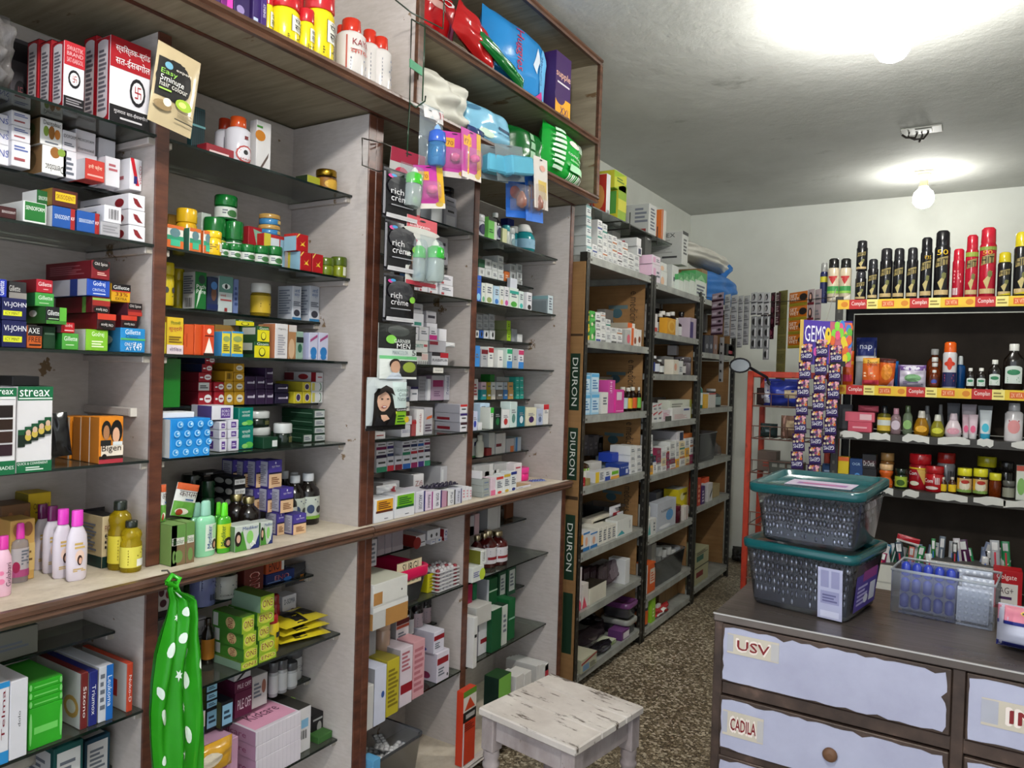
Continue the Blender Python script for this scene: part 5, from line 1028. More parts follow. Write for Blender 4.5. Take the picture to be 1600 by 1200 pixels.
CC(643,650,656,None,'#a24a4c','narrow pink red carton',F=[rb(.75,.9,'#b02028')],d=.08);CC(651,662,640,None,'#d9d6d6','tall white carton with upright print',F=[('v',.35,.15,.65,.85,'medilab','#a05a5a')],d=.1)
CC(663,676,637,None,'#a8a6ac','grey carton with orange slash',F=[('p',[(.2,.55),(.9,.62),(.9,.72),(.3,.66)],'#c85a2a'),ln(.1,.1,.9,.4,3,'#4a3a4a')],d=.1,X=-1.62)
for i,(rb_,v0,v1) in enumerate((('#3a1c24',660,None),('#3a2a6a',646,660),('#c03030',632,646))):CC(719,730,v0,v1,'#d6d4da',['white carton with brown top, lowest','white carton with purple top, middle','white carton with red top, topmost'][i],F=[rb(.75,1,rb_),ln(.2,.35,.8,.6,1,'#333')],sc='#9c9aa2',S=[('r',.1,.2,.6,.5,'#7c1c28')] if i<2 else (),d=.12)
shelf('third bay, shallow seventh glass',1.15,-1.715)
cols7=['#2a7a5a','#2a1a3a','#7a1a4a','#b02834','#24305a','#3a2a6a','#7a1a2a','#2a5aa0']
k=0
for (a,b,rows) in ((588,604,[None,716,703,691]),(605,615,[None,713,701,690]),(617,628,[None,712]),(629,641,[None,711,699,689]),(642,652,[None,709,698,687]),(653,662,[None,707,697,686]),(663,672,[None,706,695,685])):
 for i in range(len(rows)-1):
  CC(a,b,rows[i+1],rows[i],WH,'small white carton with coloured foot',F=[rb(0,.38,cols7[k%8]),ln(.15,.55,.85,.8,1,'#444')],d=.1,X=-1.69);k+=1
shelf('third bay ledge',ZL,-1.57)
for (a,b,v,kc,kd,ds) in ((584,615,779,'#d89a22','#5a2a1a','white carton with orange panel'),(617,648,771,'#6cae1e','#1d5a2a','white carton with lime green panel')):
 CC(a,b,v,None,'#d6d6da',ds,F=[('r',.1,.48,.95,.95,kc),('r',.06,.4,.95,.5,kd),ln(.18,.55,.85,.88,4,kd),ln(.5,.1,.7,.16,1)],d=.075,X=-1.535)
spine=[(650,664,768,'#d2d0da','#2a2a6a','AKLOSE'),(665,676,769,'#d6c4d6','#9a2a7a','Rabekind'),(677,690,767,'#d8d4dc','#3a3064','DSR 40'),(691,699,768,'#b58aa0','#5a1a20',''),(700,711,766,'#d6d6d8','#3a3a3a','Pan D'),(712,721,764,'#c8c8d4','#2a2a6a','Razo')]
for (a,b,v,kc,kd,t) in spine:CC(a,b,v,None,kc,'upright medicine carton seen from its spine',F=[('r',.84,0,1,1,kd)]+([('w',.3,.15,.65,.85,t,'#2a2a4a')] if t else []),d=.13,X=-1.545)
for i,(a,b,v) in enumerate(((722,727,760),(728,732,760),(733,737,761))):CC(a,b,v,None,'#d9d8dc','thin leaning white carton',F=[ln(.2,.2,.8,.8,3,'#c88a98')],d=.12,X=-1.56,rot=0)
CC(646,662,741,None,'#d6d2d4','long grey carton with red and white end',F=[rb(0,.36,'#a81e26'),tx(.15,.55,.85,.75,'Zifi','#8a4a4a')],sc='#9b9a9c',d=.14,X=-1.70)
CC(686,694,734,None,'#d4d2d6','long carton with grey printed side',F=[ln(.2,.2,.8,.8,3)],sc='#a09ea4',S=[ln(.4,.3,.9,.8,5)],d=.14,X=-1.70)
CC(700,710,727,None,'#c9c8cc','long pale carton at the right',F=[('r',.1,.1,.4,.9,'#e4e4e6')],sc='#a9a8ac',d=.14,X=-1.69)
CC(598,624,753,None,'#c4c2c6','flat carton with green and purple lines',F=[('r',0,.2,.6,.6,'#2c5a2a'),('r',.6,.2,1,.6,'#3a2a5a')],d=.12,X=-1.70)
P(594,624,758,772,'#dcdadc','crumpled white paper with red stamp',t=.03,X=-1.58,F=[('o',.7,.5,.16,.3,'#a83a44')],noise=.4)
for i in range(2):
 m=MB();m.box(-.05,-.02,0,.05,.02,.004,'#2a2436g');
 for q in range(10):m.lathe([(.006,.004),(.005,.009),(.001,.01)],'#2e283cg',8,cx=-.042+(q%5)*.021,cy=-.01+(q//5)*.02)
 p=onX(678+i*16,762,-1.60);o=m.obj('blister_strip',loc=(-1.60,p[1],onX(690,766,-1.55)[2]+.003+i*.001),rot=(0,0,1.4));_fin(o,'dark purple blister strip lying on carton tops','blister pack',678+i*16,762,16)
shelf('third bay, just below ledge',.855,-1.715)
CC(578,589,843,None,'#c4bfc8','leaning white card by divider',d=.03,X=-1.64,F=[ln(.2,.1,.8,.9,5)])
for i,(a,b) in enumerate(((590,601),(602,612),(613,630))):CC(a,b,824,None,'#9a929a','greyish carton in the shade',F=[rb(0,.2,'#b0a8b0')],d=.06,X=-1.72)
CC(650,665,836,None,'#cfccd2','white carton with curved red side',F=[('o',.1,.4,.4,.5,'#8a2422'),ln(.5,.3,.9,.45,1,'#333')],sc='#7a2420',d=.12,X=-1.69)
CC(673,680,843,None,WH,'small white carton with blue text',F=[ln(.2,.4,.8,.6,1,'#2a4a9a')],d=.08,X=-1.68);CC(682,690,840,None,WH,'small white carton with round print',F=[('o',.5,.5,.2,.2,'#4a6a9a')],d=.08,X=-1.68)
CC(668,688,827,841,WH,'flat white carton lying on small ones',F=[('o',.3,.4,.08,.2,'#444'),('o',.7,.4,.08,.2,'#444')],sc='#8f8c90',d=.12,X=-1.68)
CS(694,703,[None,839,826],'#cfccd2','white carton with blue ring and red side',F=[('o',.5,.5,.3,.3,'#2a4a8a'),('o',.5,.5,.18,.18,'#cfccd2')],sc='#8a1c26',d=.06,X=-1.68)
# low deep glass: container, taped box, blisters
shelf('third bay, below ledge',.697,-1.60)
def tub(name,label,cx,cy,z,w,d,h,k,rim=.004,taper=.1,rotz=0,lidk=None,lidh=.02,cat='container',wall='bin_plastic',extra=None,rimk=None,inner=True):
 """open plastic tub, tapered with rounded corners; w along local x, d along local y"""
 e=empty(name,(cx,cy,z),rotz);tag(e,label,cat)
 def ring(w,d,r,z,n=5):
  out=[]
  for sx,sy,a0 in ((1,1,0),(-1,1,90),(-1,-1,180),(1,-1,270)):
   for i in range(n):a=math.radians(a0+90*i/(n-1));out.append((sx*(w/2-r)+r*math.cos(a),sy*(d/2-r)+r*math.sin(a),z))
  return out
 m=MB();N=20;t0=1-taper
 R=[ring(w*t0-.01,d*t0-.01,.02,0),ring(w*t0,d*t0,.022,.008),ring(w,d,.026,h-.01),ring(w+rim*2,d+rim*2,.028,h-.008),ring(w+rim*2,d+rim*2,.028,h)]
 if inner:R+=[ring(w-.002,d-.002,.026,h),ring(w*t0-.004,d*t0-.004,.02,.01)]
 vs=[p for r in R for p in r]
 fs=[(i*N+j,i*N+(j+1)%N,(i+1)*N+(j+1)%N,(i+1)*N+j) for i in range(len(R)-1) for j in range(N)]
 fs.append(tuple(range(N))[::-1])
 if inner:fs.append(tuple(range((len(R)-1)*N,len(R)*N)))
 m.add(vs,fs,wall,True);m.obj('tub',e)
 if lidk:
  m=MB();L=[ring(w+.012,d+.012,.03,h-.014),ring(w+.016,d+.016,.032,h-.006),ring(w+.016,d+.016,.032,h+lidh),ring(w+.008,d+.008,.03,h+lidh+.003),ring(w-.014,d-.014,.026,h+lidh+.003),ring(w-.022,d-.022,.024,h+lidh-.006)]
  vs=[p for r in L for p in r];fs=[(i*N+j,i*N+(j+1)%N,(i+1)*N+(j+1)%N,(i+1)*N+j) for i in range(len(L)-1) for j in range(N)]
  fs+=[tuple(range(5*N,6*N)),tuple(range(N))[::-1]]
  m.add(vs,fs,lidk,True);m.obj('lid',e)
 return e
p0=onX(605,930,-1.60);p1=onX(668,930,-1.60)
zt=onX(640,890,-1.60)[2]
sg=tub('storage_tub','clear storage tub with bright pink lid and handwritten label',-1.725,(p0[1]+p1[1])/2-.02,.698,.26,p1[1]-p0[1]+.03,zt-.697-.02,'',lidk='#c8174eg',taper=.12,rotz=0)
m=MB();wl=.13;hh=.085
m.art(lambda a,b,e:(.125+e+.006,-.02+wl*a-.03,.075+hh*b),[('r',0,0,1,1,'#d8c8a8'),('r',0,0,1,.03,'#4a3020'),('r',0,.97,1,1,'#4a3020'),tx(.22,.55,.85,.9,'SURGI','#1c1814'),tx(.3,.12,.85,.42,'AMA','#1c1814')]);m.obj('label',sg)
CC(668,696,893,None,'#c9c01cg','yellow sachet box beside pink-lid tub',F=[ln(.1,.2,.9,.8,4,'#8a8210')],d=.08,X=-1.64,tc='#3a3040')
for j in range(6):
 m=MB();wq,dq=.13,.10;m.box(-wq/2,-dq/2,0,wq/2,dq/2,.004,'#c9c6c8g')
 for a in range(6):
  for b in range(4):m.lathe([(.009,.004),(.008,.010),(.003,.013)],'#8a2a34g' if (a+b)%5==0 else '#b9b4b6g',8,cx=-wq/2+.012+a*.021,cy=-dq/2+.014+b*.024)
 p=onX(705,915,-1.60);o=m.obj('blister_pack',loc=(-1.66,p[1],.699+j*.0135),rot=(0,0,math.pi/2));_fin(o,'silver blister pack in the neat pile','blister pack',705,915-j*5,46)
CC(577,637,941,None,'#b9b7b4','worn white carton patched with brown tape',F=[('r',.35,0,1,.75,'#a87a44'),('r',0,.75,1,.95,'#d4d2d0')],sc='#b4b2b0',S=[('r',.5,0,1,.7,'#9a7040')],d=.15,X=-1.53,lift=0)
CC(578,637,907,941,'#cfcdc8','white lidded carton on the taped one',F=[('r',0,.05,.25,.6,'#a87844'),('o',.82,.4,.02,.05,'#333')],tc='#c4c4b4',d=.15,X=-1.53)
shelf('third bay, lower glass',.53,-1.715)
B(641,650,945,None,'#1a1412g','#1c1a1ag','narrow dark bottle with white label','syrup',label='#c9c6c9',X=-1.69)
B(652,666,938,None,'#1c1210g','#16161ag','dark pill jar with pale label, left','jar',label='#a8949a',X=-1.69,L=[ln(.2,.2,.8,.8,4)],name='jar',cat='jar');B(666,678,932,None,'#1c1210g','#16161ag','dark pill jar with pale label, right','jar',label='#a8949a',X=-1.72,L=[ln(.2,.2,.8,.8,4)],name='jar',cat='jar')
B(599,615,968,None,'#a88a78g','#b09484g','beige plastic cup jar','jar',X=-1.64,name='jar',cat='jar')
CC(619,639,965,None,'#cac4c6','white carton with dark red header',F=[rb(.78,.95,'#5a1a1c'),rb(.66,.76,'#a84a34'),ln(.15,.15,.8,.55,4)],sc='#8a8484',d=.06,X=-1.66)
CC(575,588,972,None,'#8f8d92','grey carton at divider',d=.08,X=-1.65)
shelf('third bay, bottom glass',.373,-1.60)
CC(571,584,1072,None,'#c4c2c0','plain off-white carton by divider',d=.08,X=-1.56)
CC(586,604,1042,None,'#c9cbdc','white carton with small blue circle',F=[('o',.7,.5,.14,.06,'#3a5a9a')],sc='#8e8d93',S=[tx(.2,.5,.8,.6,'DESCA','#333')],d=.1,X=-1.56)
CC(605,624,1030,None,'#b8a92e','mustard yellow carton',F=[ln(.1,.15,.9,.85,9,'#7a6a1a')],sc='#a89a3a',tc='#8a7e30',d=.12,X=-1.57)
CC(626,645,1012,None,'#d3c5cd','white and pink carton with red bar',F=[('r',.05,.22,1,.38,'#8a1622'),ln(.1,.6,.8,.95,5,'#a8606a')],sc='#a39ca2',d=.12,X=-1.58)
CC(646,664,1001,None,'#cf9aa0','pink carton',F=[ln(.1,.1,.9,.9,8,'#b06a74')],sc='#b98a90',d=.12,X=-1.585)
CC(683,702,1018,None,'#d0c9d4','white carton with red bar, lower',F=[('r',0,.6,.9,.82,'#8a1622'),('o',.85,.15,.06,.06,'#333'),ln(.1,.2,.6,.5,3)],sc='#b3acb8',S=[('o',.5,.2,.2,.12,'#7a2a4a')],d=.1,X=-1.60)
CC(678,694,986,1018,'#d0ccd8','white carton with red bar, upper',F=[('r',0,.6,1,.82,'#8a1622'),ln(.1,.2,.6,.5,3)],sc='#b3b0be',S=[('o',.5,.15,.18,.1,'#2a3a8a')],d=.1,X=-1.61)
# open clear bin on the cabinet floor with loose strips
shelf('third bay floor',.082,-1.56)
q0=onX(566,1190,-1.53);q1=onX(672,1160,-1.53);bz=.082
q0[1]=1.712;q1[1]=1.985
bn=tub('open_storage_bin','open clear plastic bin of silver tablet strips on cabinet floor',-1.665,(q0[1]+q1[1])/2,bz,.27,.262,.2,'',taper=.14)
for i in range(26):
 rd=random.Random(i);m=MB();m.box(-.045,-.02,0,.045,.02,.002,'#a5a3a5g')
 for a in range(5):
  for b in range(2):m.lathe([(.008,.002),(.006,.007),(.002,.008)],'#d0cecfg',8,cx=-.034+a*.017,cy=-.009+b*.018)
 o=m.obj('tablet_strip',loc=(-1.665+rd.uniform(-.06,.06),(q0[1]+q1[1])/2+rd.uniform(-.1,.1),bz+.02+i*.0048),rot=(rd.uniform(-.15,.15),rd.uniform(-.15,.15),rd.uniform(0,3)))
 tag(o,'silver tablet strip loose in the open bin on cabinet floor','blister pack','tablet strips in the open bin')
CC(566,594,1192,None,'#5a9ac4','blue carton at the bottom edge before the bin',d=.05,X=-1.512)
# ================================================================ fourth bay
shelf('fourth bay, top glass',2.02,-1.62)
B(748,762,335,None,'#cfd0d2g','#d6d6d8g','white pill jar with navy oval','jar',L=[('o',.5,.5,.3,.45,'#241f4a')],X=-1.62,name='jar',cat='jar')
CC(763,776,340,None,'#74c65a','bright green and white carton',F=[('r',.7,0,1,1,'#d8dcd4'),rb(.85,1,'#2a2a2a'),ln(.1,.3,.6,.5,2,'#2a6a2a')],d=.05)
B(776,787,332,None,'#1c1a22g','#cfd0d0g','dark bottle with white cap','syrup',label='#c2c4d0',L=[('o',.5,.5,.25,.4,'#2a2450')],X=-1.63)
CC(785,792,357,None,'#d6d8a8','pale yellow carton',d=.04);B(792,799,352,None,'#c9cec4g','#4aa8b0g','small bottle with teal cap','jar',X=-1.62)
B(798,808,356,None,'#c4cccfg','#bcc0c0g','small white jar','jar',X=-1.64,L=[('o',.5,.4,.25,.35,'#7a98a0')],name='jar',cat='jar')
for (a,b,v,cp,ds,X) in ((808,825,353,'#b8bab8g','teal mouthwash bottle with grey cap',-1.66),(824,843,350,'#dcdcdag','teal mouthwash bottle with white cap',-1.62)):B(a,b,v,None,'#1f8a92g',cp,ds,'wash',label='#8ab4cc',L=[ln(.3,.2,.8,.7,3,'#3a6a9a')],X=X)
CC(793,803,342,None,'#1c2a78','navy blue pack at the back',d=.04,X=-1.78)
shelf('fourth bay, shallow second glass',1.895,-1.725)
for i,(a,b,rows) in enumerate(((748,757,[None,418]),(758,768,[None,420,405]),(769,777,[None,423,409]),(778,787,[None,426,412,400]))):CS(a,b,rows,'#cfd1cf','small white carton with grey print',F=bar(.3,.3,.7,.7,5,'#555') if i<2 else [ln(.2,.3,.8,.7,2)],d=.08)
CC(788,796,424,None,'#c8692c','small orange carton',F=[ln(.2,.3,.8,.7,2,'#e8c8a8')],d=.06)
for a,b in ((797,806),(807,816)):CS(a,b,[None,438,425,413],'#b9bcbc','small grey carton with barcode',F=bar(.3,.25,.75,.75,5,'#555'),d=.08)
CC(748,758,405,418,'#2a5a3c','small green carton',d=.06)
shelf('fourth bay, second glass',1.77,-1.615)
c4=[(744,752,430,'#2a58b8','#8ac0e0','blue and sky carton'),(753,758,442,'#d4d8cc','#6aa880','white carton with olive foot'),(759,770,443,'#d8dad4','#8a9a5a','white carton with curved line'),(772,780,447,'#b4cee0','#3a78c0','pale blue carton with blue foot'),(781,787,447,'#d6d8d4','#c8b86a','slim white carton'),(788,795,448,'#d6d4d8','#b84a90','white carton with pink ring'),(796,810,450,'#d4dcd4','#4aa03a','white carton with teal band and fruit'),(811,818,455,'#cfdcd8','#3ab0a8','white carton with mint swirl'),(823,831,457,'#dcdade','#2a2a2a','slim white carton with dark arc')]
for (a,b,v,kc,kd,ds) in c4:CC(a,b,v,None,kc,ds,F=[('o',.5,.18,.35,.14,kd),ln(.2,.5,.8,.85,3)]+([rb(.7,.85,'#2a9a8a')] if kd=='#4aa03a' else []),d=.05)
CC(797,808,435,None,'#d8dae4','tall white carton standing behind',F=[tx(.1,.1,.9,.2,'Betnesol','#5a6a7a')],d=.04,X=-1.70)
CC(856,866,462,None,'#bcc8cc','grey and teal mask carton',F=[ln(.2,.2,.8,.9,5)],sc='#8a9498',S=[rb(.8,.95,'#7aa0a4')]+[('r',.05+.06*i,.1,.08+.06*i,.7,'#6c767a') for i in range(15)],d=.12)
shelf('fourth bay, shallow third glass',1.64,-1.725)
for (a,b) in ((745,754),(755,763),(764,773)):CS(a,b,[None,515,503,491],'#aeb0b4','small grey block carton',F=[ln(.2,.3,.8,.7,2,'#7a7c82')],d=.09,X=-1.74)
for (a,b,kc) in ((742,748,'#d4d4d4'),(749,755,'#2a5aa8'),(756,763,'#cfd0d4'),(766,773,'#dadada')):CC(a,b,516,None,kc,{'#2a5aa8':'small blue carton in front','#d4d4d4':'small white carton with black dot','#cfd0d4':'small white carton in front row','#dadada':'small bright white carton in front'}[kc],F=[('o',.5,.5,.2,.3,'#222')],d=.012,X=-1.722)
CS(792,798,[None,516,501],'#9ac41e','lime carton end',F=[ln(.3,.3,.7,.7,2,'#5a7a10')],sc='#8f9468',d=.1)
CC(799,808,514,None,'#9c9ea2','dim grey carton',d=.08,X=-1.74);CC(808,816,522,None,'#d6d6d6','white carton at the right',sc='#a0a2a6',d=.08)
shelf('fourth bay, fourth glass',1.52,-1.615)
f4=[(741,750,540,'#3a84cc',None,'bright blue carton'),(752,762,545,'#a9a9ad','#6a1420','grey carton with maroon top'),(763,771,542,'#dcdcd8','#a81e28','white carton with red top'),(778,786,547,'#e0e0dc',None,'plain white carton'),(792,800,544,'#cfe0d8','#2aa070','white carton, green above and blue below'),(801,809,545,'#a9adb0',None,'grey carton between coloured ones'),(810,818,546,'#dcd8dc','#c83a6a','white carton, pink above and blue below')]
for (a,b,v,kc,kd,ds) in f4:CC(a,b,v,None,kc,ds,F=([rb(.72,.95,kd)] if kd else [])+([rb(.0,.35,'#3a84cc')] if 'blue below' in ds else [])+[ln(.25,.4,.75,.65,2)],d=.07)
shelf('fourth bay, shallow fifth glass',1.385,-1.725)
CC(739,747,592,None,'#dcd8d6','white carton with red specks',F=[ln(.2,.2,.8,.8,4,'#b04a50')],d=.05)
for (a,b,lo,hi) in ((752,760,'#2a9aa0','#d8b8c8'),(761,767,'#9a8a1a','#a8941c'),(768,774,'#d8d0c4','#d6d6d4'),(776,786,'#7a726a','#c9ccd0'),(787,793,'#3a78b8','#aab0bc'),(794,802,'#d0a060','#cc9c5c')):
 CC(a,b,609,None,lo,'small carton in lower row',F=[ln(.2,.3,.8,.6,1,'#eee')],d=.06);CC(a,b,597,609,hi,'small carton in upper row',F=[ln(.2,.3,.8,.6,1,'#666')],d=.06)
CC(766,773,585,597,'#2a7a30','small green carton on top',d=.05,X=-1.74);CC(776,804,589,597,'#a2a4a4','long grey carton lying at the back',d=.05,X=-1.76)
for (a,b) in ((806,811),(812,818)):CS(a,b,[None,611,600,589],'#35b0a0','small turquoise carton in stack',F=[ln(.2,.4,.8,.6,1,'#d8f0ea')],d=.06)
shelf('fourth bay, sixth glass',1.275,-1.61)
s4=[(738,746,643,'#c4c8e0','#2a3aa0','white carton fading to blue'),(766,771,637,'#d8dcd4','#3ab03a','white carton with green top'),(772,783,637,'#14221c','#1f6a3a','black and green carton'),(797,808,628,'#c8d8d4','#5a8a80','pale green carton with fine curves'),(784,796,640,'#dcdcdc','#b03030','white carton with red sprig'),(809,820,635,'#146a7a','#d8e0e4','teal carton with upright name'),(822,838,637,'#d8d2b8','#3a1a5a','cream carton with purple figure'),(839,848,639,'#b4bcd4','#5a6a90','pale blue carton'),(849,857,632,'#dcd8d4','#c0202c','white carton with red top')]
for (a,b,v,kc,kd,ds) in s4:CC(a,b,v,None,kc,ds,F=[('o',.5,.35,.25,.18,kd) if 'top' not in ds else rb(.75,1,kd),ln(.2,.55,.8,.72,2,'#8a8a90')],d=.05)
CC(750,765,630,None,'#bcd4ea','large sky blue carton with swoosh',F=[('o',.6,.25,.5,.18,'#2a6ab8'),('o',.6,.2,.5,.17,'#dce6ee'),ln(.1,.4,.5,.9,6)],d=.05,X=-1.66);CC(747,753,660,None,'#d8d8da','short white carton in front',d=.03)
shelf('fourth bay, shallow seventh glass',1.15,-1.725)
CC(737,746,685,None,'#c9ccc8','white carton with navy patch',F=[('r',.4,.6,.9,.8,'#2a2a5a'),rb(0,.08,'#2a7a3a')],d=.05);B(748,759,680,None,'#d2d2c4g','#d8d8ccg','oval white bottle with dark sketch','lotion',sy=.5,X=-1.70)
CC(764,773,676,None,'#c4c6c4','pale carton',d=.05);CC(760,768,700,None,'#8a2a2a','low red carton lying',d=.05,X=-1.715)
CC(775,790,677,None,'#cccac8','white carton with maroon bar',F=[('r',0,.35,.55,.5,'#6a1420'),('r',.62,0,.64,1,'#a8a6a6')],d=.05)
CC(791,803,685,None,'#b0b2b4','grey carton with orange block',F=[('r',.5,0,.95,.45,'#c8703a')],d=.06);CC(805,814,683,None,'#b8c4cc','white carton with blue stripe',F=[('r',0,0,.35,1,'#3a7ab0')],d=.06)
shelf('fourth bay ledge',ZL,-1.57)
for i,v in enumerate((771,760,750)):CC(739,765,v,None if i==0 else (773 if i==1 else 762),'#9ba09cg','clear grey tray in low stack',F=[ln(.2,.3,.8,.6,1,'#5a6a8a')],d=.08,X=-1.55)
CC(735,754,738,750,'#d4d2d4','white carton on grey trays',d=.08,X=-1.56)
CC(767,774,747,None,'#d8c0cc','pink edged white carton',F=[rb(0,.3,'#d86a90')],d=.06,X=-1.55)
for (a,b,v,kd,ds) in ((775,786,745,'#c83a30','white drops carton with red foot'),(787,797,741,'#c8a83a','white drops carton with yellow top'),(798,807,737,'#24307a','white drops carton with navy top')):CC(a,b,v,None,'#dadcdc',ds,F=[rb(.85,1,kd),('o',.5,.1,.3,.08,kd),ln(.15,.35,.85,.75,4)],d=.05,X=-1.55)
CC(803,815,724,None,'#dcd4d8','tall white carton with red letters',F=[ln(.2,.7,.8,.85,1,'#b03a50')],d=.06,X=-1.66)
for (a,b,v) in ((740,770,727),(757,779,735),(772,796,724)):CC(a,b,v,None,'#b4b4b6','long grey carton behind the drops',F=[('r',.8,0,1,1,'#d8d8da')],d=.07,X=-1.70)
B(815,832,731,None,'#e02a80g','#e0348ag','bright pink round pot','jarlow',X=-1.65,name='pot',cat='jar')
CC(807,829,759,None,'#d6d4da','low open tray with tan inside',F=[ln(.1,.3,.4,.6,1,'#5a5a6a')],tc='#b09468',d=.08,X=-1.56)
m=MB();m.box(-.04,-.018,0,.04,.018,.002,'#9aa0b8g')
for a in range(5):
 for b in range(2):m.lathe([(.007,.002),(.006,.006),(.002,.007)],'#4a5a9ag',8,cx=-.03+a*.015,cy=-.008+b*.016)
p=onZ(839,752,ZL);o=m.obj('blister_strip',loc=(p[0],p[1],ZL+.001),rot=(0,0,1.2));_fin(o,'blue blister strip lying flat','blister pack',839,752,13)
shelf('fourth bay, just below ledge',.835,-1.725)
CC(762,782,791,None,'#c4c2c2','large white carton',F=[('r',.8,0,.82,1,'#8a8888')],sc='#8c8a8c',d=.06,X=-1.70)
CC(733,741,806,None,'#b4b0b8','small lilac carton',d=.05,X=-1.70);CC(742,749,803,None,'#c0a0a8','small pinkish carton',d=.05,X=-1.70);CC(733,741,822,835,'#c4c2c4','white card at shelf edge',d=.01,X=-1.70)
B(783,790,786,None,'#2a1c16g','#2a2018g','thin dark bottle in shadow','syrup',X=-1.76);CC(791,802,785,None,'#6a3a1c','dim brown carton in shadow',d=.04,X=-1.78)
shelf('fourth bay, below ledge',.697,-1.61)
for i,(a,b,v,X) in enumerate(((736,748,836,-1.70),(746,759,832,-1.70),(757,773,829,-1.67),(772,790,830,-1.66))):B(a,b,v,None,'#4a100fg','#b8a888m','red syrup bottle with gold cap','syrup',label='#c9c4c8',L=[('r',.1,.25,.7,.42,'#8a1c24'),ln(.2,.55,.8,.85,2)],X=X)
CC(733,756,886,None,'#d0d2cc','white and lime carton, lower',F=[('o',.85,.4,.25,.4,'#b4c83a'),ln(.1,.3,.6,.7,3,'#6a6a9a')],d=.08,X=-1.585);CC(751,760,860,886,'#d4d4d0','white carton with olive side, upper',F=[('v',.35,.2,.7,.85,'Calcium','#555')],sc='#6a6a22',d=.09,X=-1.59)
shelf('fourth bay, lower glass',.525,-1.725)
CC(729,738,914,None,'#9a1c44','crimson round-cornered carton',d=.05,X=-1.66);CC(739,745,913,None,'#1a6a44','narrow green carton',d=.05,X=-1.67)
CC(764,777,904,None,'#16502c','dark green carton with grey side',F=[('r',0,.55,1,.6,'#a8c0a8')],sc='#9a9aa0',S=[('r',.9,0,1,1,'#d6d4d8')],d=.1,X=-1.66)
for (a,b,v) in ((779,791,894),(793,806,886)):CC(a,b,v,None,'#13452a','dark green carton with white label',F=[('r',.2,.15,.85,.9,'#b9bcb8'),ln(.3,.3,.75,.8,4)],d=.1,X=-1.69)
shelf('fourth bay, bottom glass',.373,-1.60)
CC(729,735,970,None,'#d2d0cc','slim white carton by divider',F=[('r',.2,.6,.8,.66,'#222')],d=.06,X=-1.57)
CC(748,767,967,None,'#d6d4d8','open white carton with red bar',F=[('r',.15,.32,.9,.45,'#8a1a28')],sc='#a6a2ac',tc='#55504c',d=.1,X=-1.625)
CC(737,745,995,None,'#d8981c','small yellow cube carton',d=.018,X=-1.602)
CC(744,768,946,966,'#bcb9b4','white carton lying on the open one',d=.08,X=-1.60)
CC(769,784,952,None,'#164f2c','dark green carton, left',d=.12,X=-1.60,tc='#c4c8c0');CC(785,793,946,None,'#c0c4bc','white labelled carton between green ones',F=[ln(.2,.3,.8,.8,4)],d=.12,X=-1.61,tc='#1c3a28');CC(795,805,936,None,'#145a30','dark green carton, right',F=[('r',0,.5,1,.54,'#8ab098')],d=.12,X=-1.62)
shelf('fourth bay floor',.082,-1.53)
CC(779,798,1056,None,'#122a20','black carton with lime upper half',F=[rb(.35,1,'#76b04a')],tc='#2a4a2a',d=.07,X=-1.55)
CC(806,818,1055,None,'#d8d4d0','white carton with purple foot',F=[rb(0,.35,'#5a1c44')],d=.08,X=-1.55);CC(819,830,1051,None,'#d8d4d0','white carton with yellow foot',F=[rb(0,.4,'#d09a2a')],d=.08,X=-1.55)
for i in range(6):
 a=838+i*5;CC(a,a+5,1040-i*1.5,None,'#d3d1cf','white flat-topped carton in packed row',F=[rb(0,.5,'#1a1c28')] if i<5 else [rb(0,.8,'#a82030')],d=.16,X=-1.58)
CTX['lim']=None
CC(724,744,1077,None,'#c23a1e','tall red and black card box by cabinet foot',F=[rb(.92,1,'#5a8a2a'),rb(.72,.92,'#d8cfc4'),('p',[(.1,.74),(.5,.9),(.9,.74)],'#c2401e'),rb(.58,.72,'#15120f'),('r',.2,.62,.9,.68,'#a8a4a0'),ln(.1,.45,.9,.56,4,'#7a1c0c'),('r',0,0,.1,.58,'#e0d4d0')],d=.03,X=-1.505)
# ================================================================ overhead cabinet stock
shelf('overhead cabinet, left part',2.284,-1.445)
C(330,345,-34,None,'#3a2a5a','purple carton with barcode',F=bar(.2,.1,.8,.25,7,'#ddd'),d=.06);C(346,364,-26,None,'#6a1a6a','magenta and violet carton',F=[('r',.5,0,1,1,'#c83aa0'),('r',.1,0,.4,.2,'#b8c0c8')],d=.06)
C(366,391,-24,None,'#2a1a4a','dark purple carton with pale sketch',F=[('o',.4,.3,.25,.12,'#8a7aa8'),('r',.1,.0,.6,.1,'#c4c0cc')],d=.06);C(396,409,-22,None,'#33205a','dark purple carton',F=[('r',.05,0,.6,.25,'#a8b4cc')],d=.06)
C(409,418,-22,None,'#3a2066','narrow purple carton with pink foot',F=[rb(0,.14,'#d83a9a'),('v',.3,.3,.7,.6,'SINERGY','#d8d0e0')],d=.06,X=-1.44)
def pet(a,b,vt,vb,ds,X,big=True):B(a,b,vt,vb,'#dcc81cg','#b81e26g',ds,'jar',L=[('r',.42,.38,.98,.92,'#e2e0d4'),('r',.4,.36,.42,.94,'#222'),tx(.5,.68,.92,.88,'पेट','#17151a'),tx(.5,.42,.95,.62,'सफा','#17151a'),ln(.3,.06,.8,.26,3,'#6a6010')],X=X,name='jar',cat='jar')
pet(418,431,-16,None,'yellow jar partly hidden at the left',-1.47);pet(430,442,28,None,'small yellow jar with red lid',-1.47)
pet(441,480,-12,None,'yellow jar with red lid and Hindi label, left',-1.445);pet(480,503,-6,None,'yellow jar with red lid behind',-1.52);pet(477,497,14,None,'narrow yellow jar with red lid in front',-1.44);pet(498,534,-18,None,'tall yellow jar with red lid and Hindi label, right',-1.445)
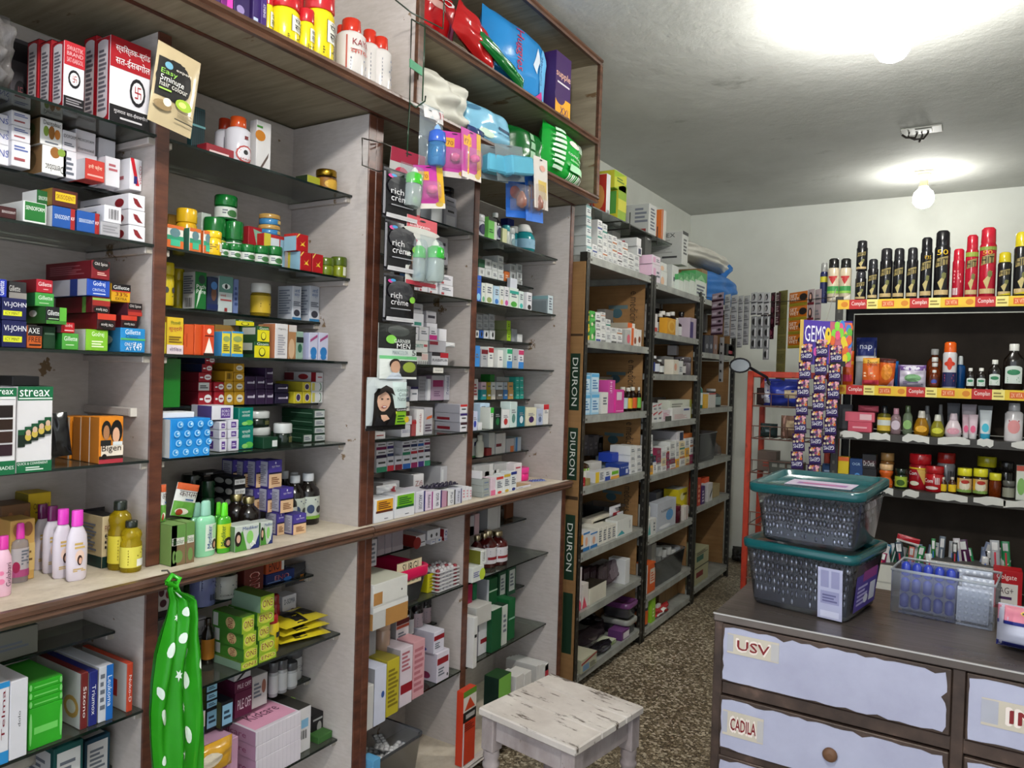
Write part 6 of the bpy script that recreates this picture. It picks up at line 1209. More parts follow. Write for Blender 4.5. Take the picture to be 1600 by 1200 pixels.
kl=[tx(.2,.76,.95,.92,'KAYAM','#8a1420'),tx(.15,.54,.9,.66,'कायम','#c04a3a'),ln(.15,.12,.9,.46,4,'#8a8a94'),('r',.02,0,.06,1,'#a84a3a')]
for (a,b,v,ds,X,q) in ((534,552,38,'white laxative bottle with red cap, leftmost',-1.50,0),(549,583,27,'white laxative bottle with red cap and name, largest',-1.445,1),(578,601,45,'white laxative bottle with red cap, third',-1.47,0),(596,620,56,'white laxative bottle with red cap, rightmost',-1.45,0)):B(a,b,v,None,'#cfc9c6g','#c0301eg',ds,'powder',L=kl if q else [ln(.2,.2,.8,.9,7,'#8a8a94')],X=X)
shelf('overhead cabinet, lower right part',2.284,-1.445);CTX.update(zmax=2.506,lim=(1.74,2.948))
P(640,750,104,None,'#d2cfc4','crumpled white plastic bag',t=.16,X=-1.45,noise=.2,seed=9,n=26,crimp=.02,p=2.6,name='plastic_bag',cat='bag')
P(647,664,124,None,'#b8ac2a','yellow green packet behind white bag',t=.05,X=-1.50,F=[('o',.5,.5,.3,.2,'#3a4a2a')])
P(740,812,166,None,'#7fb8d4g','light blue sanitary pad pack',t=.15,X=-1.45,noise=.05,seed=3,n=18,crimp=.03,p=3.4,F=[('r',.52,.5,.9,.56,'#1c3a5a'),tx(.5,.38,.85,.46,'whisper','#3a6a8a'),('o',.12,.8,.08,.06,'#4a7a9a'),('o',.3,.3,.14,.1,'#c8dcc8')],name='pad_pack')
P(738,762,198,None,'#2a3a6ag','navy packet tucked between bag and pad pack',t=.04,X=-1.44)
fr=[('w',.62,.2,.78,.8,'FRIENDS','#9ac89a'),('r',.3,.3,.42,.45,'#8ab090'),('r',.3,.5,.42,.65,'#8ab090'),('r',.3,.7,.42,.85,'#8ab090')]
P(812,866,202,None,'#0f5a24g','dark green diaper pack',t=.14,X=-1.48,noise=.04,n=16,crimp=.03,p=4,F=fr,name='diaper_pack')
P(863,918,184,None,'#169a34g','bright green diaper pack with crimped top',t=.10,X=-1.43,noise=.05,n=16,crimp=.05,p=3,F=[tx(.42,.5,.95,.58,'comfrey','#d8ecd8'),tx(.5,.42,.85,.47,'absorb','#b8dcb8'),('o',.62,.76,.14,.07,'#d8d0cc')]+bar(.75,.68,.98,.84,8,'#e8f4e8')+bar(.5,.04,.9,.18,9,'#e8f4e8')+[('r',.48,.22,.9,.34,'#a8d8b0')]+[('r',.1,.12+i*.1,.3,.18+i*.1,'#bcd8c0') for i in range(8)],name='diaper_pack',roll=3)
shelf('overhead cabinet, upper right part',2.538,-1.445);CTX.update(zmax=2.85,lim=(1.74,2.948))
P(655,726,-30,None,'#b5161cg','shiny red snack-style pouch with white band',t=.10,X=-1.52,noise=.16,n=20,F=[('r',.1,.62,.6,.72,'#d8a8a0'),tx(.4,.74,.8,.86,'10','#e8e0e0')],seed=2)
P(716,782,24,None,'#b01a1cg','shiny red pouch with folded pale end',t=.06,X=-1.44,noise=.18,n=20,F=[('r',.92,0,1,1,'#d0b8b0'),('o',.7,.6,.12,.12,'#4a1414')],seed=6,roll=18)
P(752,824,82,None,'#0f6a2cg','shiny green pouch with pale edge',t=.03,X=-1.425,noise=.18,n=20,F=[('r',.2,.75,.95,.82,'#c8d8c8'),tx(.6,.4,.9,.55,'lays','#8ad89a')],seed=7,roll=14)
P(776,868,34,None,'#2a86cag','large blue baby diaper pack',t=.13,X=-1.46,noise=.05,n=18,crimp=.03,p=3.4,F=[('w',.3,.3,.45,.85,'Huggies','#b8244a'),('p',[(.6,.5),(.72,.8),(.74,.6),(.66,.4)],'#d0dce8'),('o',.85,.45,.12,.4,'#6ab4e4'),('v',.74,.3,.8,.7,'Complete','#2a4a8a'),('p',[(.7,.12),(.8,.24),(.84,.1)],'#c83a8a')],name='diaper_pack',seed=11)
C(869,893,86,None,'#3a1c54','purple and orange diaper carton',F=[rb(0,.3,'#dc9a22'),('o',.3,.32,.35,.14,'#3a1c54'),tx(.02,.58,.95,.72,'supple','#e8b8a0'),ln(.1,.5,.9,.55,1,'#d8d0d8'),tx(.3,.04,.95,.16,'XXL','#3a1c54')],d=.12,X=-1.44)
# ================================================================ wires and hanging displays
def wire(name,label,paths,r=.0022,k='#3c4a40',cat='wire hook'):
 P0=Vector(paths[0][0]);e=empty(name,P0);tag(e,label,cat)
 for q in paths:
  m=MB();m.tube([Vector(p)-P0 for p in q],r,k,6);m.obj('wire',e)
 return e
w=lambda u,v,X:tuple(onX(u,v,X))
gw=wire('wire_hanger','green wire hanger frame on the overhead cabinet corner',[[w(643,30,-1.40),w(640,165,-1.40),w(636,245,-1.40)],[w(664,42,-1.40),w(660,158,-1.40)],[w(643,30,-1.40),w(664,42,-1.40)],[w(640,160,-1.40),w(650,168,-1.38),w(664,158,-1.36),w(665,150,-1.35)],[w(618,0,-1.40),w(643,20,-1.40),w(692,45,-1.40),w(694,0,-1.40)]],k='#24402cg')
m=MB();a=Vector(w(641,98,-1.398));b=Vector(w(660,112,-1.398));P0=gw.location;z=Vector((0,0,.012))
m.add([a-z-P0,b-z-P0,b+z-P0,a+z-P0]+[a-z-P0-Vector((.003,0,0)),b-z-P0-Vector((.003,0,0)),b+z-P0-Vector((.003,0,0)),a+z-P0-Vector((.003,0,0))],[(0,1,2,3),(7,6,5,4),(0,4,5,1),(1,5,6,2),(2,6,7,3),(3,7,4,0)],'#3f8a64');m.obj('wire_clip',gw)
wire('wire_hook','steel wire hook loop holding the black sachets',[[w(600,224,-1.535),w(566,216,-1.44),w(566,258,-1.44),w(592,268,-1.44),w(628,262,-1.44)],[w(600,224,-1.535),w(628,236,-1.42),w(628,262,-1.44)]],k='#8a8680m')
def hang(u0,u1,vt,vb,X,name,desc,build,rot=0,roll=0,cat='packet'):
 """hang something flat with its front spanning these pixels; build(e, w, h) adds the parts in local coords (x right, z up from bottom, front -y)"""
 CTX.update(side='L',lim=None,glass=[],placed=[])
 c,wd,zb,zt=_span(u0,u1,vt,vb,X)
 e=empty(name,(X,c,zt));e.rotation_mode='QUATERNION'
 e.rotation_quaternion=(Matrix.Rotation(math.radians(-roll),4,'X')@Matrix.Rotation(math.pi/2+math.radians(rot),4,'Z')).to_quaternion()
 build(e,wd,zt-zb);CTX['ph']=CTX['hang_ph']
 return _fin(e,desc,cat,(u0+u1)/2,(vt+vb)/2,u1-u0)
def card_part(e,w,h,k,F,t=.0015,name='backing_card',kb=None):
 m=MB();m.box(-w/2,-t,-h,w/2,0,0,k,.0004);m.art(lambda a,b,q:(-w/2+w*a,-t-q,-h+h*b),list(F)+[('o',.5,.955,.1,.012,'#17151a')]);m.obj(name,e)
def bubble(e,w,h,cx,cz,bw,bh,t,k='#dde6eax',name='blister'):
 m=MB();n=8
 def th(a,b):return t*(max(0,1-abs(2*a-1)**4)*max(0,1-abs(2*b-1)**4))**.5
 vs=[(cx-bw/2+bw*i/n,-.0025-th(i/n,j/n),cz-bh/2+bh*j/n) for j in range(n+1) for i in range(n+1)]
 m.add(vs,[(j*(n+1)+i,j*(n+1)+i+1,(j+1)*(n+1)+i+1,(j+1)*(n+1)+i) for j in range(n) for i in range(n)],k,True);m.obj(name,e)
def feeder(e,cx,cz0,r,h,cap='#2fa836g',body='#c4d0ccc',teat='#e4e0d4g'):
 m=MB();m.lathe([(.8*r,0),(r,.01),(r,h*.5),(.8*r,h*.58)],body,16,cx=cx,cy=-r-.003,z0=cz0);m.obj('bottle',e)
 m=MB();m.lathe([(.95*r,h*.56),(r,h*.6),(.9*r,h*.8),(.5*r,h*.86)],cap,16,cx=cx,cy=-r-.003,z0=cz0);m.obj('screw_cap',e)
 m=MB();m.lathe([(.4*r,h*.86),(.35*r,h*.93),(.1*r,h)],teat,12,cx=cx,cy=-r-.003,z0=cz0);m.obj('teat',e)
CTX['hang_ph']='hanging by third bay'
# black hair-colour sachets, three hanging stacks
def sachet(F,k='#17161ag',kb='#2a2a2eg',t=.011,ck='#3a393d'):
 def b(e,w,h):
  m=MB();fr=pillow(m,w,h,t,k,kb,10,2.2,.18,random.randint(0,99),.09,ck);m.art(fr,F,nsub=6,h0=.0012,dh=.0008);m.v=[(x,y,z-h) for x,y,z in m.v];m.obj('sachet',e)
 return b
rc=[('r',0,.08,.05,.92,'#7c7b80'),('o',.2,.85,.1,.04,'#c8388a'),('o',.26,.87,.08,.03,'#3a8ac0'),('o',.5,.66,.42,.22,'#2c2c30'),tx(.16,.5,.5,.62,'rich','#d8d6d8'),tx(.16,.36,.72,.48,'crème','#d8d6d8'),('o',.86,.5,.1,.07,'#7ab83a'),ln(.16,.26,.8,.3,1,'#8a8a8e'),('r',.05,.02,.95,.1,'#c4c2c4')]  # grey strip at the left paints in the glint along the sachet edge
random.seed(3)
for si,(u0,u1,vt,vb,ds) in enumerate(((600,650,268,346,'black hair colour sachet, upper hanging stack'),(602,650,347,427,'black hair colour sachet, middle hanging stack'),(600,645,430,504,'black hair colour sachet, lower hanging stack'))):
 for i in range(5):hang(u0,u1,vt,vb,-1.385-.030*i,'hair_colour_sachet',ds+['; front one','; second','; third','; fourth','; rearmost'][i],sachet(rc),rot=-4,roll=0)
mn=[('r',0,.55,1,1,'#1d1f1e'),('o',.5,.88,.3,.1,'#3c403e'),('o',.3,.72,.14,.08,'#7ac04a'),tx(.36,.66,.8,.73,'GARNIER','#d8dcd8'),tx(.42,.56,.8,.65,'MEN','#f0f0f0'),('r',0,.42,1,.55,'#c4ccc8'),tx(.3,.45,.72,.52,'MANCOLOR','#7a8a90'),tx(.84,.44,.94,.54,'5','#222'),('r',0,.36,1,.42,'#6ab87a'),('r',.0,0,1,.36,'#d8dcd8'),('r',.5,.04,1,.34,'#2a2a28'),('o',.76,.22,.18,.1,'#8a9a3a'),('o',.36,.27,.15,.10,'#2a1c16'),('o',.37,.22,.13,.11,'#c49a80'),('p',[(.15,0),(.3,.12),(.5,.1),(.6,0)],'#c8d0dc')]
for i in range(4):hang(592,646,507,592,-1.385-.032*i,'hair_colour_sachet','green and white men hair colour sachet'+['; front one','; second','; third','; rearmost'][i],sachet(mn,'#c8ccc8g','#1c1e1cg',ck=None),rot=-4)
cn=[('r',0,.08,1,1,'#b9bfc0'),('r',0,0,1,.1,'#141214'),('r',.6,.35,1,.92,'#c8d8d6'),('p',[(.6,.1),(1,.1),(1,.42),(.68,.4)],'#8ac02a'),('p',[(.55,.1),(.62,.1),(.72,.42),(.66,.42)],'#d8dc3a'),('r',.64,.36,1,.42,'#17151a'),tx(.68,.37,.96,.41,'Caramello','#d8d8d8'),('p',[(.1,.1),(.12,.7),(.25,.84),(.42,.84),(.56,.66),(.66,.3),(.6,.1)],'#17110f'),('o',.34,.55,.16,.19,'#d0a48c'),('p',[(.27,.3),(.42,.3),(.5,.22),(.3,.16)],'#d0a48c'),('o',.35,.45,.07,.024,'#a8484a'),('o',.35,.453,.05,.012,'#e8e0dc'),('o',.28,.6,.03,.012,'#241814'),('o',.41,.6,.03,.012,'#241814'),('p',[(.1,.1),(.16,.3),(.3,.2),(.42,.1)],'#141216'),('p',[(.62,.3),(.5,.22),(.4,.1),(.62,.1)],'#141216'),tx(.64,.74,.96,.79,'GARNIER','#4a6a64'),tx(.68,.65,.94,.72,'Color','#4a5a5a'),tx(.64,.56,.98,.64,'Naturals','#4a5a5a'),('o',.92,.2,.07,.06,'#c8a82a'),ln(.64,.14,.86,.3,3,'#2a5a1a'),('r',.12,.8,.5,.9,'#b9bfc0'),('p',[(.14,.66),(.2,.8),(.34,.86),(.48,.8),(.56,.66),(.44,.76),(.34,.78),(.24,.74)],'#1c1412')]
for i in range(3):hang(575,630,590,672,-1.385-.034*i,'hair_colour_pack','black and lime hair colour pack with smiling portrait'+['; front one','; second','; rearmost'][i],sachet(cn,'#b9bfc0g','#141214g',t=.016,ck='#141214'),rot=-6)
# baby feeding goods
CTX['hang_ph']='hanging before third bay'
def baby(e,w,h):
 card_part(e,w,h,'#c4c2bc',[('r',0,.8,1,1,'#c8505a'),('o',.5,.8,.6,.05,'#c4c2bc'),tx(.1,.84,.75,.9,'Babyem','#f0e4e4'),('o',.25,.58,.18,.1,'#b02a48'),ln(.14,.54,.36,.62,2,'#e8c8cc'),('o',.3,.36,.14,.12,'#8a6a4c'),('o',.2,.2,.12,.1,'#4a3a34'),('o',.4,.15,.14,.06,'#6a98c8'),('r',0,0,1,.06,'#b83a48')])
 feeder(e,w*.2,-h*.93,w*.2,h*.62);bubble(e,w,h,w*.2,-h*.6,w*.52,h*.72,.05)
hang(634,681,341,447,-1.38,'baby_bottle_pack','pink and white baby bottle card with green cap, front one',baby);hang(616,655,342,447,-1.405,'baby_bottle_pack','pink and white baby bottle card behind its twin',baby,rot=-14)
def baby2(e,w,h):
 card_part(e,w,h,'#a8a6a2',[('r',0,.78,1,1,'#8a1c34'),('o',.35,.62,.2,.1,'#b02a48'),('o',.3,.3,.16,.14,'#7a6048'),('r',0,0,1,.05,'#b83a48')]);feeder(e,w*.1,-h*.9,w*.24,h*.62,cap='#3fb02cg');bubble(e,w,h,w*.1,-h*.55,w*.6,h*.72,.05)
hang(617,656,236,338,-1.40,'baby_bottle_pack','grey card with green-capped feeding bottle, tilted above',baby2,rot=-22,roll=6)
def teeth(e,w,h):
 card_part(e,w,h,'#c23a9c',[('r',.78,0,1,1,'#d8a82a'),('r',0,0,1,.12,'#dcd4cc'),('r',.1,.66,.5,.86,'#e0a22c'),tx(.14,.7,.46,.8,'₹70','#7a2a1a'),('o',.8,.1,.14,.06,'#c8a84a')]);bubble(e,w,h,0,-h*.58,w*.62,h*.46,.03,'#ecd8e6x')
 m=MB();m.lathe([(.006,0),(.016,.006),(.016,.018),(.007,.024)],'#e05a9ag',12,cy=-.014,z0=-h*.66);m.obj('soother',e)
hang(716,752,204,280,-1.375,'soother_card','purple and yellow soother card, front one',teeth,rot=6,roll=-4);hang(694,724,206,278,-1.40,'soother_card','purple soother card seen edge-on behind',teeth,rot=-38);hang(650,684,258,325,-1.37,'soother_card','purple and yellow soother card over grey bottle card',teeth,rot=-18,roll=-10)
def bbag(e,w,h):
 m=MB();fr=pillow(m,w,h,.03,'#d8e4eax',None,10,2.2,.3,3,.06);m.art(fr,[('r',.1,.78,.95,.98,'#d8d4d4'),('r',.72,.84,.95,.95,'#c8405a'),('o',.45,.92,.12,.01,'#222')],nsub=5,h0=.001);m.v=[(x,y,z-h) for x,y,z in m.v];m.obj('clear_bag',e)
 feeder(e,-w*.05,-h*.92,w*.26,h*.62,cap='#3a62c0g',body='#5a9ad0c',teat='#8ab0dcg')
hang(656,690,166,271,-1.38,'baby_bottle_pack','clear bag with blue feeding bottle below white bag',bbag,rot=-4)
def soap(e,w,h):
 card_part(e,w,h,'#a9b4b8c',[]);m=MB();m.box(-w*.36,-.05,-h*.86,w*.42,-.004,-h*.34,'#5fb0ccg',.006);m.obj('clear_box',e)
hang(768,818,226,282,-1.37,'soap_case_card','clear card with light blue square case',soap,rot=4,roll=-12);hang(752,786,228,282,-1.40,'soap_case_card','clear card with light blue case, behind',soap,rot=-24)
def comb(e,w,h):
 card_part(e,w,h,'#d2cac4',[('r',.3,.35,.9,.55,'#d8b84a')]+[('r',.34+i*.1,.2,.38+i*.1,.56,'#e0c878') for i in range(6)]+[('o',.6,.8,.2,.06,'#d8a090')])
hang(828,857,246,326,-1.36,'blister_card','white card of yellow teethers, rightmost',comb,rot=8,roll=-6)
def rattle(e,w,h):
 card_part(e,w,h,'#1c5ab0',[('r',.0,0,1,.2,'#2a6ac8'),('o',.35,.55,.2,.14,'#8a2a2a')]);bubble(e,w,h,0,-h*.55,w*.7,h*.6,.035,'#e0d8d4x')
 m=MB();m.lathe([(.004,0),(.018,.01),(.02,.03),(.012,.05),(.004,.06)],'#9a5a48g',12,cy=-.018,z0=-h*.8);m.obj('rattle',e)
hang(817,846,262,346,-1.38,'blister_card','blue card with reddish rattle, front one',rattle,rot=2,roll=-6);hang(796,822,268,340,-1.40,'blister_card','blue card with reddish rattle, behind',rattle,rot=-24,roll=-4)
# ================================================================ STEEL RACKS: stock
WC='#d2d2ce'
rdm=random.Random(12)
def wcart(a,b,vt,vb,ds,X=-1.55,d=.12,k=None,F=None,**q):
 kk=k or rdm.choice(['#d6d6d2','#cfcfcc','#d8d6d4','#c9cac8'])
 if F is None:
  c=rdm.choice(['#a83a40','#3a4a8a','#555','#2a7a6a','#888','#b06a3a'])
  F=[rb(0,.2,c),ln(.15,.4,.85,.8,2,'#7a7a80')] if rdm.random()<.5 else [ln(.15,.3,.85,.75,3,'#7a7a80')]
 return C(a,b,vt,vb,kk,ds,F=F,d=d,X=X,**q)
def rshelf(ph,z,ya,yb,cn='medicine_box',X=-1.55):
 shelf(ph,z,X,'L',back=RX0+.016);CTX.update(lim=(ya+.006,yb-.016),cname=cn)
 ups=[q for q in (R1Z if ya<3.5 else R2Z if ya<4.5 else R3Z) if q>z+.05]
 if ups:CTX.update(glass=[(min(ups)-.03,9)],zmax=min(ups)-.042)
# hanging glass shelf
shelf('hanging glass shelf',hz,-1.66,back=-1.9);CTX.update(cname='medicine_box')
C(948,954,272,None,'#d8d8d8','red carton with face photo and white spine',F=bar(.2,.02,.8,.14,5),sc='#a82a1e',S=[('o',.6,.45,.3,.3,'#c88a4a'),('o',.2,.85,.1,.05,'#eee')],d=.11)
C(966,979,289,None,'#8aa82a','yellow and green carton, lower',F=[rb(.3,.6,'#c8c43a')],sc='#b8b02a',S=[('r',.5,.2,.9,.8,'#4a8a3a')],d=.11);C(960,979,270,298,'#9ab82c','yellow and green carton, upper',F=[('p',[(0,0),(1,.5),(1,1),(0,.6)],'#c6c83a'),ln(.2,.4,.8,.7,2,'#5a7a2a')],sc='#b4b030',d=.11)
C(1014,1026,320,None,'#d2d2ce','white carton with fine print',F=[ln(.2,.2,.8,.9,7)],sc='#a6a8a4',S=[ln(.5,.4,.95,.9,4),('r',.7,.1,.9,.22,'#7a2420')],d=.18);C(1034,1041,328,None,'#d8d4cc','white carton with orange half disc',F=[('r',0,0,.3,1,'#cc6a2a')],sc='#cc6a2a',S=[('r',0,0,.5,1,'#b9bab4')],d=.1)
# first rack, top
rshelf('first rack, top',R1Z[0],*R1Y)
CTX['lim']=None
for a,b,rows in ((916,924,[None,385,369,353,338,322]),):CS(a,b,rows,'#cfd2d0','white carton of left corner stack',F=[ln(.2,.3,.8,.7,2),rb(.8,1,'#7aa8a8')],sc='#b4b8b6',d=.2,X=-1.56)
grid=[(926,933,[None,394,382]),(934,941,[None,397,386,372,358,344]),(942,949,[None,399,388,376,364,350]),(950,956,[None,402,391,379,366]),(957,964,[None,405,393,381,369]),(965,972,[None,409,397,386,375]),(973,981,[None,413,402,390,379]),(982,990,[None,416,406,395]),(991,999,[None,419,409,399])]
for a,b,rows in grid:
 for i in range(len(rows)-1):wcart(a,b,rows[i+1],rows[i],'white carton of crowded pile',d=.14,X=-1.55-.004*i)
C(996,1003,386,400,'#d6d4d4','white carton with navy end',F=[('r',.2,.2,.8,.8,'#2a3050')],sc='#b9bab8',S=[('r',.1,.3,.5,.7,'#a02430')],d=.14,X=-1.57);C(995,1002,372,386,'#d6d4d4','white carton with red side flash',sc='#b4b5b4',S=[('r',.1,.3,.5,.7,'#a02430')],d=.14,X=-1.57)
C(941,956,322,None,'#c8cac6','tall pale carton at the back',d=.05,X=-1.80);C(957,970,335,None,'#cfd1ce','square pale carton at the back',d=.05,X=-1.78)
# second rack, top
rshelf('second rack, top',R2Z[0],*R2Y);CTX['lim']=None
CS(1019,1032,[None,414,400],'#d8ccd4','pink-tinged white carton',F=[('r',.1,.2,.4,.8,'#d8a0c0'),ln(.5,.3,.9,.7,2)],sc='#dcb8cc',d=.16,X=-1.55)
CS(1033,1042,[None,424,411],'#d0d2cc','white carton with peach corner',F=[('o',.2,.3,.3,.3,'#d8b090')],d=.14,X=-1.55)
C(1050,1060,415,None,'#d4d6d0','small white carton before large one',F=[ln(.2,.3,.8,.6,1)],sc='#b4b6b2',d=.1,X=-1.57)
C(1066,1075,362,415,'#c9cac4','large grey import carton with black heading',F=[rb(.9,1,'#2a2a28'),ln(.2,.3,.8,.8,5,'#555')],sc='#a7a8a3',S=[tx(.22,.82,.85,.94,'ZP IMPEX','#2a2a2a'),ln(.2,.35,.8,.76,8,'#8a8b86'),('r',.6,.2,.9,.26,'#3a3a3a'),('o',.3,.08,.05,.03,'#444'),('o',.5,.08,.05,.03,'#444')],d=.33,X=-1.57)
C(1040,1062,424,437,'#bfc0ba','plain box under the import carton',d=.25,X=-1.60)
C(1008,1018,368,400,'#4a4a46','dark grey box beside the import carton',F=[('r',.3,.8,.7,.86,'#c8c8c4')],d=.1,X=-1.66)
for i,(a,b) in enumerate(((1060,1068),(1069,1077),(1078,1086),(1087,1104))):C(a,b,429-i*1.3,None,'#d0d6cc','white carton with green leaf top',F=[rb(.65,1,'#4a9a58'),('p',[(0,.6),(.5,.7),(1,.6),(.5,.9)],'#8ac08a')]+([ln(.1,.1,.9,.5,3)] if i==3 else []),d=.1,X=-1.545,sc='#c4ccc2',S=[rb(.65,1,'#4a9a58')])
# bundles at the far end of the racks' top
rshelf('third rack, top',R3Z[0],*R3Y);CTX['lim']=None
C(1096,1105,421,None,'#8a6a46','brown cardboard box under white bundle',d=.26,X=-1.57,name='cardboard_box',tc='#5a4430')
P(1078,1152,386,415,'#c9c6bc','white cloth bundle lying on cardboard box',t=.2,X=-1.55,noise=.14,n=22,crimp=.04,p=2.6,name='cloth_bundle',cat='bundle',seed=8)
P(1115,1163,428,None,'#2268b0','blue plastic sack',t=.2,X=-1.53,noise=.1,n=20,crimp=.02,p=2.8,name='plastic_sack',cat='bag',seed=5)
q_=THINGS[-1][0];m=MB();m.lathe([(.012,0),(.03,.03),(.05,.08),(.075,.12),(.05,.11)],'#2a70b8',12,cap=False);o=m.obj('sack_neck',q_,loc=(.1,0,.2),rot=(0,.5,0))
# first rack, shelf 2
rshelf('first rack, second shelf',R1Z[1],*R1Y)
for i,(a,b,k1) in enumerate(((914,921,'#d8b83a'),(922,930,'#4aa048'))):CS(a,b,[None,511,497,486],k1,['yellow and green leaf carton','green leaf carton'][i],F=[('p',[(0,.2),(1,.8),(1,.4)],'#2a6a34'),('o',.4,.3,.2,.2,'#d8d0b0')],d=.12)
for (a,b,rows) in ((931,938,[None,516,503,489]),(939,946,[None,518,506,494,488]),(947,954,[None,519,509,499]),(955,963,[None,520,512]),(964,972,[None,522,513])):
 for i in range(len(rows)-1):wcart(a,b,rows[i+1],rows[i],'small white carton of bright pile',d=.12)
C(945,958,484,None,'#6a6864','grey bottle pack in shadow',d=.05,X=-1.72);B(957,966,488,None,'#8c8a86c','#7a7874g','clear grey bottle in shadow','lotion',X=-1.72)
C(977,985,515,None,'#a9a9a4','grey carton with pink print',F=[('o',.6,.4,.3,.3,'#c85a6a')],d=.1);C(986,995,513,None,'#d8d0c8','white and orange carton, lower',F=[('r',0,0,.4,1,'#d06028'),('o',.7,.3,.2,.2,'#8a4a2a')],d=.12);C(981,992,505,515,'#d06028','white and orange carton, upper',F=[('r',.6,0,1,1,'#d4d0c8')],sc='#a49c8c',d=.12,X=-1.57);C(996,1002,515,None,'#d6d0c8','white carton with brown print',F=[('o',.5,.4,.3,.2,'#8a4a2a')],d=.1)
# shelf 3
rshelf('first rack, third shelf',R1Z[2],*R1Y)
bl=[('r',.05,.1,.95,.9,'#c4d8e4'),rb(.8,.95,'#5aa4d0'),ln(.15,.2,.85,.7,4,'#4a7aa8')]
for a,b,rows in ((910,922,[None,616,586]),(924,936,[None,615,583])):CS(a,b,rows,'#9cc4dc','sky blue and white carton',F=bl,d=.1)
C(939,948,593,None,'#a0c84a','lime and white carton in grey tray',F=[('r',.1,.3,.9,.6,'#d8e4c0')],d=.05,X=-1.64);C(936,975,589,None,'#8a847c','grey open tray behind',d=.04,X=-1.75)
C(940,950,613,None,'#d8d6d0','white carton leaning left',F=[ln(.2,.4,.8,.8,3)],d=.06,rot=0);C(951,961,594,None,'#c84a9a','tall magenta carton',F=[('w',.2,.6,.5,.95,'HIF','#f0d8e8')],d=.06,X=-1.56)
C(962,975,609,None,'#cc3a90','magenta carton with white label',F=[('r',.1,.55,.7,.9,'#d8c8d0'),('r',.05,.06,.95,.1,'#e8a8c8')],d=.06)
for (a,b,v,lb_) in ((977,984,605,'#b4c4c8'),(985,991,606,'#d0a02a'),(992,998,605,'#cc5a2a'),(1000,1008,605,'#6ab04a')):B(a,b,v,None,'#2a160ec','#c8c4b8g','small brown bottle with bright label','syrup',label=lb_,X=-1.57)
# shelf 4
rshelf('first rack, fourth shelf',R1Z[3],*R1Y)
C(905,914,747,None,'#a81424','small crimson carton',F=[ln(.3,.2,.8,.4,1,'#d88')],d=.04);B(907,929,715,None,'#3a2412g','#5aa832g','brown syrup bottle with green cap','syrup',label='#d0ccc4',L=[rb(.8,1,'#7aa83a'),ln(.2,.1,.8,.7,4,'#8a4a3a')],X=-1.60)
C(915,922,748,None,'#8a7a4a','small olive carton',d=.03)
C(930,944,737,None,'#d2d0d0','white carton with yellow end',F=[('r',0,0,.4,1,'#d8b42a'),ln(.5,.2,.9,.9,5)],d=.08);C(923,940,722,737,'#d0ccc6','white carton with brown print behind',d=.06,X=-1.65)
C(945,953,735,None,'#d4d4d4','white carton with blue foot',F=[rb(0,.4,'#24429a'),ln(.2,.5,.8,.9,2)],d=.06);C(954,967,733,None,'#d8d4cc','white carton with green and orange blocks',F=[('r',.1,.45,.9,.8,'#6ab42a'),rb(0,.3,'#dca040')],d=.06)
C(946,962,712,730,'#8a98a8','grey blue carton at the back',F=[rb(.6,.9,'#5a6a80')],d=.06,X=-1.68)
C(967,984,724,None,'#1c3a8a','blue supplement carton',F=[tx(.15,.6,.85,.75,'Inpod','#d8dcec'),('r',.6,.15,.8,.5,'#d8dcec')],d=.08,X=-1.56);C(956,984,706,724,'#2240a8','blue carton lying across',d=.08,X=-1.62)
for a,b,rows in ((985,993,[None,733,722,711,697]),(994,1003,[None,730,719,708,697])):CS(a,b,rows,'#d6d6d4','white carton of tall double stack',F=[ln(.2,.3,.8,.7,2)],d=.12)
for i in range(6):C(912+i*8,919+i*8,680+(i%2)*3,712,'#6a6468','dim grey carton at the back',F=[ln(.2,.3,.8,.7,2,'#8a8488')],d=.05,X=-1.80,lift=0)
# shelf 5
rshelf('first rack, fifth shelf',R1Z[4],*R1Y)
C(903,911,838,None,'#d8902a','orange and black carton',F=[rb(0,.45,'#2a2624'),rb(.2,.35,'#d0ccc8')],d=.08)
for (a,b) in ((911,921),(922,933)):C(a,b,832,None,'#d6d4d4','white carton with blue waves',F=[rb(.9,1,'#3a78b4'),('o',.5,.5,.2,.25,'#d8a488'),rb(0,.2,'#2a70ac')],d=.09)
for i,(a,b,v) in enumerate(((935,941,825),(942,948,823),(949,955,821),(956,962,819))):C(a,b,v,None,'#d8d4c8','cream carton of fanned row',F=[ln(.15,.15,.85,.85,5)],d=.13,X=-1.55)
for i in range(5):C(925+i*2,958,806+i*4,812+i*4,'#d0c8b8','cream flat carton of slanting pile',d=.06,X=-1.63-.0*i)
C(964,988,810,None,'#d8d8d2','white carton with teal swoosh',F=[('p',[(.0,.1),(.3,.35),(.5,.1)],'#3a9aa4'),('v',.75,.3,.88,.8,'capsule','#555')],d=.07,X=-1.545,tc='#c4c4be')
tb=tub('plastic_tray','clear grey plastic tray behind cartons on first rack',-1.72,3.80,R1Z[4]+.001,.2,.16,.13,'',taper=.08);m=MB();m.box(.10,-.05,.03,.103,.03,.1,'#d0d0d4');m.obj('label',tb)
P(955,972,790,806,'#d4d2d6','white and red tube pack',t=.02,X=-1.62,F=[('r',.2,.0,.9,.4,'#a82a34')]);B(973,986,790,None,'#4a1018g','#3a0c14g','dark red speckled pack','jar',X=-1.70)
for i in range(5):C(906+i*9,914+i*9,790+(i%3)*2,None,'#5a5a62','dim bluish carton at the back',d=.05,X=-1.83,F=[ln(.2,.3,.8,.7,2,'#7a7a84')])
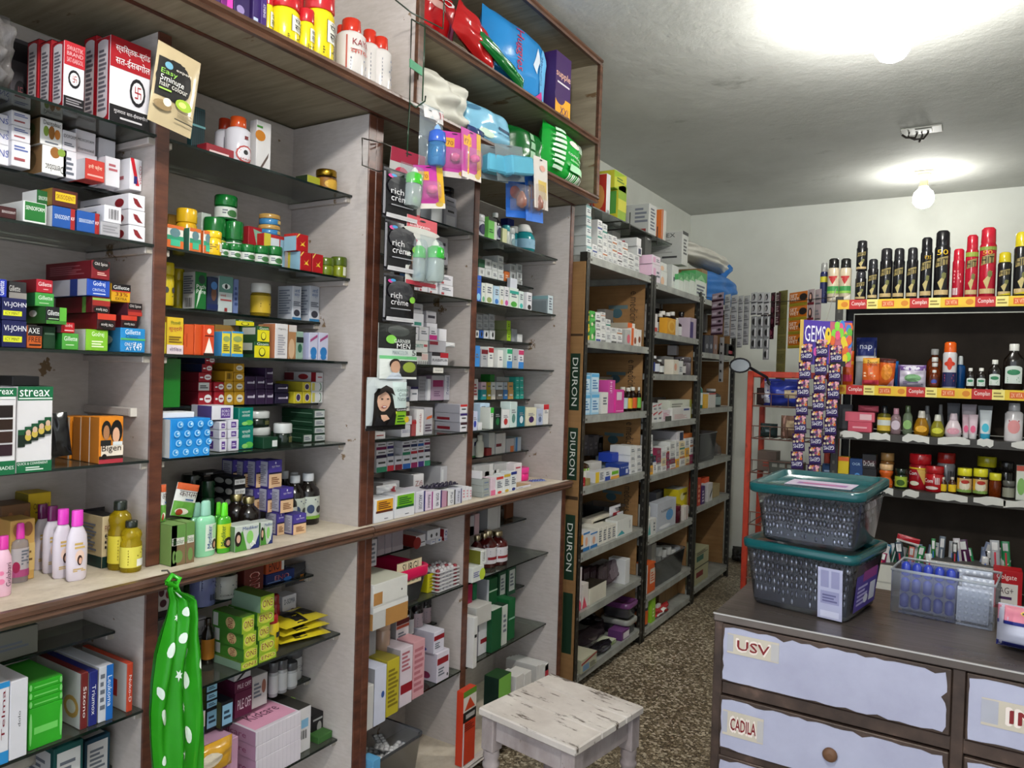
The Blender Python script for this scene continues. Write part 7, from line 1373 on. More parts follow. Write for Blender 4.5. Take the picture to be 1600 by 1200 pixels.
# shelf 6
rshelf('first rack, sixth shelf',R1Z[5],*R1Y)
C(900,909,888,None,'#d8d0d0','white and pink tall carton',F=[('p',[(0,0),(1,0),(1,.15),(0,.5)],'#d85a72')],d=.06);C(910,919,912,None,'#d2cac4','open white carton with pink corner',F=[('p',[(0,0),(.8,0),(.3,.5)],'#d0485e')],d=.07,X=-1.55)
C(921,947,914,None,'#cdc8b8','open cream carton',tc='#2a241c',d=.09,X=-1.545)
P(945,972,880,915,'#8c7a80x','clear polythene bag of maroon strips',t=.07,X=-1.58,noise=.25,seed=3,name='polythene_bag');
for i in range(5):C(912+i*10,921+i*10,888-i,None,'#3a2028','dark maroon strip pack',F=[('r',.1+.3*j,.2,.25+.3*j,.8,'#8a8084') for j in range(3)],d=.04,X=-1.68)
C(968,975,877,None,'#b8c0a8','white and green carton',F=[('r',.2,.6,.8,.9,'#6a9a3a')],d=.08,X=-1.60);C(977,984,874,None,'#d0d0d0','white carton by the post',d=.1);C(940,966,880,887,'#b9b9bc','pale flat carton lying behind',d=.08,X=-1.70)
# shelf 7 (floor shelf)
rshelf('first rack, bottom shelf',R1Z[6],*R1Y)
C(908,932,1025,None,'#a8a890','large printed carton with red stripe',F=[('p',[(0,.6),(1,.85),(1,.98),(0,.75)],'#8a2a2a'),('r',.1,.1,.5,.55,'#6a8aa8'),ln(.55,.1,.95,.5,4,'#6a6a5a')],sc='#9a9884',S=[ln(.1,.2,.9,.9,6,'#7a7868')],tc='#b4b09a',d=.16,X=-1.52)
P(934,962,1010,None,'#201e22g','black glossy packet with white letters',t=.08,X=-1.54,F=[tx(.3,.08,.95,.2,'FORCE','#c8c8c8'),('o',.5,.6,.3,.1,'#4a4a52')],n=16,crimp=.04)
C(950,962,1002,None,'#c4c8b0','green and white magazine stack',F=[ln(0,.05,1,.95,7,'#7a9a4a')],d=.14,X=-1.56)
P(913,953,983,1004,'#7a6a74x','clear bag with purple lining',t=.08,X=-1.62,noise=.25,seed=6,name='polythene_bag')
for (a,b,v,X) in ((917,927,957,-1.80),(930,940,962,-1.76),(940,950,970,-1.70),(925,935,953,-1.84),(950,961,962,-1.72),(938,948,957,-1.82)):B(a,b,v,None,'#100d0eg','#8a8a8eg','black bottle with silver cap','syrup',X=X)
C(971,983,984,None,'#6a3a72','purple carton with white label',F=[('r',.2,.1,.95,.75,'#d4d0d4')],sc='#5c3266',d=.08,X=-1.54)
for i,(z_,k2) in enumerate(((0,'#8a8a84'),(1,'#9c8a84'))):
 t_=tub('lidded_food_box',['grey lidded plastic box, lower of two, first rack bottom','plastic box with purple and yellow lid, upper of two, first rack bottom'][i],-1.62,3.83,R1Z[6]+.001+i*.092,.16,.13,.07,'',lidk=['#90908ag','#6a3a6ag'][i],taper=.08,lidh=.012,cat='box')
# ================================================================ second rack
rshelf('second rack, second shelf',R2Z[1],*R2Y)
B(1018,1026,475,None,'#cfcac4g','#d4d0c8g','white slim bottle','lotion',X=-1.55);C(1019,1027,490,None,'#d6d0cc','white carton with red foot',F=[rb(0,.25,'#b03a34')],d=.06)
for (a,b,v,lk,ck) in ((1028,1035,489,'#d0d0cc','#1c1818g'),(1036,1042,490,'#c8c4c0','#d0ccc4g'),(1040,1047,486,'#d89a3a','#d8d4ccg'),(1048,1054,488,'#d0ccc4','#d8d4ccg'),(1055,1061,487,'#c0a890','#d8d4ccg'),(1064,1072,497,'#d0d0cc','#d8d4ccg'),(1073,1080,496,'#c8c0a8','#d8d4ccg'),(1070,1076,487,'#b0a8a0','#1c1818g')):B(a,b,v,None,'#241410g',ck,'small dark bottle with pale label','syrup',label=lk,X=-1.60)
C(1042,1060,498,None,'#d2962a','orange carton with round ring',F=[('o',.4,.5,.32,.4,'#e0b050'),('o',.4,.5,.2,.25,'#d2962a'),('r',.72,0,1,1,'#d8d4cc')],d=.05,X=-1.545);C(1078,1088,497,None,'#b8a8b4','violet and white carton',F=[('r',0,0,.5,.8,'#4a3a7a')],d=.08,X=-1.55)
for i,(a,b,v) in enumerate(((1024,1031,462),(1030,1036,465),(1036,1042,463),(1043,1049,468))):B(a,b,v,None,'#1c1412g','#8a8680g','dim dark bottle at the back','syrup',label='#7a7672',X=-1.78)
rshelf('second rack, third shelf',R2Z[2],*R2Y)
for (a,b,v,k1,ck) in ((1017,1021,560,'#8ab04a','#d8d8d4g'),(1020,1026,552,'#24347a','#d4d4d8g'),(1026,1034,556,'#c8ccd4','#d4d4d8g'),(1034,1040,562,'#c8c8c4','#d4d4d0g'),(1068,1074,561,'#c8c4c0','#2a2626g')):B(a,b,v,None,'#2a201cg',ck,'medicine bottle with pale label','syrup',label=k1,X=-1.56)
C(1052,1060,562,None,'#d8d0c0','cream and pink carton',F=[('o',.4,.5,.25,.25,'#d89a80')],d=.06);C(1060,1067,564,None,'#d4d4d0','white carton',F=[ln(.2,.2,.8,.6,3)],d=.06)
C(1040,1052,557,None,'#7c7a78','grey crate of bottles in shadow',d=.08,X=-1.62);C(1054,1072,541,556,'#c0bcbc','white carton tipped on top',d=.06,X=-1.66,tilt=0,rot=12);B(1074,1084,558,None,'#6a6268g','#5a5458g','dull violet jar','jar',X=-1.56,name='jar',cat='jar')
rshelf('second rack, fourth shelf',R2Z[3],*R2Y)
for (a,b,rows) in ((1014,1019,[None,645,628]),(1020,1027,[None,643,632]),(1028,1034,[None,642,630])):
 for i in range(len(rows)-1):wcart(a,b,rows[i+1],rows[i],'small white and red carton of left heap',d=.1,F=[('p',[(0,.6),(1,.9),(1,1),(0,.8)],'#b03a40'),ln(.2,.2,.8,.5,1)])
C(1035,1046,641,None,'#d4c8cc','white carton with pink specks',F=[ln(.1,.2,.9,.8,4,'#c88a98')],d=.08);C(1040,1056,650,None,'#3a3c34','dark olive low carton',d=.06,X=-1.545)
C(1046,1081,625,None,'#c8cabc','long white carton with olive end',F=[('r',.9,0,1,1,'#b8b84a'),ln(.08,.5,.6,.85,3,'#7a7a72')],d=.08,X=-1.57);C(1050,1079,637,None,'#d2d0cc','white front carton with blue patch',F=[('r',.6,.75,.9,.9,'#3a4a8a'),ln(.1,.1,.8,.5,4,'#c8a0a0')],d=.03,X=-1.54)
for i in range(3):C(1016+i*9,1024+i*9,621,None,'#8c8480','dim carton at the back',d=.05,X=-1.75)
rshelf('second rack, fifth shelf',R2Z[4],*R2Y)
for (a,b,rows) in ((1013,1020,[None,728,713,695,680]),(1021,1025,[None,722,712]),(1026,1033,[None,725,712,701]),(1034,1041,[None,728,716,704]),(1042,1046,[None,720,707,698]),(1047,1055,[None,725,717,705,690]),(1056,1061,[None,717,702,688]),(1062,1070,[None,716,702,690]),(1071,1077,[None,714,700,685]),(1078,1084,[None,710,698,684])):
 for i in range(len(rows)-1):
  kk=rdm.choice([None]*6+['#8a2a4a','#dca02a','#d8c8a0','#2a2a2e'])
  wcart(a,b,rows[i+1],rows[i],{'#8a2a4a':'maroon carton of packed pile','#dca02a':'amber carton of packed pile','#d8c8a0':'cream carton of packed pile','#2a2a2e':'black carton of packed pile',None:'white carton of packed pile'}[kk],k=kk,d=.12,X=-1.55)
C(1058,1068,674,690,'#d0ccd0','white carton with navy patch on top',F=[('r',.4,.1,.95,.9,'#1c2a4a')],sc='#b4b0b4',d=.2,X=-1.56);C(1070,1084,677,684,'#b8642a','orange flat carton on top',d=.12,X=-1.56)
rshelf('second rack, sixth shelf',R2Z[5],*R2Y)
B(1011,1020,776,None,'#c4c4bcg','#2a2a2ag','white bottle with black cap','powder',X=-1.56);C(1011,1018,812,None,'#d4d4d0','white carton with teal sail',F=[('p',[(.2,.1),(.8,.1),(.5,.9)],'#4aa0a0')],d=.05);C(1019,1025,810,None,'#d0d0cc','white carton leaning',F=[ln(.3,.2,.7,.8,3)],d=.06)
C(1027,1056,782,None,'#b9bcc4','pale carton with blue globe',F=[('o',.65,.45,.2,.2,'#5a94c8'),tx(.2,.62,.75,.7,'RZENPEP','#3a3a4a'),('o',.4,.1,.3,.06,'#e4e4e6')],d=.06,X=-1.56);C(1025,1040,768,None,'#8c8c96','dim grey carton behind',F=[('r',.2,.5,.7,.65,'#4a4a5a')],d=.05,X=-1.70)
CS(1060,1082,[None,786,762],'#d2be1c','bright yellow carton',F=[('o',.45,.5,.25,.25,'#d8d4a0'),('r',.5,.55,.95,.7,'#6a5a14')],d=.1,X=-1.58,tc='#b9bab4');B(1059,1067,790,None,'#4a1020g','#5a1428g','dark maroon ribbed strip roll','jar',X=-1.545);C(1068,1075,791,None,'#d6cfc8','white carton with brown line',F=[('r',.6,0,.7,1,'#8a4a4a')],d=.04,X=-1.55)
rshelf('second rack, seventh shelf',R2Z[6],*R2Y)
C(1012,1024,880,None,'#cf5a22','orange carton with white window',F=[('r',.3,.3,.9,.8,'#d8c8b8'),ln(.4,.35,.85,.7,4,'#cf5a22')],sc='#c8c4c0',d=.08,X=-1.545);C(1018,1025,850,None,'#b0aca4','leaning grey flap carton',d=.03,X=-1.62)
tub('plastic_basket','clear plastic basket of sachets on second rack',-1.66,4.42,R2Z[6]+.001,.24,.56,.16,'',taper=.1,cat='basket')
for i in range(6):B(1031+i*7,1037+i*7,855+(i%2)*4,None,'#b0b0acc','#c8c8c4g','clear bottle inside the basket','jar',X=-1.60)
rshelf('second rack, bottom shelf',R2Z[7],*R2Y)
B(1006,1017,938,None,'#3a3c42g','#c8c4ccg','dark pack with orange band','jar',label='#c8602a',X=-1.545);C(1018,1024,934,None,'#86b82a','lime green carton',F=[ln(.3,.2,.7,.6,3,'#d8e4b0')],d=.06,X=-1.545)
C(1030,1066,898,None,'#8a6a44','open brown cardboard carton',F=[('r',.3,0,.32,1,'#6a4e30'),('r',.6,0,.62,1,'#6a4e30')],sc='#6a4e30',tc='#3a2a1c',d=.16,X=-1.62,name='cardboard_box')
P(1026,1048,948,None,'#b02a2cg','red and white crumpled packet',t=.05,X=-1.54,F=[('p',[(.0,.2),(.5,.9),(.6,.7),(.2,.1)],'#d8d4d0')],noise=.3,n=14);C(1027,1032,945,None,'#d8d4d0','white card packet',d=.02,X=-1.56)
# ================================================================ third rack
rshelf('third rack, second shelf',R3Z[1],*R3Y)
for i,(a,b,k1) in enumerate(((1101,1108,'#3a3a44'),(1108,1114,'#2a2e40'),(1115,1121,'#7a5a50'))):C(a,b,524,None,k1,['dark file standing upright','dark blue file standing upright','brown file standing upright'][i],F=[('o',.5,.4,.25,.14,'#8a8a94')],d=.25,X=-1.56,name='box_file',cat='file')
C(1138,1148,540,None,'#c8c0bc','white and red carton at the right',F=[rb(.2,.5,'#a84a54')],d=.06);C(1148,1157,540,None,'#1e1a18','black carton at the right',d=.06)
C(1103,1111,488,520,'#b4b6b8','pale roll leaning at the back',d=.05,X=-1.75)
rshelf('third rack, third shelf',R3Z[2],*R3Y)
B(1096,1100,595,None,'#2a6a5ag','#d8d8d4g','tiny green bottle with white cap','syrup',label='#c8d0cc',X=-1.56);C(1101,1106,616,None,'#d8a83a','amber carton',d=.04);C(1107,1118,614,None,'#d0ccc8','white carton with red lid',F=[rb(.9,1,'#a83a3a')],d=.05);B(1121,1130,608,None,'#1e2a2ag','#c8c8c8g','dark green bottle with white cap','syrup',X=-1.56,label='#8a9a98')
rshelf('third rack, fourth shelf',R3Z[3],*R3Y)
tub('plastic_basket','clear plastic box of wrapped packs on third rack',-1.66,5.12,R3Z[3]+.001,.24,.42,.2,'',taper=.1,cat='basket')
for i in range(4):P(1095+i*9,1106+i*9,690+(i%2)*6,715,'#c8c4c4x','clear wrapped pack inside plastic box',t=.05,X=-1.60,noise=.3,seed=i)
C(1112,1120,660,None,'#4a2a72','violet folder at the back',d=.03,X=-1.85);C(1122,1134,656,None,'#1f6a78','teal folder at the back',d=.03,X=-1.85)
rshelf('third rack, fifth shelf',R3Z[4],*R3Y)
C(1090,1095,747,None,'#b83a20','tall red orange carton',F=[ln(.2,.1,.8,.8,4,'#e0a080')],d=.06);C(1096,1101,760,None,'#4a2a6a','violet carton with white print',F=[ln(.2,.1,.8,.8,4,'#c8c0d4')],d=.06);C(1101,1108,746,760,'#d0502a','orange round-topped carton',d=.04,X=-1.58);C(1106,1113,755,None,'#d4d0d0','white carton with black slash',F=[('p',[(.4,.1),(.9,.5),(.9,.7),(.4,.3)],'#2a2a2a')],d=.05);C(1114,1124,757,None,'#a8946a','tan carton',d=.06,X=-1.57)
rshelf('third rack, bottom shelf',R3Z[5],*R3Y)
C(1086,1107,858,None,'#a9a684','cream printed carton, upper and lower joined pair',F=[rb(.48,.52,'#4a4838'),('r',.1,.2,.6,.36,'#7a2a2a'),('r',.1,.68,.6,.84,'#3a6a5a'),ln(.1,.86,.9,.96,2,'#5a5848')],d=.2,X=-1.55)
C(1110,1128,874,None,'#b9b9b4','white slab on bottom shelf',d=.1,X=-1.70)
# ================================================================ RIGHT-HAND RACK
YR=3.98;QX0,QX1=-.585,.75;QZ=[1.912,1.493,1.262,1.0,.5,.1]
def qcard(a,b):return lambda m:m.box(QX0+.04,YR+.39,b+.004,QX1-.04,YR+.395,a-.04,'dark_board')
rq=rack('dark steel rack of toiletries and spray cans at the right',QX0,QX1,YR,YR+.4,1.93,QZ,'-y',kshelf='rack_dark',kpost='rack_post',card=[qcard(a,b) for a,b in zip(QZ[:-1],QZ[1:])])
cp=rq.location
for z in QZ[:2]:
 m=MB();n=5;L=(QX1-QX0-.02)
 A=[]
 for i in range(n):
  o_=i/n;s_=1/n
  A+=[('r',o_,0,o_+s_,1,'#d8b42a'),('r',o_,0,o_+.2*s_,1,'#dcb02e'),('o',o_+.12*s_,.5,.06*s_,.3,'#c87a1c'),('r',o_+.2*s_,0,o_+.5*s_,1,'#b02220'),tx(o_+.24*s_,.25,o_+.47*s_,.8,'Complan','#eee6e0'),('r',o_+.5*s_,0,o_+.68*s_,1,'#e0d27a'),ln(o_+.52*s_,.2,o_+.66*s_,.8,2,'#8a7a3a'),('r',o_+.75*s_,.2,o_+.95*s_,.8,'#cc5a20'),tx(o_+.77*s_,.3,o_+.93*s_,.7,'2X VITA','#e8c8a0')]
 m.art(lambda a,b,e:(QX0+.01+L*a-cp[0],YR-.003-e-cp[1],z-.045+.046*b),[('r',0,0,1,1,'#c03020')]+A);m.obj('offer_tape',rq)
for z in QZ[2:4]:
 rd=random.Random(int(z*100))
 for i in range(9):
  x0=QX0+.02+i*.14+rd.uniform(0,.04);wq=rd.uniform(.06,.13);pts=[(x0+wq*q/5,z-.03+rd.uniform(0,.012)+(.03 if q%5 else .022)) for q in range(6)]+[(x0+wq*(5-q)/5,z-.033+rd.uniform(-.0,.014)) for q in range(6)]
  m=MB();m.prism([(x-cp[0],q) for x,q in pts],1,YR-.001-cp[1],YR+.0012-cp[1],'#c9c8c2');m.obj('torn_paper',rq)
# spray cans on the top shelf
shelf('right rack top',QZ[0],4.02,'R')
hitL=[('p',[(.14,.62),(.8,.68),(.84,.86),(.18,.8)],'#8a7a4a'),('t',.2,.66,.8,.8,'HIT','#14120f'),('p',[(.3,.3),(.75,.5),(.5,.12)],'#b0a068'),('o',.62,.44,.12,.07,'#6a6a3a'),('r',.1,.04,.9,.14,'#b8a070'),ln(.2,.05,.8,.13,1,'#4a2a1a')]
def can(a,b,vt,col,cap,ds,L,vb=None,Y=None):B(a,b,vt,vb,col,cap,ds,'can',L=L,X=Y,name='spray_can',cat='can')
can(1281,1293,410,'#1c2450g','#8a8a86g','navy and yellow spray can, partly hidden',[('r',0,.0,1,1,'#1c2450'),rb(.7,.9,'#b8b02a'),ln(.2,.1,.8,.4,3,'#6a78b0')],Y=4.10)
for i,(a,b) in enumerate(((1292,1311),(1311,1330))):can(a,b,403,'#c2b49ag','#1c1b1ag','beige spray can with black cap and red triangle',[('p',[(.15,.8),(.85,.8),(.5,.52)],'#b02a2a'),ln(.3,.68,.7,.76,1,'#e8d8c8'),rb(.3,.46,'#3a8a4a'),rb(.22,.3,'#8ab84a'),('p',[(.3,0),(1,.2),(1,0)],'#d8d0c0')])
can(1335,1353,423,'#17161ag','#2a2a2eg','short black spray can under another',hitL);can(1337,1355,375,'#17161ag','#201f22g','short black spray can stacked on top',hitL,vb=423)
can(1355,1372,404,'#17161ag','#2a2a2eg','short black spray can with lettering',hitL)
for (a,b,v) in ((1374,1395,387),(1395,1414,387),(1416,1435,386)):can(a,b,v,'#151417g','#232226g','medium black spray can with gold lettering',hitL)
can(1438,1458,370,'#151417g','#17161ag','tall black spray can with 35 offer',hitL+[tx(.4,.88,.8,.97,'₹35','#c8a02a')]);can(1460,1486,359,'#151417g','#17161ag','tallest black spray can with 50 offer',hitL+[tx(.25,.88,.8,.99,'50','#d8b02a')])
can(1488,1508,388,'#a8182cg','#b81c30g','short red spray can with barcode',[ln(.2,.4,.7,.8,4,'#d88a90')]+bar(.1,.06,.5,.26,7,'#e8e0e0'),Y=4.03);can(1509,1530,366,'#a8182cg','#b01c2eg','medium red spray can with gold lettering',hitL+[rb(.9,1,'#8a9a3a')]);can(1531,1559,354,'#a8182cg','#b01c2eg','tall red spray can with green band',hitL+[rb(.93,1,'#7a8a3a'),tx(.25,.84,.7,.92,'50','#d89a3a')])
yh=hitL+[('p',[(.05,.02),(.9,.1),(.9,.02)],'#c8b41c')]
can(1559,1582,393,'#1a191ag','#c2b01eg','short black spray can with yellow cap',yh);can(1585,1612,361,'#1a191ag','#c8b61eg','tall black spray can with yellow cap at picture edge',yh)
# second shelf
shelf('right rack second shelf',QZ[1],4.03,'R');CTX.update(glass=[(QZ[0]-.03,9)],zmax=QZ[0]-.042)
P(1316,1333,548,None,'#d0521cg','orange snack packet behind sweet strips',t=.04,F=[('r',.1,.1,.9,.3,'#c8385a'),rb(.6,.7,'#e0a02a')],X=4.04)
P(1337,1369,527,None,'#9a9a9eg','clear pouch with navy blue head',t=.05,X=4.16,F=[rb(.62,1,'#1c2a6a'),tx(.2,.72,.8,.84,'nap','#d8dcec'),rb(.5,.6,'#d8d8dc')]);P(1347,1373,559,None,'#d8662ag','orange and yellow drink pouch',t=.04,X=4.06,F=[rb(.8,1,'#dca83a'),tx(.3,.72,.9,.92,'Boost','#5a2a1a'),rb(.05,.2,'#c83a4a'),ln(.1,.3,.8,.5,2,'#f0c8a0')])
P(1371,1396,560,None,'#c85a22g','orange and brown pouch',t=.04,X=4.07,F=[('o',.5,.5,.35,.3,'#d8862a'),rb(.85,1,'#4a1c1a'),('p',[(.6,.0),(1,.3),(1,0)],'#d8a0a8')],roll=4);P(1388,1403,564,None,'#1f5a9ag','blue pouch behind',t=.04,X=4.14)
P(1402,1446,570,None,'#c9c0d0g','violet and white wipes pack',t=.06,X=4.05,F=[rb(.75,1,'#6a4a8a'),('o',.5,.85,.3,.1,'#d8d4e0'),('o',.55,.4,.3,.18,'#7aa878'),ln(.2,.1,.9,.25,2,'#6a5a80'),('r',0,0,.08,1,'#4a3a6a')],n=16)
for (a,b,v,Y,ds) in ((1447,1473,545,4.22,'large amber antiseptic bottle'),(1449,1471,558,4.15,'medium amber antiseptic bottle'),(1450,1470,567,4.09,'small amber antiseptic bottle'),(1452,1466,578,4.03,'smallest amber antiseptic bottle with blue emblem')):B(a,b,v,None,'#6a2c0eg','#d4d2ccg',ds,'syrup',label='#5a2a1a' if 'smallest' in ds else None,L=[('o',.5,.5,.3,.3,'#3a4a9a'),('r',.3,.2,.7,.3,'#b03a3a')] if 'smallest' in ds else (),X=Y)
B(1473,1496,534,None,'#c9c6c8g','#d85a18g','tall white can with orange cap and red flower','can',L=[rb(0,.45,'#1f2450'),('o',.5,.72,.16,.2,'#c8381e'),('o',.5,.72,.34,.08,'#c8381e'),ln(.2,.15,.8,.4,3,'#c84a4a')],name='spray_can',cat='can');B(1492,1509,556,None,'#1a5a9ac','#b4b8b8g','translucent blue bottle behind white can','shampoo',X=4.1)
dt=[('r',.12,.05,.88,.8,'#c4ccc4'),('o',.5,.8,.38,.12,'#c4ccc4'),('o',.5,.6,.28,.14,'#2f7a52'),ln(.25,.1,.75,.38,3,'#4a8a5a')]
for (a,b,v,ds) in ((1509,1523,575,'small black bottle with green label, left'),(1525,1541,575,'small black bottle with green label, right'),(1544,1565,562,'medium black bottle with pale green label'),(1568,1602,537,'large black bottle with pale green label')):B(a,b,v,None,'#17100cg','#d8d6ceg',ds,'syrup',L=dt,sy=.6)
# third shelf
shelf('right rack third shelf',QZ[2],4.03,'R');CTX.update(glass=[(QZ[1]-.03,9)],zmax=QZ[1]-.042)
C(1324,1362,659,None,'#c24a5e','pink soap carton, lowest of pile',F=[ln(.2,.3,.8,.6,1,'#e0a0a8')],d=.08);C(1320,1367,644,659,'#c8586a','pink soap carton, middle of pile',F=[('r',.5,.2,.9,.8,'#d8b0b4')],d=.08);P(1340,1372,634,644,'#a84a5a','pink packet on top of soap',t=.05);C(1311,1331,632,None,'#6a6a70','grey carton behind soap',d=.04,X=4.2)
B(1370,1392,634,None,'#7a7428c','#14181cg','olive oil bottle with black cap','shampoo',label='#c8a83a',L=[rb(.4,.8,'#c8ccc8')],sy=.7);B(1391,1408,638,None,'#b89aa0c','#c890a0g','clear bottle with pink cap','lotion',L=[('o',.5,.5,.4,.4,'#c8b8c4')],sy=.6);B(1410,1426,634,None,'#8a9a7cc','#4a5a3ag','clear bottle with green label','lotion',L=[('o',.5,.5,.4,.35,'#8ab06a')],sy=.6)
for (a,b,v,kc,cc,lk,ds) in ((1427,1452,642,'#c8901cc','#d8d2c4g','#d8a02a','amber baby shampoo bottle'),(1453,1476,648,'#b8b03ac','#d8d6c8g','#c8c83a','yellow baby oil bottle'),(1476,1503,646,'#d4c4c8g','#d4c0c8g','#d89aa8','pink baby lotion bottle')):B(a,b,v,None,kc,cc,ds,'pear',L=[('o',.5,.4,.35,.35,lk),ln(.3,.3,.7,.5,2,'#eee')],sy=.6)
B(1440,1456,634,None,'#8a8a88g','#8c8c8ag','grey capped bottle at the back, left','pear',X=4.2);B(1462,1476,632,None,'#8a8a88g','#8c8c8ag','grey capped bottle at the back, right','pear',X=4.2)
for (a,b,v,kc,X_,ds) in ((1479,1500,630,'#7c7c80',4.2,'grey tube at the back'),(1502,1526,632,'#b4aab0',4.12,'pale tube behind pink ones'),(1503,1516,648,'#d8b8c0',4.05,'pink and white cream tube, left'),(1513,1528,648,'#d8c0c8',4.03,'pink and white cream tube, right'),(1527,1551,634,'#8a8c90',4.14,'clear grey tube bottle'),(1530,1550,641,'#d0d6d8',4.03,'white tube with aqua emblem')):tube_item(a,b,v,None,kc,'#3aa0c0g' if 'aqua' in ds else '#d0ccccg',ds,X=X_,L=[('o',.5,.3,.4,.25,'#3ab0c8' if 'aqua' in ds else '#d85a80' if 'pink' in ds else '#9a9aa0')])
B(1570,1600,630,None,'#cfcacag','#9a9a9cg','white baby powder bottle with pink print','powder',L=[('o',.5,.5,.3,.3,'#d89090'),ln(.25,.7,.75,.82,1,'#b04a5a')],sy=.6)
# fourth shelf
shelf('right rack fourth shelf',QZ[3],4.03,'R');CTX.update(glass=[(QZ[2]-.03,9)],zmax=QZ[2]-.042)
C(1309,1326,714,None,'#d0b41c','yellow carton with orange head',F=[rb(.85,1,'#c8582a'),('p',[(.3,0),(1,0),(1,.4),(.6,.3)],'#a8a8b0')],d=.05);C(1327,1348,717,None,'#16386a','dark blue carton with pale curl',F=[('o',.6,.3,.25,.16,'#4a8ac8'),('o',.6,.3,.15,.1,'#16386a'),tx(.2,.75,.8,.85,'OGR','#a8c0d8')],d=.05)
C(1284,1300,725,None,'#2a4a7a','blue packet behind sweet strip',F=[ln(.2,.2,.8,.7,3,'#a8c0dc')],d=.04);C(1299,1308,732,None,'#7a5a34','small brown carton',d=.04)
for (v,vb) in ((733,None),(710,733)):C(1347,1369,v,vb,'#17151a','black carton with white script',F=[rb(.35,.6,'#3a1a20'),tx(.1,.2,.9,.55,'Dr.Oetik','#c8c4c4')],d=.06)
B(1374,1397,708,None,'#8a5a2ag','#b48a54g','tan-lidded jar at the back','pinch',X=4.16,name='jar',cat='jar');B(1372,1395,726,None,'#c85a20g','#d8b080g','orange pinched jar with cream lid','pinch',L=[ln(.1,.2,.9,.8,2,'#f0d8b8')],name='jar',cat='jar');B(1397,1417,733,None,'#1a2c1ag','#17241ag','dark bottle with lime label','jar',label='#9ab03a',L=[('o',.5,.4,.3,.3,'#3a5a1a')],name='jar',cat='jar')
B(1419,1455,710,None,'#9a1420g','#b0141eg','large red food jar with yellow stripe','jar',L=[rb(.92,1,'#d8b82a'),('p',[(.4,.9),(.8,.9),(.7,.1)],'#c8a050'),('o',.3,.15,.2,.12,'#d8d0c0'),tx(.05,.6,.4,.8,'Con','#eee')],X=4.05,name='jar',cat='jar');B(1444,1475,729,None,'#a8161eg','#a81c22g','red food jar with barcode','jar',L=bar(.55,.4,.75,.9,6,'#eee')+[('o',.4,.12,.3,.12,'#d8c8c0'),tx(.05,.5,.45,.8,'Com','#eee')],X=4.02,name='jar',cat='jar');B(1463,1493,708,None,'#8c8a8eg','#a0241eg','white jar with red lid at the back','jar',X=4.16,L=bar(.6,.3,.9,.8,6),name='jar',cat='jar')
for (a,b) in ((1468,1479),(1481,1494)):B(a,b,746,None,'#3a1a0cg','#b8b0a0g','small honey bottle with yellow label','syrup',label='#d8b41c')
for (a,b,v) in ((1495,1519,732),(1520,1544,733)):B(a,b,v,None,'#241408g','#d8d02ag','honey jar with yellow lid','jar',label='#c8a878',L=[('o',.5,.5,.35,.35,'#d8d0b8'),('o',.55,.75,.25,.14,'#a82a1c'),rb(0,.2,'#7a9a4a'),('r',0,.2,.2,1,'#d8a82a')],name='jar',cat='jar')
B(1545,1565,740,None,'#8a3a10c','#c8c02ag','clear amber honey jar','jar',name='jar',cat='jar');B(1566,1586,752,None,'#1c1a18g','#5a5a54g','dark pickle jar','jar',label='#8a8a7a',name='jar',cat='jar');B(1526,1558,714,None,'#17140eg','#b0a81eg','dark jar with yellow lid at the back','jar',X=4.18,name='jar',cat='jar');B(1560,1585,722,None,'#17140eg','#1c1a18g','dark jar at the back','jar',X=4.18,name='jar',cat='jar')
C(1588,1604,728,None,'#c8ccc0','white and green carton at picture edge',F=[('o',.5,.4,.4,.25,'#7aa85a'),rb(.85,1,'#b04a3a')],d=.05);B(1587,1599,762,None,'#5a5a58g','#2a2a2ag','small grey jar at picture edge','jar',name='jar',cat='jar')
# lower shelf: trays of toothbrushes
shelf('right rack low shelf',QZ[4],4.02,'R');CTX.update(glass=[(QZ[3]-.03,9)],zmax=QZ[3]-.042)
C(1362,1450,886,None,'#c9c8c0','white card tray of toothbrushes',F=[ln(.05,.3,.4,.4,1,'#a8a8a0')],tc='#4a4844',d=.14,name='card_tray',X=4.0);C(1452,1558,882,None,'#c8c4c0','white and red card tray of toothbrushes',F=[('r',.0,0,.3,.25,'#a81420')],tc='#4a4844',d=.14,name='card_tray',X=4.0)
C(1552,1598,892,None,'#b0141e','red toothpaste carton with white panel',F=[('r',.1,.25,.85,.72,'#d8d4d0'),tx(.1,.78,.8,.92,'Colgate','#f0e4e0'),tx(.2,.5,.7,.64,'AG+','#5a4a50'),('r',.2,.38,.65,.44,'#4a2a5a')],d=.1,X=3.90)
tbs=[(1366,1378,862,'#8a1a4a'),(1380,1396,849,'#d0cccc'),(1384,1391,836,'#3a6a5a'),(1398,1408,850,'#b8c4c4'),(1404,1417,848,'#2a3a44'),(1416,1425,854,'#c86a5a'),(1426,1437,852,'#2a8a4a'),(1438,1450,862,'#8a1420'),(1450,1461,866,'#c8d0d0'),(1455,1462,842,'#2a7a3a'),(1464,1474,838,'#6a7480'),(1466,1476,866,'#4ab04a'),(1488,1496,848,'#3a3a3a'),(1496,1507,842,'#c0b8bc'),(1508,1523,844,'#4a1a44'),(1524,1543,846,'#8a94b0'),(1550,1565,845,'#a8acb0'),(1533,1545,870,'#c8c4c0'),(1546,1560,862,'#2a2a2e'),(1560,1576,874,'#c8ccc0')]
rd=random.Random(77);tbs+=[(1368+i*12.5,1378+i*12.5+rd.uniform(0,4),842+rd.uniform(0,18),rd.choice(['#c8ccd0','#2a6a8a','#a82a34','#3a3a40','#d0c8c4','#2a8a54','#7a8aa8'])) for i in range(17)]
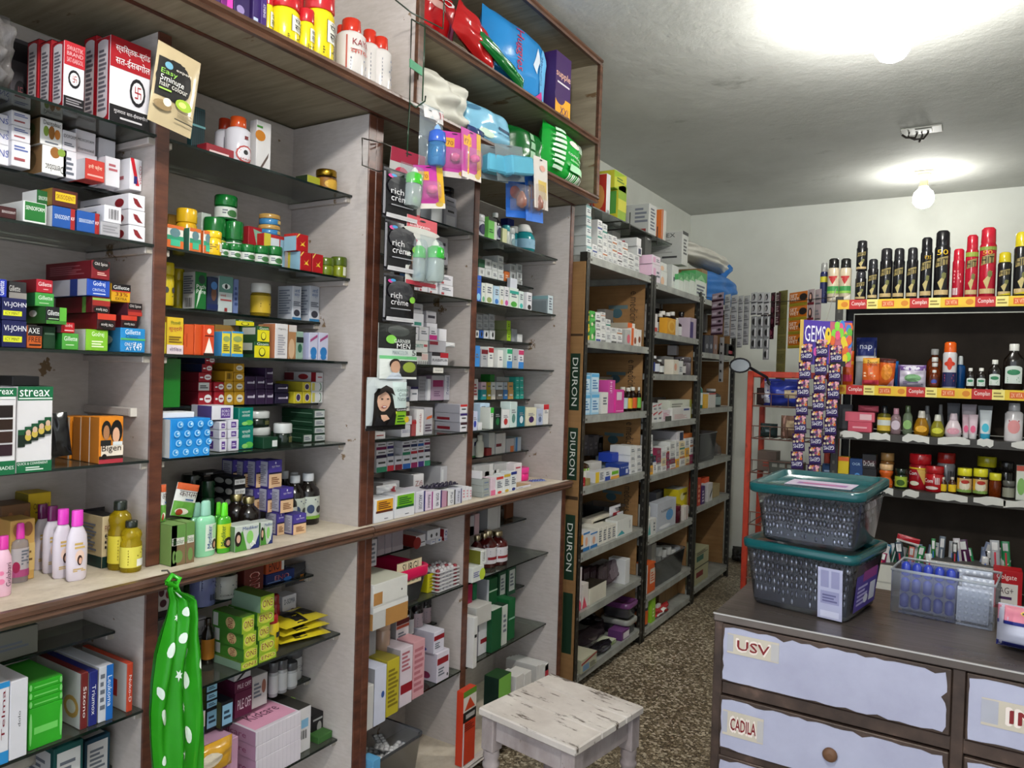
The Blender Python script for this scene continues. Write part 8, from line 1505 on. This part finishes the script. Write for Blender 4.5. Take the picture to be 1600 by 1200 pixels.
for i,(a,b,v,kc) in enumerate(tbs):
 rd=random.Random(i);P(a,b,v,905,kc+'g','toothbrush pack standing in the card trays',t=.018,X=(4.04 if i<20 else 4.10)+.02*(i%4),F=[('r',.2,.75,.8,.95,'#d8d8d8'),('r',.4,.15,.6,.7,['#c8384a','#3a6ac8','#d8d8d8','#3aa84a'][i%4])],roll=rd.uniform(-14,14),name='toothbrush_pack',crimp=.02,n=8)
P(1400,1436,838,852,'#a81c28g','red toothbrush tray header leaning',t=.01,X=4.02,roll=10,F=[rb(.0,.3,'#d8d4d0')])
# ================================================================ red wire rack, mirror
RYW=4.22;rx0,rx1=onY(1164,700,RYW)[0],-.62
e=empty('wire_shelf_rack',((rx0+rx1)/2,RYW+.15,0));tag(e,'red painted frame rack with wire shelves behind the clear bins','shelving rack');c0=e.location.copy()
def wp(nm,f):m=MB();f(m);m.v=[(x-c0[0],y-c0[1],z) for x,y,z in m.v]; return m.obj(nm,e)
for x in (rx0,rx1-.03):
 for y in (RYW,RYW+.3):wp('post',lambda m:m.box(x,y,0,x+.03,y+.03,1.555,'red_paint',.003))
wp('top_rail',lambda m:m.box(rx0+.03,RYW,1.52,rx1-.03,RYW+.03,1.553,'red_paint',.003));wp('top_rail',lambda m:m.box(rx0,RYW+.03,1.52,rx0+.03,RYW+.3,1.553,'red_paint',.003))
for z in (1.36,1.18,.99,.7,.4):
 def f(m):
  for i in range(9):x=rx0+.03+(rx1-rx0-.06)*i/8;m.tube([(x,RYW+.005,z),(x,RYW+.3,z)],.003,'#5a4a44',5)
  m.tube([(rx0+.03,RYW+.005,z),(rx1-.03,RYW+.005,z)],.004,'#6a4a40',6);m.tube([(rx0+.03,RYW+.005,z+.07),(rx1-.03,RYW+.005,z+.07)],.003,'#6a4a40',6);m.tube([(rx0+.03,RYW+.3,z),(rx1-.03,RYW+.3,z)],.004,'#6a4a40',6)
  for i in range(5):x=rx0+.04+(rx1-rx0-.08)*i/4;m.tube([(x,RYW+.005,z),(x,RYW+.005,z+.07)],.0025,'#6a4a40',5)
 wp('wire_shelf',f)
shelf('red wire rack',1.364,4.26,'R')
P(1190,1250,592,None,'#2a3a9ag','blue and white packet bundle',t=.12,F=[('r',.0,.1,.2,.9,'#c8ccd8'),('r',.6,.3,.9,.6,'#b8a888')],noise=.2);P(1180,1204,606,None,'#3a2a2ag','dark speckled packet',t=.06,X=4.30)
shelf('red wire rack middle',1.184,4.26,'R');P(1217,1245,650,None,'#8a6a5ag','pink and cream wrapped bundle',t=.1,F=[('r',.4,.4,.9,.8,'#c8b090'),('r',.2,.0,.3,1,'#c89a8a')]);P(1185,1212,662,None,'#2a3a3ag','dark flat packet',t=.08)
shelf('red wire rack lower',.994,4.26,'R');C(1183,1213,705,None,'#5a4a40','dim tan carton with red letters',F=[ln(.3,.2,.9,.5,2,'#8a3a2a')],d=.1,X=4.3);C(1200,1255,722,None,'#4a4a42','dim olive tray with pale tickets',F=[('r',.1+i*.22,.5,.25+i*.22,.8,'#8a8a80') for i in range(4)],d=.08)
mc_=onY(1157,571,4.12);e=empty('round_mirror',tuple(mc_));tag(e,'small round black-rimmed mirror on a bent arm above red frame','mirror')
m=MB();m.tube([(.055*math.cos(a*.3142),-.01,.038*math.sin(a*.3142)) for a in range(20)],.005,'#17151a',6,closed=True);m.obj('rim',e)
m=MB();m.lathe([(.052,0),(.052,.004)],'#c4c8c8m',20,sy=.7);m.obj('glass',e,rot=(math.pi/2,0,0))
m=MB();m.tube([(.05,0,-.01),(.09,.02,-.035),(.13,.05,-.06),(.14,.08,-.10)],.008,'#17151a',8);m.obj('arm',e)
# ================================================================ sachets on the string
A0=Vector((-1.515,4.845,2.045));A1=Vector((QX0-.005,YR,1.93))
def on_line(u,v,dx=0):
 n=Vector((-(A1-A0).y,(A1-A0).x,0)).normalized();d=Vector(ray(u,v));o=Vector((0,0,EYE));t=(A0-o+n*dx).dot(n)/d.dot(n); return o+d*t
LANG=math.atan2((A1-A0).y,(A1-A0).x)
m=MB();pts=[A0+(A1-A0)*(i/20)+Vector((0,0,-.03*math.sin(math.pi*i/20)))-A0 for i in range(21)];m.tube(pts,.002,'#2a2826',5);so=m.obj('display_string',loc=A0);tag(so,'thin dark string strung between the racks carrying sachets','string')
def strip(u0,u1,vt,n,hp,k,F,desc,t=.006,dx=0,k2=None):
 p0,p1=on_line(u0,vt,dx),on_line(u1,vt,dx);w_=(p1-p0).length;pz=on_line((u0+u1)/2,vt+hp*n,dx);h=(p0.z+p1.z)/2-pz.z;hs=h/n
 e=empty('sachet_strip',(p0+p1)/2,LANG);me=None
 for i in range(n):
  if me is None:
   m=MB();fr=pillow(m,w_,hs,t,k,k2,6,2.2,.1,1,.1);m.art(fr,F,nsub=4,h0=.0008,dh=.0003);o=m.obj('sachet',e,loc=(0,0,-hs));me=o.data
  else:MB().obj('sachet',e,loc=(0,0,-hs*(i+1)),mesh=me)
 THINGS.append((e,desc,'hung on string by back wall','sachets',(u0+u1)/2,vt,u1-u0)); return e
sv=[ln(.2,.3,.8,.7,2,'#6a6a70'),('r',.1,.05,.9,.12,'#5a5a60')];lady=[('o',.55,.6,.22,.28,'#17151a'),('o',.5,.55,.12,.18,'#a8a4a4'),('r',.1,.05,.9,.15,'#3a3a3e')]
strip(1113,1131,458,5,13,'#a08a98g',[rb(0,.25,'#3a1a2c'),('o',.75,.6,.14,.16,'#2a1a24'),('r',.1,.4,.5,.7,'#c8b8c4')],'mauve and maroon sachet strip')
strip(1133,1142,460,5,13,'#a9aaacg',sv,'plain silver sachet strip, left',dx=-.004);strip(1143,1153,461,5,13.5,'#aeafb1g',sv,'plain silver sachet strip, right',dx=-.008)
strip(1125,1132,527,5,14,'#9c9a98',[('r',.3,.1,.7,.35,'#1c1a1a')],'long narrow paper strip with black squares',dx=.004)
strip(1154,1162,462,6,13.5,'#a6a7a9g',sv,'silver grey sachet strip, left one',dx=-.012);strip(1163,1172,462,6,12.8,'#9fa0a2g',sv,'silver grey sachet strip, right one',dx=-.010)
for i,a in enumerate((1174,1184,1194)):strip(a,a+9.5,457,2,17.5,'#b4b4b6g',lady,'silver sachet strip with black-haired figure',dx=-.003*i);strip(a,a+9.5,494,3 if i<2 else 4,17,'#8a8c8eg',[('o',.5,.5,.25,.3,'#2a2a2c'),('r',.7,.1,.9,.9,'#c8c8ca')],'dark silver hanging sachet strip',dx=-.003*i)
for i,a in enumerate((1189,1200)):strip(a,a+10,491,2,19.5,'#3a1420g',[('o',.5,.5,.3,.25,'#7a3a4a'),ln(.2,.1,.8,.25,1,'#8a5a64')],'dark maroon sachet strip',dx=.02)
strip(1205,1212,457,3,18,'#2c1018g',[('o',.5,.5,.25,.25,'#5a2a34')],'blackish maroon sachet strip',dx=.012);strip(1213,1220,457,3,17,'#3a2024g',[ln(.2,.2,.8,.8,3,'#8a7a7a')],'brown glossy sachet strip',dx=.012)
strip(1217,1231,454,7,23,'#6a6438g',[('r',.1,.1,.9,.9,'#5a562e'),ln(.2,.3,.8,.7,3,'#3a381c')],'long olive gold sachet strip',dx=.03)
strip(1234,1262,456,4,22,'#b0601cg',[rb(0,.22,'#8a7a1a'),('o',.8,.6,.2,.25,'#1c1614'),tx(.1,.62,.5,.85,'SET','#e8d8c0'),tx(.1,.34,.6,.58,'WET','#e8d8c0')],'orange hair gel sachet strip',dx=.01)
for i,a in enumerate((1263,1274)):strip(a,a+10,452,2,24,'#9a8a8cg',[('o',.5,.45,.3,.36,'#2a1214'),('o',.5,.5,.15,.2,'#c89a88'),rb(0,.15,'#6a1a24')] if i==0 else sv,'grey and maroon sachet strip by spray cans',dx=.006)
# sweet strips with header card
YG=3.86
def on_g(u,v):return Vector(onY(u,v,YG))
a,b=on_g(1250,535),on_g(1331,537);wq=(b-a).length;hq=on_g(1290,502).z-on_g(1290,570).z
e=empty('sweet_display',tuple((a+b)/2+Vector((0,0,hq/2))));tag(e,'violet sweet display card with candy picture and three hanging strips','display')
m=MB();m.box(-wq/2,-.002,-hq,wq/2,0,0,'#3a2a86')
rd=random.Random(2);A=[('r',0,.05,.58,1,'#4a3298'),('r',.58,0,1,1,'#b85a6a')]+[('o',rd.uniform(.6,.98),rd.uniform(.06,.94),.05,.11,rd.choice(['#d8622a','#5aa83a','#d8c02a','#3a7ac8','#d84a7a','#7aC83a'.lower()])) for _ in range(36)]+[('r',0,0,.07,1,'#c8a850'),tx(.1,.5,.5,.88,'GEMS','#eeeaf4'),('o',.55,.66,.06,.2,'#e0c02a'),('o',.56,.72,.015,.05,'#222'),('o',.32,.28,.04,.1,'#c84a9a'),tx(.16,.24,.26,.34,'NEW','#d8d0e8'),('r',.6,.0,.9,.12,'#17151a')]
m.art(lambda p,q,h:(-wq/2+wq*p,-.002-h,-hq+hq*q+.02*(.5-p)),A);m.obj('header_card',e)
O=e.location
for (ut,ub,v0,n) in ((1262,1247,537,6),(1286,1273,530,7),(1308,1297,540,5)):
 me=None;hs=None
 for i in range(n+1):
  v=v0+28*i;u=ut+(ub-ut)*i/n;p=on_g(u,v);q=on_g(u,v+28);hs=p.z-q.z;w_=(on_g(u+9.5,v)-on_g(u-9.5,v)).length
  if me is None:
   m=MB();fr=pillow(m,w_,hs,.012,'#3a2450g',None,8,2.2,.12,2,.07);rd=random.Random(4)
   A=[('o',rd.uniform(.08,.92),1-rd.uniform(.04,.48),.1,.07,rd.choice(['#c85a2a','#8a2a5a','#c8a02a','#c88a9a','#5a2a6a','#b83a3a','#d8c8a8'])) for _ in range(22)]+[('r',.05,.08,.95,.48,'#3a2668'),('o',.5,.3,.46,.2,'#2c1c5c')]+[tx(.94,.42,.1,.2,'GEMS','#eceaf2')]
   m.art(fr,A,nsub=3,h0=.001,dh=.0003);o=m.obj('sweet_sachet',e,loc=Vector((p.x,p.y-.006,q.z))-O,rot=(0,-.06,0));me=o.data
  else:MB().obj('sweet_sachet',e,loc=Vector((p.x,p.y-.006,q.z))-O,rot=(0,-.06,0),mesh=me)
m=MB();m.tube([(0,0,0),(.02,.04,.12),(QX0-O.x,YR-O.y,.17)],.002,'#8a8680',5);m.obj('hanging_wire',e)
shelf('on floor by back wall',0,6.15,'R')
P(1139,1163,858,None,'#1c1a18','dark cloth bag slumped in the far corner',t=.2,noise=.1,n=14,name='cloth_bag',cat='bag',p=2.8)
# ================================================================ COUNTER
CY0,CY1,CX0,CX1,CZ=1.905,2.43,-.545,.62,.9
e=empty('drawer_counter',((CX0+CX1)/2,(CY0+CY1)/2,0));tag(e,'steel-topped counter with pale lilac drawers and handwritten labels','counter');c0=e.location.copy()
def cp_(nm,f,parent=None):m=MB();f(m);m.v=[(x-c0[0],y-c0[1],z) for x,y,z in m.v]; return m.obj(nm,e if parent is None else parent)
cp_('top',lambda m:(m.box(CX0,CY0,CZ-.022,CX1,CY1,CZ,'counter_steel',.003),m.box(CX0,CY0-.002,CZ-.003,CX1,CY0+.002,CZ+.0008,'#b8b2aam')))
cp_('carcass',lambda m:(m.box(CX0+.004,CY0+.03,.08,CX1-.004,CY1-.01,CZ-.022,'counter_frame')))
for x0,x1 in ((CX0+.002,CX0+.026),(-.013,.013),(CX1-.026,CX1-.002)):cp_('upright',lambda m:m.box(x0,CY0+.006,.0,x1,CY0+.03,CZ-.022,'counter_frame',.002))
rows=[(.875,.728),(.690,.553),(.536,.40),(.385,.25),(.235,.1)]
for z in (.710,.5445,.3925,.2425):cp_('rail',lambda m:m.box(CX0+.026,CY0+.008,z-.016,CX1-.026,CY0+.03,z+.016,'counter_frame',.002))
HW={(0,0):('USV',.03,.28,.52,.86),(0,1):('CADILA',.02,.22,.3,.76),(1,0):('INTAS',.05,.5,.3,.7),(1,1):('NOVO',.1,.45,.5,.8)}
for ci,(xa,xb) in enumerate(((-.522,-.014),(.014,.59))):
 for ri,(zt_,zb_) in enumerate(rows):
  rd=random.Random(ci*9+ri);w_,h_=xb-xa,zt_-zb_
  # the paint has chipped back from the edges: a wavy outline over a dark steel front
  d_=cp_('drawer',lambda m:m.box(xa,CY0+.002,zb_,xb,CY0+.02,zt_,'counter_frame',.002))
  pts=[]
  def edge(p,q,n,nx,nz,amp):
   for i in range(n):t=i/n;k_=max(0,rd.gauss(0,1))*amp;pts.append((p[0]+(q[0]-p[0])*t+nx*k_,p[1]+(q[1]-p[1])*t+nz*k_))
  edge((xa+.006,zb_+.004),(xb-.01,zb_+.004),22,0,1,.0025);edge((xb-.008,zb_+.006),(xb-.008,zt_-.012),10,-1,0,.005);edge((xb-.012,zt_-.008),(xa+.01,zt_-.005),24,0,-1,.004);edge((xa+.005,zt_-.01),(xa+.005,zb_+.008),8,1,0,.0025)
  cx_,cz_=(xa+xb)/2,(zb_+zt_)/2
  def face(m):
   n=len(pts);m.add([(cx_,CY0+.001,cz_)]+[(x,CY0+.0,z) for x,z in pts]+[(x,CY0+.002,z) for x,z in pts],[tuple(range(1,n+1))]+[(1+i,1+(i+1)%n,1+n+(i+1)%n,1+n+i) for i in range(n)],'drawer_paint')
  cp_('painted_front',face,d_)
  if (ci,ri) in HW:
   t_,a0,a1,b0,b1=HW[(ci,ri)];lx0,lx1,lz0,lz1=xa+a0*w_,xa+a1*w_,zb_+b0*h_,zb_+b1*h_
   def lab_(m):
    m.box(lx0,CY0-.0012,lz0,lx1,CY0-.0002,lz1,'#c2b8a8');fn=lambda a,b,h:(lx0+(lx1-lx0)*a,CY0-.0012-h,lz0+(lz1-lz0)*b)
    A=[('r',.0,.1,.12,.95,'#a9a9b4'),('r',.85,.05,1,.9,'#b4b0b0')]
    P_=[(-.008,-.03),(.008,.03),(-.008,.03),(.008,-.03),(0,.05),(0,-.05),(.012,0),(-.012,0)]
    for dx,dz in P_:A.append(tx(.18+dx,.2+dz,.84+dx,.8+dz,t_,'#e4d8d0'))
    for dx,dz in ((0,0),(.004,.012),(-.004,-.012)):A.append(tx(.2+dx,.26+dz,.82+dx,.74+dz,t_,'#7a1c20'))
    m.art(fn,A,h0=.0002,dh=.00006)
   cp_('paper_label',lab_,d_)
  if ri>=1:
   kx=xa+w_*.525;kz=cz_-.005
   m=MB();m.lathe([(.016,0),(.017,.006),(.013,.012),(.006,.013)],'#6a4a34',16);m.obj('knob',d_,loc=(kx-c0[0],CY0-c0[1],kz),rot=(math.pi/2,0,0))
# ---- two clear bins on the counter
def strips_fill(e,w,d,z0,z1,taper,seed=0,rows=6,cols=20):
 """tablet strips packed on edge: rounded foil pockets crowd against the clear walls"""
 rd=random.Random(seed);m=MB();h=z1-z0
 m.box(-w*.44,-d*.42,z0,w*.44,d*.42,z1-.01,'#41414dg')
 def pocket(x,y,z,ax,k):
  rx,ry,rz=(.0052,.004,.0098) if ax=='y' else (.004,.0052,.0098);vs=[];n=6
  for i in range(n+1):
   t=math.pi*i/n-math.pi/2
   for j in range(6):q=1.0472*j;vs.append((x+rx*math.cos(t)*math.cos(q),y+ry*math.cos(t)*math.sin(q),z+rz*math.sin(t)))
  m.add(vs,[(i*6+j,i*6+(j+1)%6,(i+1)*6+(j+1)%6,(i+1)*6+j) for i in range(n) for j in range(6)],k,True)
 for r in range(rows):
  z=z0+h*(r+.5)/rows;f=1-taper*(1-z/(z1+.03))
  for c in range(cols):
   k=rd.choice(['#a9a9b6m','#8a8a98m','#d0d0dcm','#6a6a7am'])
   pocket((c+.5-cols/2)*w*.96/cols*f,-d/2*f+.008+rd.uniform(0,.004),z+rd.uniform(-.002,.002),'y',k)
   if c<16:pocket(w/2*f-.008-rd.uniform(0,.004),(c+.5-8)*d*.92/16*f,z+rd.uniform(-.002,.002),'x',k)
   if c%3==0:pocket(-w/2*f+.008,(c+.5-cols/2)*d*.9/cols*f,z,'x',k)
 for c in range(cols*6):pocket(rd.uniform(-w*.42,w*.42),rd.uniform(-d*.4,d*.4),z1-rd.uniform(.004,.014),'y','#7a7a86m')
 o=m.obj('tablet_strips',e);o['kind']='stuff';o['label']='dark silver tablet strips packed in the bin'
ROT=math.radians(-10)
lo_=tub('storage_bin','lower clear plastic bin with teal lid, full of tablet strips, on counter',-.345,2.15,CZ+.001,.285,.27,.165,'',lidk='#0a4a4eg',taper=.13,rotz=ROT,cat='storage bin',lidh=.006,inner=False)
strips_fill(lo_,.272,.257,.012,.14,.13,seed=1)
m=MB();fn=lambda a,b,h:(.055+.06*a,-.122-.0085*b-h-.002,.004+.13*b);m.art(fn,[('r',0,0,1,1,'#a9a9c4'),('r',.12,.62,.45,.95,'#8a8aac'),('r',.55,.62,.88,.95,'#8a8aac'),('r',.12,.3,.88,.55,'#8c8cae'),('r',.12,.04,.88,.16,'#c4c4d8'),ln(.2,.33,.8,.5,3,'#5a5a80')]);m.obj('strip_in_front',lo_)
m=MB();fn=lambda a,b,h:(.1255+.0105*b+h+.003,-.09+.18*a,.02+.12*b);m.art(fn,[('r',0,0,1,1,'#4a3a8a'),('r',.3,.6,.95,.98,'#8a3a7a'),ln(.1,.1,.6,.55,5,'#a8a0cc'),('r',.66,.1,.92,.5,'#c8c8d4'),('o',.5,.2,.1,.1,'#c8c8d4')]);m.obj('printed_insert',lo_)
up_=tub('storage_bin','upper clear plastic bin with teal lid ajar, full of tablet strips, stacked',-.335,2.145,CZ+.001+.1755,.265,.25,.133,'',taper=.12,rotz=math.radians(-8),cat='storage bin',inner=False)
strips_fill(up_,.252,.237,.01,.112,.12,seed=2,rows=5,cols=24)
def ring(w,d,r,z,n=5):
 out=[]
 for sx,sy,a0 in ((1,1,0),(-1,1,90),(-1,-1,180),(1,-1,270)):
  for i in range(n):a=math.radians(a0+90*i/(n-1));out.append((sx*(w/2-r)+r*math.cos(a),sy*(d/2-r)+r*math.sin(a),z))
 return out
m=MB();N=20;L=[ring(.288,.268,.03,0),ring(.296,.276,.032,.004),ring(.296,.276,.032,.022),ring(.288,.268,.03,.024),ring(.262,.242,.026,.024),ring(.25,.23,.024,.012)]
m.add([p for r in L for p in r],[(i*N+j,i*N+(j+1)%N,(i+1)*N+(j+1)%N,(i+1)*N+j) for i in range(5) for j in range(N)]+[tuple(range(5*N,6*N)),tuple(range(N))[::-1]],'#0a4a4eg',True)
lid=m.obj('lid',up_,loc=(-.002,-.006,.1375),rot=(math.radians(3.5),math.radians(-1),0));m=MB();m.box(-.08,-.04,.0125,.09,.04,.0135,'#b0a4b8');m.art(lambda a,b,h:(-.07+.15*a,-.03+.06*b,.0135+h),[('r',.1,.2,.95,.6,'#8a5a94'),ln(.2,.3,.9,.5,2,'#c86a80')]);m.obj('paper_slip',lid)
# ---- clear box of blue ampoule strips and blister sheets
bx_=empty('open_box',(-.038,2.275,CZ+.001),math.radians(-6));tag(bx_,'open clear rectangular box holding blue ampoules and blister sheets on counter','box')
m=MB();w_,d_,h_=.232,.165,.112;q=[(-w_/2,-d_/2),(w_/2,-d_/2),(w_/2,d_/2),(-w_/2,d_/2)]
m.add([(x,y,0) for x,y in q]+[(x*1.0,y*1.0,h_) for x,y in q],[(i,(i+1)%4,4+(i+1)%4,4+i) for i in range(4)]+[(3,2,1,0)],'bin_plastic');m.obj('clear_walls',bx_)
m=MB();m.tube([(-w_/2,-d_/2,h_),(w_/2,-d_/2,h_),(w_/2,d_/2,h_),(-w_/2,d_/2,h_)],.004,'#c4c8ccc',6,closed=True);m.obj('rim',bx_)
def held(name,label,cat,m,loc,rot,group=None):o=m.obj(name,loc=loc,rot=rot);tag(o,label,cat,group); return o
Rb=Matrix.Rotation(math.radians(-6),3,'Z')
def inbox(x,y,z):q=Rb@Vector((x,y,z)); return (q.x-.038,q.y+2.275,CZ+.001+z)
for i in range(5):
 m=MB();m.box(-.0125,-.001,0,.0125,.001,.125,'#27306ag')
 for j in range(3):m.lathe([(.004,0),(.0105,.004),(.011,.03),(.006,.036),(.003,.038)],'#2f3fa4g',12,cy=-.004,z0=.004+j*.041,sy=.7)
 held('ampoule_strip',['leftmost','second','middle','fourth','rightmost'][i]+' blue ampoule strip of five standing in the clear box','blister pack',m,inbox(-.09+i*.0262,-.045,.003),(math.radians(-8),0,math.radians(-6)),'blue ampoule strips in clear box')
for i in range(5):
 m=MB();m.box(-.0125,-.001,0,.0125,.001,.11,'#27306ag');m.lathe([(.004,0),(.0105,.004),(.011,.03),(.003,.038)],'#2f3fa4g',10,cy=-.004,z0=.06,sy=.7)
 held('ampoule_strip',['leftmost','second','middle','fourth','rightmost'][i]+' blue ampoule strip in rear row of clear box','blister pack',m,inbox(-.09+i*.0262,.0,.003),(math.radians(-8),0,math.radians(-6)),'blue ampoule strips in clear box')
for i,(x,y,w2,h2,nx,nz,ds) in enumerate(((.066,-.05,.07,.085,5,6,'white pearl blister sheet at front of clear box'),(.072,-.01,.07,.105,5,7,'silver blister sheet, second in clear box'),(.06,.03,.08,.115,5,7,'crinkled silver foil sheet at rear of clear box'))):
 m=MB();m.box(-w2/2,-.001,0,w2/2,.001,h2,'#b9bcc8g' if i<2 else '#a8a8acm')
 for a in range(nx):
  for b in range(nz):m.add(*(lambda c,z:([(c+.005*math.cos(q*1.0472),-.001,z+.005*math.sin(q*1.0472)) for q in range(6)]+[(c,-.0065,z)],[(q,(q+1)%6,6) for q in range(6)]))(-w2/2+(a+.5)*w2/nx,(b+.5)*h2/nz),'#d4d6e0g',True)
 held('blister_sheet',ds,'blister pack',m,inbox(x,y,.003),(math.radians(-6),0,math.radians(-6+3*i)))
# ---- wipes packet at the right edge
m=MB();fr=pillow(m,.2,.095,.13,'#b8b9cag','#b8b9cag',18,3.4,.06,4,.03);m.art(fr,[('r',0,.62,1,.97,'#c8788a'),('o',.45,.84,.22,.1,'#d8c03a'),('r',0,.54,1,.62,'#1c2470'),('r',0,0,1,.12,'#1c2470'),ln(.25,.8,.5,.88,1,'#3a2a2a')],nsub=12,h0=.001,dh=.0005)
o=m.obj('wipes_packet',loc=(.17,2.06,CZ+.004),rot=(math.radians(-12),0,math.radians(-6)));tag(o,'white, pink and navy soft packet lying at the counter edge','packet')
# ================================================================ STOOL
cs=[onZ(u,v,.46) for u,v in ((748,1106),(900,1172),(1000,1102),(865,1051))]
cx,cy=sum(c[0] for c in cs)/4,sum(c[1] for c in cs)/4;sr=math.atan2(cs[1][1]-cs[0][1],cs[1][0]-cs[0][0]);sw=math.hypot(cs[1][0]-cs[0][0],cs[1][1]-cs[0][1]);sd=math.hypot(cs[2][0]-cs[1][0],cs[2][1]-cs[1][1])
e=empty('wooden_stool',(cx,cy,0),sr);tag(e,'low square wooden stool with flaking white paint and turned legs','stool')
q=[0,.36,.72,1]
for i in range(3):
 m=MB();m.box(-sw/2,-sd/2+sd*q[i]+(.0006 if i else 0),.436,sw/2,-sd/2+sd*q[i+1]-(.0006 if i<2 else 0),.46,'flaked_whitewash',.004);m.obj('seat_plank',e)
il=.024
for sx,sy in ((-1,-1),(1,-1),(1,1),(-1,1)):
 m=MB();x,y=sx*(sw/2-.032),sy*(sd/2-.032);m.box(x-.024,y-.024,.33,x+.024,y+.024,.435,'whitewash_leg',.003)
 m.lathe([(.016,0),(.018,.02),(.021,.1),(.025,.2),(.026,.25),(.021,.268),(.027,.278),(.027,.288),(.021,.296),(.026,.31),(.025,.33)],'whitewash_leg',16,cx=x,cy=y);m.obj('leg',e)
for s_ in (-1,1):
 m=MB();m.box(-sw/2+.057,s_*(sd/2-.03)-.009,.365,sw/2-.057,s_*(sd/2-.03)+.009,.4355,'whitewash_leg',.002);m.obj('apron',e)
 m=MB();m.box(s_*(sw/2-.03)-.009,-sd/2+.057,.365,s_*(sw/2-.03)+.009,sd/2-.057,.4355,'whitewash_leg',.002);m.obj('apron',e)
 m=MB();m.box(-sw/2+.05,s_*(sd/2-.032)-.008,.1,sw/2-.05,s_*(sd/2-.032)+.008,.125,'whitewash_leg',.002);m.obj('stretcher',e)
finish_labels()
